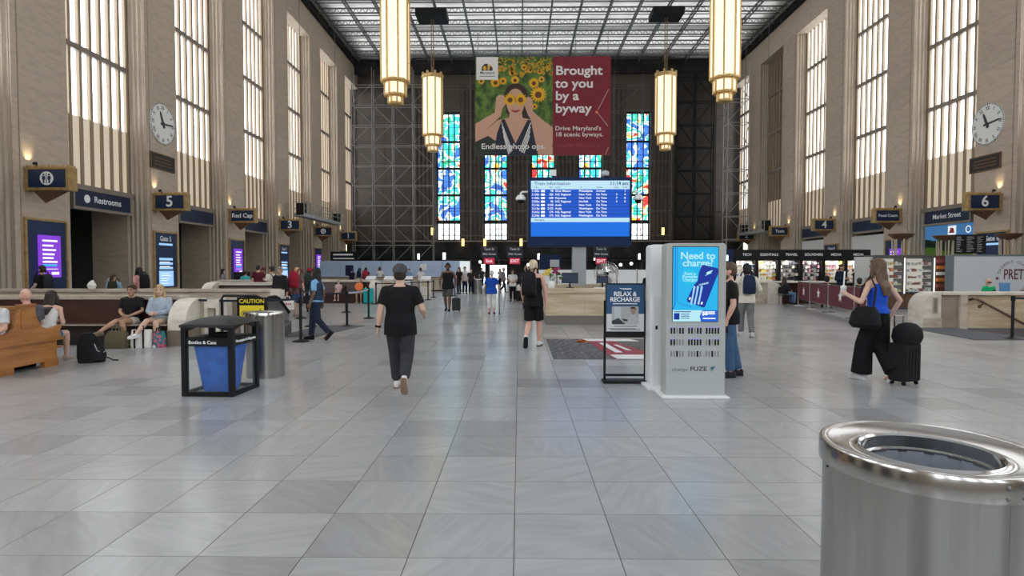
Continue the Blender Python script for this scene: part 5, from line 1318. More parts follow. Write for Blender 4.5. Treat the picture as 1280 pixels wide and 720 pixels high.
for x, y, lb in ((16.65, 25.9, 'behind the chilled cases'), (21.3, 25.9, 'behind the white kiosk wall'), (19.5, 27.2, 'behind the menu board')):
    t = thing('bronze_torchere', 'dark bronze bowl lamp on a cluster of pale rods %s' % lb, 'lamp', (x, y, 0))
    MB().lathe([(0, 0), (.45, 0), (.45, .15), (.3, .3), (.3, 1.9), (0, 1.9)], 16).build('pedestal', M_STONE2, t)
    for k in range(7): a = 2*PI*k/7; MB().cyl((.3*math.cos(a), .3*math.sin(a), 1.9), (.33*math.cos(a), .33*math.sin(a), 2.95), .035, n=6).build('rod', mat('pale_rod', (.5, .42, .32), .4, .3), t)
    MB().lathe([(0, 2.90), (.22, 2.93), (.42, 3.06), (.52, 3.17), (.48, 3.19), (0, 3.12)], 24).build('bowl', M_BRZ, t, True)
# white partitions and a landscape advertisement in the right hand openings
for k, y in ((1, BAYS[7]), (2, BAYS[8])):
    t = thing('white_partition', 'plain white hoarding filling the %s opening of the right wall' % ('Food Court', 'numeral 4')[k-1], 'partition', (XR + .7, y + PW + OW/2, 0), -90)
    for q in range(4): MB().box(-2.4 + q * 1.2, 0, 0, -1.205 + q * 1.2, .05, 3.95).build('panel', mat('partition_white', (.62, .62, .6), .6), t)
    MB().box(1.4, -.03, 1.9, 1.9, 0, 2.7).build('grey_notice', mat('notice_grey', (.25, .26, .26), .5), t)
t = thing('landscape_billboard', 'blue sky and green hills advertisement in the passage under the Market Street sign', 'billboard', (XR + .9, BAYS[6] + PW + OW/2, .6), -90)
MB().box(-2.4, 0, 0, 2.4, .08, 3.55).build('sky_print', glow('billboard_sky', (.10, .33, .72), .5), t)
def hill(z, amp, seed, y, nm, c):
    r = random.Random(seed); p = [(-2.4 + 4.8 * k / 40, z + amp * math.sin(k * .21 + seed) + r.uniform(0, amp * .5)) for k in range(41)]
    MB().prism(p + [(2.4, 0), (-2.4, 0)], 'y', y - .004, y).build(nm, glow('billboard_' + nm, c, .4), t)
hill(2.75, .10, 3, -.001, 'treeline_print', (.015, .03, .015)); hill(2.12, .14, 1, -.006, 'meadow_print', (.10, .2, .03)); hill(1.1, .2, 5, -.011, 'near_grass_print', (.04, .09, .02))
text('sa', .62, (1.9, -.02, 3.2), glow('billboard_text', (.9, .95, 1), .9), t, bold=.03)
rg = MB().lathe([(.14, -.006), (.2, -.006), (.2, 0), (.14, 0)], 20, closed=True).build('ring_mark_print', glow('billboard_text', (.9, .95, 1), .9), t)
rg.rotation_euler = (R(90), 0, 0); rg.location = (.95, -.02, 3.18)
MB().box(-.55, -.02, 2.95, .05, 0, 3.45).build('white_logo_card_print', glow('billboard_text', (.9, .95, 1), .9), t); MB().prism([(-.45, 3.05), (-.05, 3.05), (-.12, 3.3), (-.33, 3.35)], 'y', -.026, -.02).build('red_mark_print', mat('mark_red', (.5, .05, .05), .5), t)
# ------------------------------------------------------------------ people
V3 = Vector
BASE = dict(pel=(0,0,.95), waist=(0,.005,1.10), chest=(0,0,1.29), neck=(0,-.015,1.47), head=(0,.015,1.628),
            sh_l=(-.185,-.01,1.395), el_l=(-.235,-.03,1.13), wr_l=(-.24,.03,.885), sh_r=(.185,-.01,1.395), el_r=(.235,-.03,1.13), wr_r=(.24,.03,.885),
            hip_l=(-.09,0,.92), kn_l=(-.10,.02,.50), an_l=(-.10,-.02,.085), toe_l=(-.115,.13,.035), hip_r=(.09,0,.92), kn_r=(.10,.02,.50), an_r=(.10,-.02,.085), toe_r=(.115,.13,.035))
WALK_L = dict(kn_l=(-.09,.13,.52), an_l=(-.08,.17,.085), toe_l=(-.09,.32,.04), kn_r=(.09,.0,.50), an_r=(.09,-.30,.20), toe_r=(.09,-.24,.05),
              el_l=(-.235,-.10,1.14), wr_l=(-.25,-.06,.89), el_r=(.235,.03,1.13), wr_r=(.235,.15,.91))
def mirror(p):
    o = {}
    for k, v in p.items(): o[k[:-1] + ('r' if k.endswith('_l') else 'l') if k[-2:] in ('_l', '_r') else k] = (-v[0], v[1], v[2])
    return o
WALK_R = mirror(WALK_L)
SIT = dict(pel=(0,0,.55), waist=(0,-.03,.70), chest=(0,-.04,.89), neck=(0,-.05,1.07), head=(0,-.01,1.225), sh_l=(-.18,-.04,1.0), sh_r=(.18,-.04,1.0),
           el_l=(-.23,.02,.75), el_r=(.23,.02,.75), wr_l=(-.13,.22,.66), wr_r=(.13,.22,.66), hip_l=(-.09,.02,.53), hip_r=(.09,.02,.53),
           kn_l=(-.11,.44,.52), kn_r=(.11,.44,.52), an_l=(-.11,.42,.085), an_r=(.11,.42,.085), toe_l=(-.12,.57,.035), toe_r=(.12,.57,.035))
SKINS = {'fair': (.62, .40, .30), 'tan': (.45, .26, .17), 'brown': (.17, .085, .05), 'pink': (.66, .38, .30)}
def cm(c): return mat('cloth_%d_%d_%d' % tuple(int(q * 999) for q in c), c, .85, spec=.25, noise=(9, tuple(q * .8 for q in c), .45, .7))
def hm(c): return mat('hair_%d_%d_%d' % tuple(int(q * 999) for q in c), c, .55, spec=.35, noise=((60, 60, 6), tuple(q * .55 for q in c), .4, .65))
def remeshed(mb, name, m, parent, vox, it=3):
    o = mb.build(name, m, parent)
    r = o.modifiers.new('remesh', 'REMESH'); r.mode = 'VOXEL'; r.voxel_size = vox; r.use_smooth_shade = True
    s = o.modifiers.new('smooth', 'SMOOTH'); s.factor = .5; s.iterations = it
    return o
def person(label, x, y, face, h=1.75, pose=None, skin='fair', g=1.0, fem=False, shirt=None, pants=None, shoes=(.03,.03,.03), hair=('short', (.03,.02,.015)),
           lean=0, look=(0, 0), z=0, group=None, sit=False, beard=None, sole=None):
    t = thing('person', label, 'person', (x, y, z), face, group)
    s = h / 1.75
    P = dict(SIT if sit else BASE)
    for q in ([pose] if isinstance(pose, dict) else (pose or [])): P.update(q)
    P = {k: V3(v) for k, v in P.items()}
    if lean:
        M = Matrix.Translation(P['pel']) @ Matrix.Rotation(-R(lean), 4, 'X') @ Matrix.Translation(-P['pel'])
        for k in ('waist', 'chest', 'neck', 'head', 'sh_l', 'sh_r', 'el_l', 'el_r', 'wr_l', 'wr_r'):
            if not (pose and any(k in q for q in ([pose] if isinstance(pose, dict) else pose)) and k[:2] in ('el', 'wr')): P[k] = M @ P[k]
    P = {k: v * s for k, v in P.items()}
    vox = .0105 if y < 11 else .0135 if y < 16 else .019 if y < 26 else .027
    fing = y < 26
    sm = mat('skin_' + skin, SKINS[skin], .5, spec=.35)
    side = (P['sh_r'] - P['sh_l']).normalized(); pside = (P['hip_r'] - P['hip_l']).normalized()
    up = (P['neck'] - P['waist']).normalized(); fwd = up.cross(side).normalized(); pfwd = V3((0, 0, 1)).cross(pside).normalized()
    if sit: pfwd = fwd
    wf, cf = (.88, .93) if fem else (1, 1)
    def torso(k, lo=0, hi=6):
        S_ = [(P['pel'] - up * .09 * s, pside, pfwd, .135, .10), (P['pel'], pside, pfwd, .163 * (1.03 if fem else 1), .115), (P['waist'], side, fwd, .148 * wf, .100), (P['chest'], side, fwd, .168 * cf, .115),
              (P['neck'] - up * .065 * s, side, fwd, .165 * cf, .088), (P['neck'] - up * .015 * s, side, fwd, .10, .07), (P['neck'] + up * .01 * s, side, fwd, .062, .058)]
        S_ = [(c, a * (rx * g * s + k), b * (ry * g * s + k)) for c, a, b, rx, ry in S_]
        return S_[lo:hi + 1]
    b = MB(); b.loft(torso(0), 18)
    b.cone(P['neck'] - up * .03 * s, P['head'] - V3((0, .012, .05)) * s, .060 * s * (wf), .052 * s * wf)
    HR = Matrix.Rotation(R(look[0]), 3, 'Z') @ Matrix.Rotation(R(-look[1] - lean * .4), 3, 'X')
    hc = P['head']
    hs = s * 1.10                                         # head a little larger than the plain canon
    def H(v): return hc + HR @ (V3(v) * hs)
    def he(mb, c, r, n=14, m=10): return mb.ell(H(c), tuple(q * hs for q in r), n, m, HR)
    he(b, (0, -.01, .02), (.074, .092, .098)); he(b, (0, .022, -.045), (.058, .066, .078)); he(b, (0, .055, -.095), (.030, .026, .028))
    b.cone(H((0, .082, .012)), H((0, .106, -.032)), .010 * s, .016 * s, 8)
    for q in (-1, 1): he(b, (q * .076, -.012, -.012), (.012, .022, .032), 8, 6)
    arm = .046 * (1 + (g - 1) * .8) * (.86 if fem else 1.0)
    for q, sd in (('l', -1), ('r', 1)):
        sh, el, wr = P['sh_' + q], P['el_' + q], P['wr_' + q]
        b.cone(P['chest'] + up * .09 * s + side * sd * .10 * s, sh, .066 * s, .053 * s * (.9 if fem else 1.0)); b.cone(P['neck'] - up * .01 * s + side * sd * .03 * s, sh - up * .0 * s, .042 * s, .050 * s)
        b.cone(sh, el, arm * s * 1.12, arm * s * .86); b.cone(el, el + (wr - el) * .35, arm * s * .88, arm * s * .9); b.cone(el + (wr - el) * .35, wr, arm * s * .9, .027 * s)
        d = (wr - el).normalized(); inn = V3((-sd, 0, 0)); inn = (inn - d * inn.dot(d)).normalized() if abs(inn.dot(d)) < .95 else V3((0, 0, -1)); w = d.cross(inn).normalized()
        if w.dot(V3((0, 1, .3))) < 0: w = -w
        b.loft([(wr, w * .026 * s, inn * .019 * s), (wr + d * .035 * s, w * .038 * s, inn * .017 * s), (wr + d * .085 * s, w * .043 * s, inn * .015 * s), (wr + d * .097 * s, w * .036 * s, inn * .012 * s)], 10)
        fr = max(.0088 * s, vox * .8)
        for k, (o_, L) in enumerate(((.031, .066), (.0105, .075), (-.0105, .070), (-.031, .055))):
            p0 = wr + d * .085 * s + w * o_ * s; d1 = (d + inn * .35).normalized(); p1 = p0 + d1 * L * .52 * s; d2 = (d + inn * 1.1).normalized()
            b.cone(p0, p1, fr, fr * .95, 7); b.cone(p1, p1 + d2 * L * .48 * s, fr * .95, fr * .8, 7)
        p0 = wr + d * .025 * s + w * .03 * s; p1 = p0 + (d * .7 + w * .6 + inn * .3).normalized() * .04 * s
        b.cone(p0, p1, fr * 1.25, fr * 1.1, 7); b.cone(p1, p1 + (d + inn * .4 + w * .1).normalized() * .03 * s, fr * 1.1, fr * .9, 7)
        hp, kn, an, to = P['hip_' + q], P['kn_' + q], P['an_' + q], P['toe_' + q]
        lg = 1 + (g - 1) * .7
        b.cone(hp, kn, .082 * s * lg, .054 * s * lg); b.cone(kn, kn + (an - kn) * .3, .054 * s * lg, .058 * s * lg); b.cone(kn + (an - kn) * .3, an, .058 * s * lg, .036 * s)
        b.cone(an + V3((0, 0, -.03)) * s, to, .036 * s, .026 * s)
    body = remeshed(b, 'body', sm, t, vox)
    if y < 32:                                              # face
        e = MB()
        for q in (-1, 1): he(e, (q * .030, .0765, .010), (.014, .010, .009), 10, 6)
        e.build('eyes', mat('eye', (.03, .02, .015), .25), t, True)
        br = MB()
        for q in (-1, 1): br.tube([H((q * .014, .084, .030)), H((q * .030, .083, .036)), H((q * .048, .072, .031))], .0045 * s, 5)
        br.build('eyebrows', hm(hair[1]) if hair[1] else sm, t)
        mo = MB(); he(mo, (0, .0835, -.062), (.023, .009, .0075), 10, 6); mo.build('mouth', mat('lips', (.40, .13, .11), .5), t, True)
    if beard:
        bm_ = MB(); he(bm_, (0, .028, -.075), (.060, .066, .060)); he(bm_, (0, .06, -.10), (.035, .035, .035)); remeshed(bm_, 'beard', hm(beard), t, max(vox, .011))
    # clothes
    if shirt:
        kind, col = shirt[0], shirt[1]; m = MB(); k = .017 * s
        hem = shirt[2] if len(shirt) > 2 else -.13
        low = P['pel'] + (up * hem * s if not sit else up * -.03 * s)
        top = 5 if kind != 'tank' else 4
        S_ = torso(k, 1, top)
        ww = 1.0 if (fem or kind == 'tank') else 1.6
        S_[0] = (P['pel'] + up * .02 * s, pside * (.170 * g * s + k * 1.5), pfwd * (.122 * g * s + k * 1.6))
        S_[1] = (P['waist'], side * (.148 * wf * g * s + k * ww), fwd * (.100 * g * s + k * ww))
        m.loft([(low, pside * (.180 * g * s + k * 1.4), pfwd * (.130 * g * s + k * 1.6))] + S_, 20)
        for q, sd in (('l', -1), ('r', 1)):
            sh, el, wr = P['sh_' + q], P['el_' + q], P['wr_' + q]
            if kind == 'tank':
                m.cone(P['chest'] + up * .05 * s + side * sd * .1 * s, P['neck'] + side * sd * .085 * s - up * .03 * s, .07 * s, .035 * s); continue
            a0 = P['chest'] + up * .09 * s + side * sd * .10 * s
            m.cone(a0, sh, .068 * s + k * .5, .052 * s + k * .8); m.cone(P['neck'] - up * .02 * s + side * sd * .04 * s, sh, .038 * s + k * .6, .050 * s + k * .8)
            if kind == 'tee': m.cone(sh, sh + (el - sh) * .72, arm * s * 1.12 + k * 1.1, arm * s * 1.0 + k * 1.35, 14, flat1=True)
            else:
                m.cone(sh, el, arm * s * 1.12 + k * 1.2, arm * s + k * 1.2, 14); m.cone(el, wr - (wr - el) * .06, arm * s + k * 1.2, .034 * s + k * .8, 14, flat1=True)
        o = remeshed(m, 'shirt' if kind != 'long' else 'jacket' if len(shirt) > 3 else 'long_sleeved_shirt', cm(col), t, vox)
    if pants:
        kind, col = pants; m = MB(); k = .015 * s
        m.loft([(P['hip_l'] * .5 + P['hip_r'] * .5 - V3((0, 0, .09 if not sit else .04)) * s, pside * (.15 * g * s), pfwd * (.11 * g * s)), (P['pel'], pside * (.166 * g * s + k), pfwd * (.117 * g * s + k)), (P['pel'] + up * .07 * s, pside * (.155 * g * s + k), pfwd * (.108 * g * s + k))], 18)
        for q in 'lr':
            hp, kn, an = P['hip_' + q], P['kn_' + q], P['an_' + q]; lg = 1 + (g - 1) * .7
            if kind == 'shorts': m.cone(hp, hp + (kn - hp) * .92, .088 * s * lg + k, .078 * s * lg + k * 1.6, 16, flat1=True)
            elif kind == 'hot': m.cone(hp, hp + (kn - hp) * .42, .088 * s * lg + k, .078 * s * lg + k, 16, flat1=True)
            elif kind == 'capri': m.cone(hp, kn, .088 * s * lg + k, .062 * s * lg + k * 1.3); m.cone(kn, kn + (an - kn) * .6, .062 * s * lg + k * 1.3, .062 * s + k, 16, flat1=True)
            elif kind == 'jogger': m.cone(hp, hp + (kn - hp) * .5, .098 * s * lg + k, .088 * s * lg + k, 16); m.cone(hp + (kn - hp) * .5, kn, .088 * s * lg + k, .072 * s * lg + k, 16); m.cone(kn, kn + (an - kn) * .8, .072 * s * lg + k, .058 * s + k, 16); m.cone(kn + (an - kn) * .8, kn + (an - kn) * .92, .054 * s + k, .040 * s + k, 16, flat1=True)
            elif kind == 'wide': m.cone(hp, kn, .095 * s * lg + k, .10 * s + k, 16); m.cone(kn, an + (kn - an) * .03, .10 * s + k, .125 * s + k, 16, flat1=True)
            else: m.cone(hp, kn, .088 * s * lg + k, .062 * s * lg + k * 1.2, 16); m.cone(kn, an + (kn - an) * .06, .062 * s * lg + k * 1.2, (.043 if kind == 'jogger' else .052) * s + k, 16, flat1=True)
        remeshed(m, {'shorts': 'shorts', 'hot': 'shorts', 'capri': 'cropped_trousers'}.get(kind, 'trousers'), cm(col), t, vox)
    if shoes:
        for q in 'lr':
            an, to = P['an_' + q], P['toe_' + q]; f = (to - an); f.z = min(f.z + .045 * s, 0) if f.z > -.12 * s else f.z; f.normalize(); w = f.cross(V3((0, 0, 1))).normalized(); u = w.cross(f).normalized()
            base = an - u * .038 * s
            secs = [(-.075, .022, .028, .004), (-.06, .036, .048, .012), (0, .040, .052, .016), (.07, .043, .036, .002), (.14, .045, .030, -.006), (.185, .032, .022, -.012), (.20, .012, .012, -.02)]
            m = MB(); m.loft([(base + f * a * s + u * c * s, w * rx * s, u * rz * s) for a, rx, rz, c in secs], 12, 2.6)
            so = m.build('shoe', cm(shoes), t, True)
            if y < 16:
                m = MB(); m.loft([(base + f * a * s - u * (.040 - .004) * s, w * (rx + .004) * s, u * .010 * s) for a, rx, rz, c in secs[:-1]], 12, 3); m.build('sole', cm(sole or tuple(min(1, q * 1.1) for q in shoes)), so, True)
    # hair
    kind, col = hair[0], hair[1]
    if kind != 'bald':
        m = MB()
        if kind in ('short', 'long', 'bun', 'full', 'pony'):
            he(m, (0, -.022, .036), (.084, .096, .092)); he(m, (0, -.045, -.005), (.080, .072, .075))
            he(m, (0, .035, .082), (.062, .050, .032))
        if kind == 'full': he(m, (0, -.02, .05), (.098, .105, .098)); he(m, (0, -.05, -.02), (.09, .075, .09))
        if kind == 'long':
            L = hair[2] if len(hair) > 2 else .36
            bk = -fwd
            m.loft([(H((0, -.05, .0)), side * .088 * s, fwd * .062 * s), (H((0, -.065, -.08)), side * .098 * s, fwd * .058 * s), (H((0, -.075, -.16)), side * .105 * s, fwd * .050 * s), (P['neck'] - up * (L - .16) * .5 * s + bk * .115 * s, side * .105 * s, fwd * .04 * s), (P['neck'] - up * (L - .13) * s + bk * .135 * s, side * .06 * s, fwd * .024 * s)], 14)
            for q in (-1, 1): m.cone(H((q * .078, .0, .02)), H((q * .094, .01, -.17)), .028 * s, .030 * s)
        if kind == 'bun': he(m, (0, -.10, .05), (.045, .045, .045))
        if kind == 'pony': m.cone(H((0, -.10, .03)), H((0, -.15, -.16)), .034 * s, .02 * s)
        if kind == 'cap':
            he(m, (0, -.03, -.012), (.083, .080, .078))
            c2 = MB(); c2.loft([(H((0, -.014, .018)), HR @ V3((.094 * hs, 0, 0)), HR @ V3((0, .110 * hs, 0))), (H((0, -.012, .06)), HR @ V3((.096 * hs, 0, 0)), HR @ V3((0, .110 * hs, 0))), (H((0, -.012, .10)), HR @ V3((.078 * hs, 0, 0)), HR @ V3((0, .092 * hs, 0))), (H((0, -.012, .132)), HR @ V3((.035 * hs, 0, 0)), HR @ V3((0, .045 * hs, 0)))], 20)
            c2.ell(H((0, .115, .028)), (.068 * hs, .066 * hs, .008 * hs), 14, 6, HR)
            c2.build('cap', cm(hair[2]), t, True)
        if kind == 'fringe': m.loft([(H((0, -.03, -.05)), HR @ V3((.078 * s, 0, 0)), HR @ V3((0, .078 * s, 0))), (H((0, -.03, .015)), HR @ V3((.084 * s, 0, 0)), HR @ V3((0, .082 * s, 0)))], 16)
        remeshed(m, 'hair', hm(col), t, max(vox, .010), 2)
    t['_s'] = 1; del t['_s']
    M = Matrix.Translation((x, y, z)) @ Matrix.Rotation(R(face), 4, 'Z')
    return dict(t=t, J={k: M @ v for k, v in P.items()}, M=M, s=s, up=up, face=face)
def backpack(label, p, col, w=.30, hgt=.46, d=.15, off=.0):
    """worn on the back of person p; a thing of its own."""
    c = p['M'].inverted() @ (p['J']['chest']); s = p['s']
    pos = p['M'] @ (c + V3((off, -(.13 + d * .5) * s, -.24 * s)))
    t = thing('backpack', label, 'backpack', pos, p['face'], None)
    m = MB().loft([((0, .0, 0), (w/2 * .9, 0, 0), (0, d/2 * .9, 0)), ((0, -.01, .04), (w/2, 0, 0), (0, d/2, 0)), ((0, -.01, hgt * .6), (w/2, 0, 0), (0, d/2, 0)), ((0, 0, hgt * .9), (w/2 * .85, 0, 0), (0, d/2 * .85, 0)), ((0, .01, hgt), (w/2 * .5, 0, 0), (0, d/2 * .5, 0))], 24, 4)
    m.build('bag', cm(col), t, True)
    MB().loft([((0, -d/2 - .005, .05), (w/2 * .78, 0, 0), (0, .045, 0)), ((0, -d/2 - .005, hgt * .42), (w/2 * .78, 0, 0), (0, .045, 0)), ((0, -d/2 + .01, hgt * .5), (w/2 * .6, 0, 0), (0, .02, 0))], 20, 4).build('front_pocket', cm(tuple(q * .8 for q in col)), t, True)
    for q in (-1, 1): MB().tube([(q * .07, d/2 - .02, hgt * .9), (q * .095, d/2 + .03, hgt + .06), (q * .11, d/2 + .10, hgt + .085), (q * .115, d/2 + .20, hgt + .04), (q * .125, d/2 + .255, hgt - .08)], .016, 6).build('strap', cm(tuple(q_ * .7 for q_ in col)), t, True)
    MB().tube([(-.03, 0, hgt - .01), (-.02, 0, hgt + .03), (.02, 0, hgt + .03), (.03, 0, hgt - .01)], .008, 6).build('grab_loop', M_BLACK, t)
    return t
def suitcase(name, label, x, y, rz, w, d, h, col, handle=.4):
    t = thing(name, label, 'suitcase', (x, y, 0), rz)
    MB().box(-w/2, -d/2, .05, w/2, d/2, h).build('shell', cm(col) if col[0] < .04 else mat('case_%d' % int(col[1] * 99), col, .4), t, bevel=.03)
    m = MB()
    for k in range(5): m.box(-w/2 + w * (k + .6) / 5.6, -d/2 - .008, .12, -w/2 + w * (k + .8) / 5.6, d/2 + .008, h - .07)
    m.build('ribs', mat('case_rib_%d' % int(col[1] * 99), tuple(q * .7 for q in col), .4), t)
    for sx in (-1, 1):
        for sy in (-1, 1): MB().cyl((sx * (w/2 - .05) - .012, sy * (d/2 - .04), .028), (sx * (w/2 - .05) + .012, sy * (d/2 - .04), .028), .028, n=12).build('wheel', M_RUBBER, t)
    if handle: MB().tube([(-.09, d/2 - .03, h - .02), (-.09, d/2 - .03, h + handle), (.09, d/2 - .03, h + handle), (.09, d/2 - .03, h - .02)], .011, 6).build('pull_handle', M_STEELP, t)
    MB().tube([(-.07, 0, h), (-.06, 0, h + .025), (.06, 0, h + .025), (.07, 0, h)], .011, 6).build('carry_handle', M_BLACK, t)
    return t

BLK = (.008, .008, .009); CHAR = (.03, .03, .033); NVY = (.012, .018, .045); WHT = (.72, .71, .69); DENIM = (.055, .12, .22); GREY = (.22, .22, .23)
# 1 man in black walking away
a = person('man in black T-shirt, charcoal joggers and grey cap walking away, nearest to the camera', -1.62, 7.98, 4, 1.71, [WALK_L, dict(el_l=(-.265,-.07,1.13), wr_l=(-.30,-.03,.885), sh_l=(-.195,-.01,1.39), sh_r=(.195,-.01,1.39), el_r=(.30,.0,1.14), wr_r=(.31,.21,1.05))],
           g=1.16, shirt=('tee', BLK, -.17), pants=('jogger', (.04, .04, .044)), shoes=(.72, .71, .69), sole=(.30, .2, .14), hair=('cap', (.05, .03, .02), (.07, .07, .078)))
w_ = a['J']['wr_l']; e_ = a['J']['el_l']; dd = (w_ - e_).normalized()
t = thing('wrist_watch', 'black watch on the left wrist of the man in black', 'watch', w_ - dd * .02)
tag(t, t['label'], 'watch'); MB().cyl(-dd * .014, dd * .014, .036, n=16).build('band', M_BLACK, t); MB().cyl((-.034, -.01, 0), (-.045, -.012, 0), .018, n=10).build('case', M_BLACKM, t)
# 2 uniformed woman
a = person('woman in uniform with long black hair, pale blue shirt and navy vest, walking left', -4.72, 13.62, 88, 1.68, [WALK_R, dict(el_l=(-.24,-.03,1.13), wr_l=(-.25,.06,.90), an_l=(-.09,-.34,.19), kn_l=(-.09,-.06,.50), toe_l=(-.09,-.22,.06))], 'brown', 1.06, True, ('tee', (.22, .45, .72), -.02), ('long', (.016, .022, .045)), BLK, ('long', (.008, .007, .007), .50))
o = MB(); s_ = a['s']
o.loft([((0, 0, .93 * s_), (.20, 0, 0), (0, .155, 0)), ((0, 0, 1.1 * s_), (.178, 0, 0), (0, .142, 0)), ((0, 0, 1.29 * s_), (.196, 0, 0), (0, .152, 0)), ((0, -.01, 1.40 * s_), (.165, 0, 0), (0, .118, 0))], 20)
remeshed(o, 'vest', cm((.02, .045, .085)), a['t'], .0135)
MB().box(-.02, .15, 1.05, .05, .165, 1.16).build('badge', M_WHITE, a['t'])
# 3 woman with suitcase
a = person('woman in blue top and wide black trousers walking away with a cup, long brown hair', 5.28, 8.72, 22, 1.80, [WALK_L, dict(el_l=(-.29,.03,1.14), wr_l=(-.30,.24,1.24), el_r=(.33,-.10,1.16), wr_r=(.30,.02,.93), an_r=(.07,-.24,.17), kn_r=(.09,.0,.5), toe_r=(.07,-.10,.05))],
           'fair', .95, True, ('tank', (.015, .085, .55), .05), ('wide', (.006, .006, .007)), (.70, .70, .72), ('long', (.14, .085, .05), .36))
J = a['J']; hd = J['wr_l'] + (J['wr_l'] - J['el_l']).normalized() * .09
t = thing('iced_drink_cup', 'clear cup with whipped cream and a white straw in her raised left hand', 'cup', hd + V3((.02, .01, -.05)))
MB().lathe([(0, 0), (.030, 0), (.042, .10), (0, .10)], 20).build('cup', mat('cup_pale', (.62, .60, .58), .35), t, True); MB().ell((0, 0, .115), (.045, .045, .035), 14, 8).build('dome_lid', mat('cream', (.8, .8, .8), .4), t, True)
MB().cyl((0, 0, .10), (.015, 0, .36), .011, n=8).build('straw', M_WHITE, t)
hp = a['M'] @ V3((-.27, -.02, .96))
t = thing('shoulder_bag', 'black slouchy shoulder bag at the left hip of the woman with the cup', 'bag', hp, 22)
MB().loft([((0, 0, -.16), (.10, 0, 0), (0, .19, 0)), ((-.01, 0, -.10), (.13, 0, 0), (0, .23, 0)), ((0, 0, .06), (.11, 0, 0), (0, .20, 0)), ((.02, 0, .15), (.06, 0, 0), (0, .13, 0))], 20, 2.6).build('bag', cm(BLK), t, True)
MB().tube([(0, .12, .12), (.05, .10, .42), (.09, .0, .60), (.05, -.12, .42), (0, -.12, .12)], .014, 6).build('strap', cm((.02, .012, .01)), t, True)
st = suitcase('suitcase', 'black upright suitcase behind the woman in wide trousers', 5.55, 8.50, 22, .36, .25, .60, (.012, .012, .013), .38)
t = thing('duffel_bag', 'black round topped bag strapped on top of the upright suitcase', 'bag', (5.57, 8.48, .60), 22)
MB().loft([((0, 0, 0), (.20, 0, 0), (0, .12, 0)), ((0, 0, .08), (.23, 0, 0), (0, .145, 0)), ((0, 0, .20), (.21, 0, 0), (0, .13, 0)), ((0, 0, .27), (.13, 0, 0), (0, .08, 0)), ((0, 0, .29), (.05, 0, 0), (0, .03, 0))], 24, 2.8).build('bag', cm(BLK), t, True)
MB().tube([(.22, -.05, .20), (.26, -.05, .14), (.25, -.05, .05)], .008, 6).build('pale_pull_tab', mat('reflective_tab', (.3, .3, .32), .4), t)
# 4 blond man with backpack
a = person('man with bleached hair, black tank top and shorts walking away with a black backpack', .30, 12.45, -14, 1.84, [WALK_R, dict(el_r=(.25,-.02,1.14), wr_r=(.26,.0,.90), an_l=(-.10,-.26,.20), kn_l=(-.09,.02,.5), toe_l=(-.12,-.20,.055))], 'pink', 1.04, False, ('tank', BLK), ('shorts', BLK), (.70, .70, .70), ('short', (.70, .58, .40)), sole=(.02, .02, .02))
backpack('black backpack on the back of the man with bleached hair', a, (.012, .012, .014), .31, .50, .17, -.04)
# 5 bearded man by the kiosk
a = person('bearded man in black T-shirt and jeans standing half behind the charging kiosk', 3.22, 9.05, 78, 1.75, dict(el_l=(-.26,-.03,1.13), wr_l=(-.27,.06,.90), an_r=(.10,-.16,.085), toe_r=(.11,0,.035), kn_r=(.1,-.06,.5)), 'pink', 1.08, False, ('tee', BLK), ('long', DENIM), (.03, .03, .035), ('short', (.10, .058, .035)), beard=(.12, .06, .035))
hd = a['J']['wr_l'] + V3((0, 0, -.10))
tag(MB().box(-.04, -.006, -.08, .04, .006, .07).build('mobile_phone', M_BLACK, loc=hd + V3((-.03, .0, -.02))), 'black mobile phone in the hand of the bearded man', 'phone')
# 6 man with navy backpack
a = person('dark haired man in cream sweater and grey trousers seen from behind with a navy backpack', 5.55, 14.4, -6, 1.76, [WALK_L, dict(an_r=(.09,-.16,.10), toe_r=(.1,-.02,.035), el_r=(.29,-.02,1.14), wr_r=(.28,.16,1.02), el_l=(-.27,.0,1.13), wr_l=(-.2,.18,1.06))], 'tan', 1.02, False, ('long', (.66, .62, .52)), ('long', (.17, .17, .175)), (.5, .5, .5), ('full', (.012, .01, .01)))
backpack('navy backpack on the back of the man in cream', a, (.015, .024, .06), .29, .45, .15)
# 7 man with headphones
a = person('muscular man in black tank top and grey shorts with headphones, walking toward the camera', -2.78, 22.9, 176, 1.88, [WALK_L, dict(an_r=(.10,-.18,.10), toe_r=(.1,-.04,.035), kn_r=(.1,0,.5), el_l=(-.28,-.06,1.14), wr_l=(-.27,.0,.89), el_r=(.30,-.02,1.13), wr_r=(.27,.1,.91))], 'brown', 1.16, False, ('tank', BLK), ('shorts', (.075, .07, .07)), BLK, ('short', (.012, .01, .01)), beard=(.015, .012, .01))
t = thing('headphones', 'black headphones on the head of the man in the tank top', 'headphones', a['J']['head'], 176)
MB().tube([(.088 * math.cos(PI*k/10), 0, .02 + .125 * math.sin(PI*k/10)) for k in range(11)], .011, 6).build('headband', M_BLACK, t)
for q in (-1, 1): MB().cyl((q * .080, 0, .0), (q * .115, 0, 0), .042, n=14).build('ear_cup', M_BLACKM, t)
suitcase('suitcase', 'small dark grey suitcase beside the man with headphones', -2.44, 22.75, 0, .32, .22, .52, (.035, .037, .04), .0)
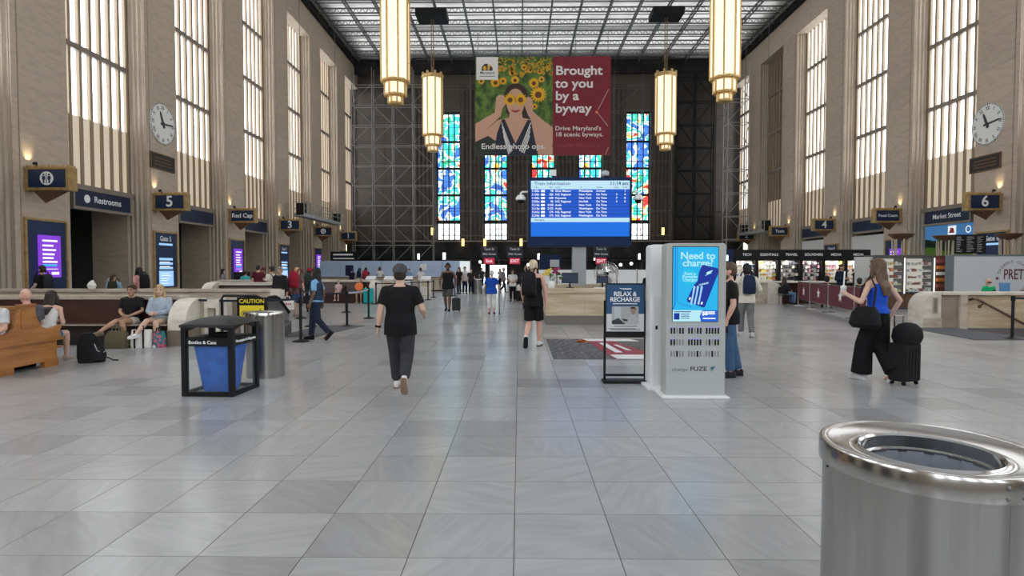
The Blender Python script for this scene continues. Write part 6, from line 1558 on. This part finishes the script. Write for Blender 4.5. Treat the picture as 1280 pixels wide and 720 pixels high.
# 8 old woman
a = person('white haired woman in royal blue T-shirt and cropped trousers walking away with a stick', -1.0, 21.35, 0, 1.60, [dict(el_l=(-.27,-.02,1.13), wr_l=(-.30,.06,.88), el_r=(.27,-.02,1.13), wr_r=(.30,.10,.90))], 'pink', 1.14, True, ('tee', (.012, .075, .42)), ('capri', (.74, .72, .70)), (.20, .05, .12), ('short', (.78, .77, .75)))
t = thing('walking_stick', 'dark walking stick in the right hand of the white haired woman', 'stick', (-.72, 21.42, 0))
MB().tube([(0, 0, 0), (-.02, 0, .80), (-.03, .0, .83), (-.03, .08, .83)], .013, 8).build('shaft', M_BLACKM, t); MB().cyl((0, 0, 0), (0, 0, .03), .02, n=8).build('rubber_tip', M_RUBBER, t)
# 9-11 people behind
person('woman in white shirt and black trousers facing the camera beside black luggage', -.33, 29.8, 180, 1.64, dict(wr_l=(-.08,.2,1.05), wr_r=(.08,.2,1.05)), 'tan', 1, True, ('tee', WHT), ('long', BLK), BLK, ('long', (.012, .01, .01), .3))
suitcase('luggage', 'low black luggage beside the woman in white shirt', .22, 29.6, 10, .75, .35, .55, (.02, .02, .021), 0)
tag(MB().loft([((0, 0, 0), (.14, 0, 0), (0, .08, 0)), ((0, 0, .2), (.17, 0, 0), (0, .1, 0)), ((0, 0, .3), (.1, 0, 0), (0, .06, 0))], 16).build('white_bag', M_CLOTHW, loc=(.05, 29.6, .575)), 'crumpled white bag on top of the low black luggage', 'bag')
person('person in grey shirt, dark trousers and pale hat striding far off by the lit door', -1.08, 40.6, -70, 1.72, [WALK_L], 'tan', 1.05, False, ('tee', (.16, .16, .18)), ('long', (.02, .02, .025)), BLK, ('cap', (.3, .25, .2), (.5, .42, .33)))
person('bald grey man in navy jacket partly hidden by the man with the backpack', .30, 24.5, -20, 1.78, dict(), 'pink', 1.15, False, ('long', (.014, .018, .035), -.13, 1), ('long', BLK), BLK, ('fringe', (.5, .48, .46)))
# 12, 13 seated women
SEATY = 12.78
a = person('brown haired woman in black top seated on the mahogany bench, legs crossed to the left', -8.50, SEATY, 196, 1.70, [dict(kn_r=(.18,.42,.56), an_r=(.42,.62,.36), toe_r=(.52,.70,.31), kn_l=(.05,.46,.55), an_l=(-.03,.46,.12), toe_l=(-.05,.58,.05), wr_r=(.10,.26,.68), wr_l=(-.02,.25,.66), el_l=(-.23,.05,.76))], 'tan', 1.05, True, ('tee', (.012, .011, .012)), ('hot', (.62, .58, .52)), (.24, .17, .12), ('bun', (.045, .025, .018)), sit=True, look=(-14, 2))
a = person('blonde woman in pale blue shirt seated on the mahogany bench beside the stone end', -7.88, SEATY, 188, 1.70, [dict(kn_l=(-.10,.44,.53), kn_r=(.08,.45,.57), an_r=(.20,.66,.30), toe_r=(.25,.78,.28), an_l=(-.11,.40,.085), wr_l=(-.04,.28,.72), wr_r=(.08,.27,.72))], 'fair', 1.08, True, ('long', (.40, .47, .56)), ('hot', (.4, .36, .3)), (.75, .75, .75), ('long', (.60, .44, .22), .42), sit=True, look=(10, 0))
def soft_bag(name, label, cat, x, y, rz, w, d, h, m, pinch=.8, straps=None, z=0):
    t = thing(name, label, cat, (x, y, z), rz)
    MB().loft([((0, 0, 0), (w/2 * .95, 0, 0), (0, d/2 * .95, 0)), ((0, 0, h * .15), (w/2 * 1.02, 0, 0), (0, d/2 * 1.05, 0)), ((0, 0, h * .7), (w/2 * .97, 0, 0), (0, d/2 * .9, 0)), ((0, 0, h), (w/2 * pinch, 0, 0), (0, d/2 * .5, 0))], 24, 4).build('bag', m, t, True)
    for q in (-1, 1): MB().tube([(-w * .2, q * d * .3, h * .85), (-w * .14, q * d * .2, h * 1.22), (w * .14, q * d * .2, h * 1.22), (w * .2, q * d * .3, h * .85)], .011, 6).build('handle', straps or M_BLACK, t, True)
    return t
soft_bag('duffel_bag', 'olive canvas bag on the floor below the woman in black', 'bag', -8.40, 12.16, 4, .46, .28, .36, mat('olive_canvas', (.10, .085, .042), .85), .75, mat('olive_strap', (.16, .13, .08), .8))
tb = soft_bag('tote_bag', 'white canvas tote with black straps on the floor below the blonde woman', 'bag', -7.95, 12.26, 2, .42, .22, .38, M_CLOTHW, .95)
for q in (-.09, .09): MB().box(q - .015, -.125, .0, q + .015, -.105, .38).build('black_stripe', M_BLACK, tb)
soft_bag('shopping_bag', 'teal and pink patterned bag leaning against the stone end block', 'bag', -7.62, 12.32, 0, .24, .16, .34, mat('patterned_bag', (.02, .16, .18), .7, noise=(14, (.55, .1, .2), .5, .55)), .9)
# oak bench sitters
person('bald man seated on the far side of the oak bench, head above its top rail', -8.24, 9.70, 70, 1.72, [dict(wr_l=(-.1,.3,.7), wr_r=(.1,.3,.7))], 'pink', 1.1, False, ('tee', (.1, .1, .12)), ('long', DENIM), BLK, ('bald', (.3, .25, .2)), sit=True, look=(-10, -5))
person('woman in white tank top and denim shorts on the far side of the oak bench', -8.26, 10.14, 12, 1.68, [dict(wr_l=(-.1,.38,.75), wr_r=(.1,.38,.75))], 'fair', .95, True, ('tank', (.70, .70, .68)), ('hot', (.09, .16, .28)), (.5, .4, .35), ('long', (.035, .022, .015), .34), sit=True, lean=18)
person('child with brown hair sitting behind the oak bench left of the bald man', -9.05, 9.82, 160, 1.60, None, 'fair', .95, True, ('tee', (.45, .38, .33)), ('long', DENIM), BLK, ('short', (.06, .035, .02)), sit=True)
person('person in pale shirt at the picture edge on the near side of the oak bench', -8.20, 8.98, 186, 1.72, None, 'pink', 1.1, False, ('tee', (.6, .6, .6)), ('long', (.06, .075, .10)), BLK, ('short', (.1, .06, .04)), sit=True)
t = thing('backpack', 'black backpack slumped on the floor at the end of the oak bench', 'backpack', (-7.62, 10.35, 0), 30)
MB().loft([((0, 0, 0), (.20, 0, 0), (0, .16, 0)), ((0, 0, .12), (.22, 0, 0), (0, .17, 0)), ((-.03, 0, .36), (.18, 0, 0), (0, .13, 0)), ((-.06, 0, .52), (.08, 0, 0), (0, .06, 0))], 22, 2.8).build('bag', cm(BLK), t, True)
MB().loft([((.10, -.13, .05), (.12, 0, 0), (0, .06, 0)), ((.06, -.13, .22), (.12, 0, 0), (0, .06, 0)), ((.04, -.11, .28), (.08, 0, 0), (0, .03, 0))], 18, 3).build('front_pocket', cm((.014, .014, .016)), t, True)
MB().tube([(.06, -.19, .34), (.10, -.20, .22), (.17, -.16, .17), (.22, -.1, .20)], .008, 6).build('pale_strap', mat('grey_strap', (.35, .35, .36), .7), t, True); MB().tube([(.2, .02, .08), (.32, -.06, .02), (.4, -.1, .015)], .012, 6).build('loose_strap', cm(BLK), t, True)
# behind the parapet
a = person('man in black T-shirt with dark backpack walking left past the purple screen', -14.9, 18.2, 80, 1.76, [WALK_L, dict(el_l=(-.24,.0,1.13), wr_l=(-.25,.18,.98))], 'fair', 1, False, ('tee', BLK), ('shorts', (.6, .58, .55)), BLK, ('short', (.03, .02, .015)))
backpack('dark backpack of the man by the purple screen', a, (.02, .022, .03), .28, .44, .14)
t = thing('low_bench', 'low wooden bench hidden behind the stone parapet under the man in the grey cap', 'bench', (-12.9, 20.4, 0))
MB().box(-1.8, -.25, .38, 1.8, .25, .44).build('seat', M_OAK, t)
for q in (-1.6, 1.6): MB().box(q - .05, -.22, 0, q + .05, .22, .38).build('leg', M_OAK, t)
person('man in pale grey cap seated behind the stone parapet, only his head showing', -14.3, 20.4, 150, 1.72, None, 'tan', 1.05, False, ('tee', (.1, .12, .15)), ('long', CHAR), BLK, ('cap', (.3, .28, .26), (.5, .48, .45)), sit=True)
a = person('boy in pale blue T-shirt behind the stone parapet with a black and yellow backpack', -13.35, 19.2, 20, 1.47, None, 'tan', .98, False, ('tee', (.25, .45, .62)), ('shorts', CHAR), BLK, ('short', (.05, .03, .02)), look=(-60, 0))
backpack('black and yellow backpack of the boy in pale blue', a, (.03, .03, .015), .27, .38, .13)
a = person('woman in pink top with dark vest leaning left before the Gate 5 board', -12.2, 18.9, 62, 1.74, None, 'tan', .98, True, ('tee', (.62, .30, .30)), ('long', (.5, .48, .45)), BLK, ('long', (.012, .01, .01), .25), lean=16)
backpack('black backpack of the leaning woman in pink', a, (.01, .01, .011), .30, .46, .15)
tag(MB().loft([((0, 0, 0), (.09, 0, 0), (0, .07, 0)), ((0, 0, .10), (.13, 0, 0), (0, .09, 0)), ((0, 0, .19), (.08, 0, 0), (0, .05, 0)), ((.03, 0, .25), (.03, 0, 0), (0, .02, 0))], 16).build('white_bag', M_CLOTHW, None, True, loc=(-12.4, 16.9, 1.08)), 'white plastic bag on the stone coping beside the leaning woman', 'bag')
person('woman with long dark hair and grey top working at the service desk', -14.85, 29.3, -70, 1.66, dict(wr_l=(-.1,.3,1.0), wr_r=(.1,.3,1.0)), 'fair', .95, True, ('tee', (.25, .24, .26)), ('long', CHAR), BLK, ('long', (.03, .018, .012), .3))
person('person in turquoise shirt bent over the service desk', -13.7, 28.9 + .3, 10, 1.56, None, 'tan', 1.05, False, ('tee', (.06, .42, .48)), ('long', CHAR), BLK, ('short', (.02, .015, .012)), lean=14)
person('man in dark red T-shirt seen from behind, left of the Gate 3 board', -11.5, 25.8, 5, 1.82, dict(wr_r=(.3,.3,1.05)), 'fair', 1.1, False, ('tee', (.10, .012, .025)), ('long', CHAR), BLK, ('short', (.03, .02, .015)))
person('person in dark red cap and shirt just behind the man in dark red', -11.8, 27.0, 150, 1.70, None, 'tan', 1.02, False, ('tee', (.12, .015, .03)), ('long', CHAR), BLK, ('cap', (.03, .02, .015), (.12, .02, .03)))
a = person('man in cream shirt with a dark strap bag left of the grey haired man', -9.0, 21.3, 60, 1.76, None, 'tan', 1.05, False, ('tee', (.62, .60, .50)), ('long', (.05, .06, .05)), BLK, ('short', (.025, .02, .015)))
backpack('dark strap bag on the back of the man in cream shirt', a, (.015, .014, .014), .2, .34, .1)
a = person('grey haired man in dark jacket and pale shirt carrying a white shopping bag', -8.05, 19.7, 172, 1.72, dict(wr_l=(-.28,.04,.88)), 'tan', 1.08, False, ('long', (.016, .015, .017), -.13, 1), ('long', (.05, .045, .04)), BLK, ('short', (.3, .28, .26)))
p_ = a['J']['wr_l']
bag = soft_bag('shopping_bag', 'white shopping bag with red print held by the grey haired man', 'bag', p_.x + .03, p_.y - .06, 5, .44, .14, .36, M_CLOTHW, .95, M_CLOTHW, .30)
m = MB()
for q in range(5): m.box(-.16 + q * .065, -.082, .15 + .012 * (q % 2), -.12 + q * .065, -.076, .20 + .01 * (q % 3))
m.build('red_print', mat('bag_red', (.55, .05, .08), .6), bag)
a = person('blonde person in denim shorts seen from behind with a red backpack', -7.62, 20.1, -10, 1.70, None, 'pink', 1.0, True, ('tee', (.2, .1, .1)), ('shorts', (.06, .14, .30)), (.4, .3, .3), ('short', (.55, .40, .20)))
backpack('big red backpack of the blonde person in denim shorts', a, (.30, .015, .035), .34, .56, .2)
a = person('man in red cap and dark shirt standing behind the red backpack', -8.0, 22.4, 10, 1.68, None, 'tan', 1.12, False, ('tee', (.03, .04, .04)), ('long', CHAR), BLK, ('cap', (.03, .02, .02), (.35, .02, .03)))
backpack('dark green backpack of the man in the red cap', a, (.03, .04, .04), .36, .5, .18)
person('small child in pink seated on the far stone bench', -8.75, 28.35, 180, 1.28, None, 'fair', .95, True, ('tee', (.60, .42, .42)), ('hot', (.3, .3, .4)), (.6, .4, .4), ('short', (.4, .28, .15)), sit=True, z=.12)
a = person('girl in black T-shirt seated on the far stone bench holding something orange', -7.62, 28.3, 178, 1.66, None, 'tan', .98, True, ('tee', BLK), ('hot', (.1, .1, .12)), (.5, .4, .35), ('short', (.04, .025, .018)), sit=True)
tag(MB().lathe([(0, -.05), (.17, -.04), (.21, 0), (.17, .04), (0, .05)], 20).build('orange_bag', mat('bright_orange', (.80, .17, .04), .5), loc=(-7.66, 28.02, .80)), 'round orange bag on the lap of the girl in black', 'bag').rotation_euler = (R(80), 0, 0)
suitcase('suitcase', 'turquoise suitcase standing beside the girl in black', -7.14, 27.75, 0, .42, .28, .74, (.02, .42, .42), 0)
# ticket hall
q_ = ((-12.0, 42.0, 'navy T-shirt at the left end of the ticket counter', NVY, 'tan', 0), (-11.45, 42.1, 'white T-shirt at the left of the ticket counter', WHT, 'fair', 0), (-10.95, 41.9, 'dark top carrying a red backpack at the ticket counter', (.2, .03, .04), 'tan', 0),
      (-10.6, 44.6, 'white shirt working behind the ticket counter', WHT, 'brown', 180), (-8.4, 44.8, 'blue shirt working behind the ticket counter', (.2, .35, .6), 'tan', 180), (-7.05, 42.0, 'white T-shirt and pale jeans at the ticket counter', WHT, 'tan', 0),
      (-3.95, 38.6, 'black clothes, left of the three by the far bin', BLK, 'fair', 150), (-3.6, 38.9, 'white T-shirt, middle of the three by the far bin', WHT, 'tan', 200), (-3.15, 38.4, 'navy trousers, right of the three by the far bin', (.03, .02, .025), 'pink', 180))
for k, (x, y, lb, c, sk, f) in enumerate(q_):
    a = person('person in ' + lb, x, y, f, 1.68 + .04 * (k % 4), None, sk, 1.0 + .04 * (k % 3), k in (3, 6, 8), ('tee', c), ('long', (.25, .3, .4) if k == 5 else NVY if k > 6 else CHAR), BLK, ('short' if k not in (3, 6) else 'long', (.025, .018, .014)))
    if k == 2: backpack('red backpack at the ticket counter', a, (.42, .03, .06), .34, .5, .18)
    if k == 1: backpack('navy backpack at the ticket counter', a, (.014, .022, .05), .32, .5, .18)
person('dim figure in dark clothes in the lobby left of the lit far door', -3.3, 52.0, 180, 1.75, None, 'tan', 1.0, False, ('tee', CHAR), ('long', BLK), BLK, ('short', (.02, .015, .01)))
person('dim figure in grey in the lobby before the lit far door', -1.75, 54.0, 170, 1.7, [WALK_L], 'fair', 1.0, True, ('tee', (.3, .3, .3)), ('long', BLK), BLK, ('long', (.02, .015, .01), .3))
person('worker in black with fair hair behind the information desk, left of the kiosks', 4.55, 20.6, 190, 1.62, None, 'fair', .98, True, ('tee', BLK), ('long', BLK), BLK, ('long', (.2, .12, .06), .2))
# cafe at the right
ch0 = None
def chair(label, x, y, rz, col=None):
    global ch0
    if ch0 is None:
        ch0 = thing('cafe_chair', label, 'chair', (x, y, 0), rz, 'cafe chairs')
        MB().box(-.2, -.2, .42, .2, .2, .455).build('seat', M_BLACK, ch0, bevel=.01)
        for sx in (-.18, .18):
            for sy in (-.18, .18): MB().cyl((sx, sy, 0), (sx * .95, sy * .95, .43), .014, n=8).build('leg', M_BLACKM, ch0)
        MB().tube([(.2 * math.cos(PI*k/10), -.20 - .03 * math.sin(PI*k/10), .46 + (.44 * math.sin(PI*k/10) if 0 < k < 10 else 0)) for k in range(11)], .016, 6).build('back_hoop', M_BLACKM, ch0, True)
        MB().add([(-.17, -.21, .5), (.17, -.21, .5), (.14, -.225, .82), (-.14, -.225, .82), (-.17, -.2, .5), (.17, -.2, .5), (.14, -.215, .82), (-.14, -.215, .82)], [(0,1,2,3),(7,6,5,4),(0,4,5,1),(1,5,6,2),(2,6,7,3),(3,7,4,0)]).build('backrest', M_BLACK, ch0)
        return ch0
    return dup(ch0, (x, y, 0), rz, label)
for args, (x, y, f) in ((dict(label='woman in dark jacket and jeans seated at the far end of the star barriers', skin='fair', fem=True, shirt=('long', (.02, .02, .025), -.13, 1), pants=('long', (.12, .22, .36)), hair=('long', (.06, .035, .02), .34), h=1.68), (12.28, 27.3, -75)),
                        (dict(label='dark haired diner in black seen from behind above the star barriers', skin='tan', shirt=('tee', (.02, .022, .03)), pants=('long', CHAR), hair=('full', (.012, .01, .01)), h=1.74), (12.95, 24.9, -20)),
                        (dict(label='diner in black with dark hair seated below the man in the suit', skin='tan', shirt=('tee', BLK), pants=('long', CHAR), hair=('full', (.02, .014, .012)), h=1.66), (13.45, 23.4, -30)),
                        (dict(label='grey haired diner in pale pink shirt seated at the nearer cafe table', skin='pink', shirt=('tee', (.55, .40, .40)), pants=('long', GREY), hair=('short', (.35, .33, .32)), h=1.70), (14.25, 24.3, 175))):
    person(x=x, y=y, face=f, sit=True, **args)
    chair('black cafe chair under the %s' % args['label'].split(' seated')[0].split(' seen')[0], x, y - 0, f)
person('man in navy suit and tie standing behind the seated diners', 14.1, 25.9, 195, 1.86, dict(wr_l=(-.1,.25,1.1), wr_r=(.1,.28,1.15)), 'tan', 1.1, False, ('long', (.014, .022, .05), -.13, 1), ('long', NVY), BLK, ('short', (.08, .05, .03)))
person('person in bright green shirt seated behind the right stair parapet', 16.9, 21.4, 10, 1.70, None, 'pink', 1.15, False, ('tee', (.01, .42, .16)), ('long', CHAR), BLK, ('fringe', (.12, .09, .07)), sit=True)
chair('black cafe chair under the person in green', 16.9, 21.4, 10)
chair('black cafe chair right of the person in green behind the stair parapet', 17.75, 21.2, 15)
t = thing('blue_chair', 'pale blue plastic chair back rising beside the person in green', 'chair', (17.35, 21.0, 0), 5)
MB().box(-.2, -.2, .43, .2, .2, .46).build('seat', mat('blue_plastic', (.12, .30, .55), .4), t); MB().box(-.2, .18, .46, .2, .21, 1.16).build('backrest', mat('blue_plastic', (.12, .30, .55), .4), t, bevel=.02)
for sx in (-.18, .18):
    for sy in (-.18, .18): MB().cyl((sx, sy, 0), (sx, sy, .43), .014, n=8).build('leg', M_STEELP, t)
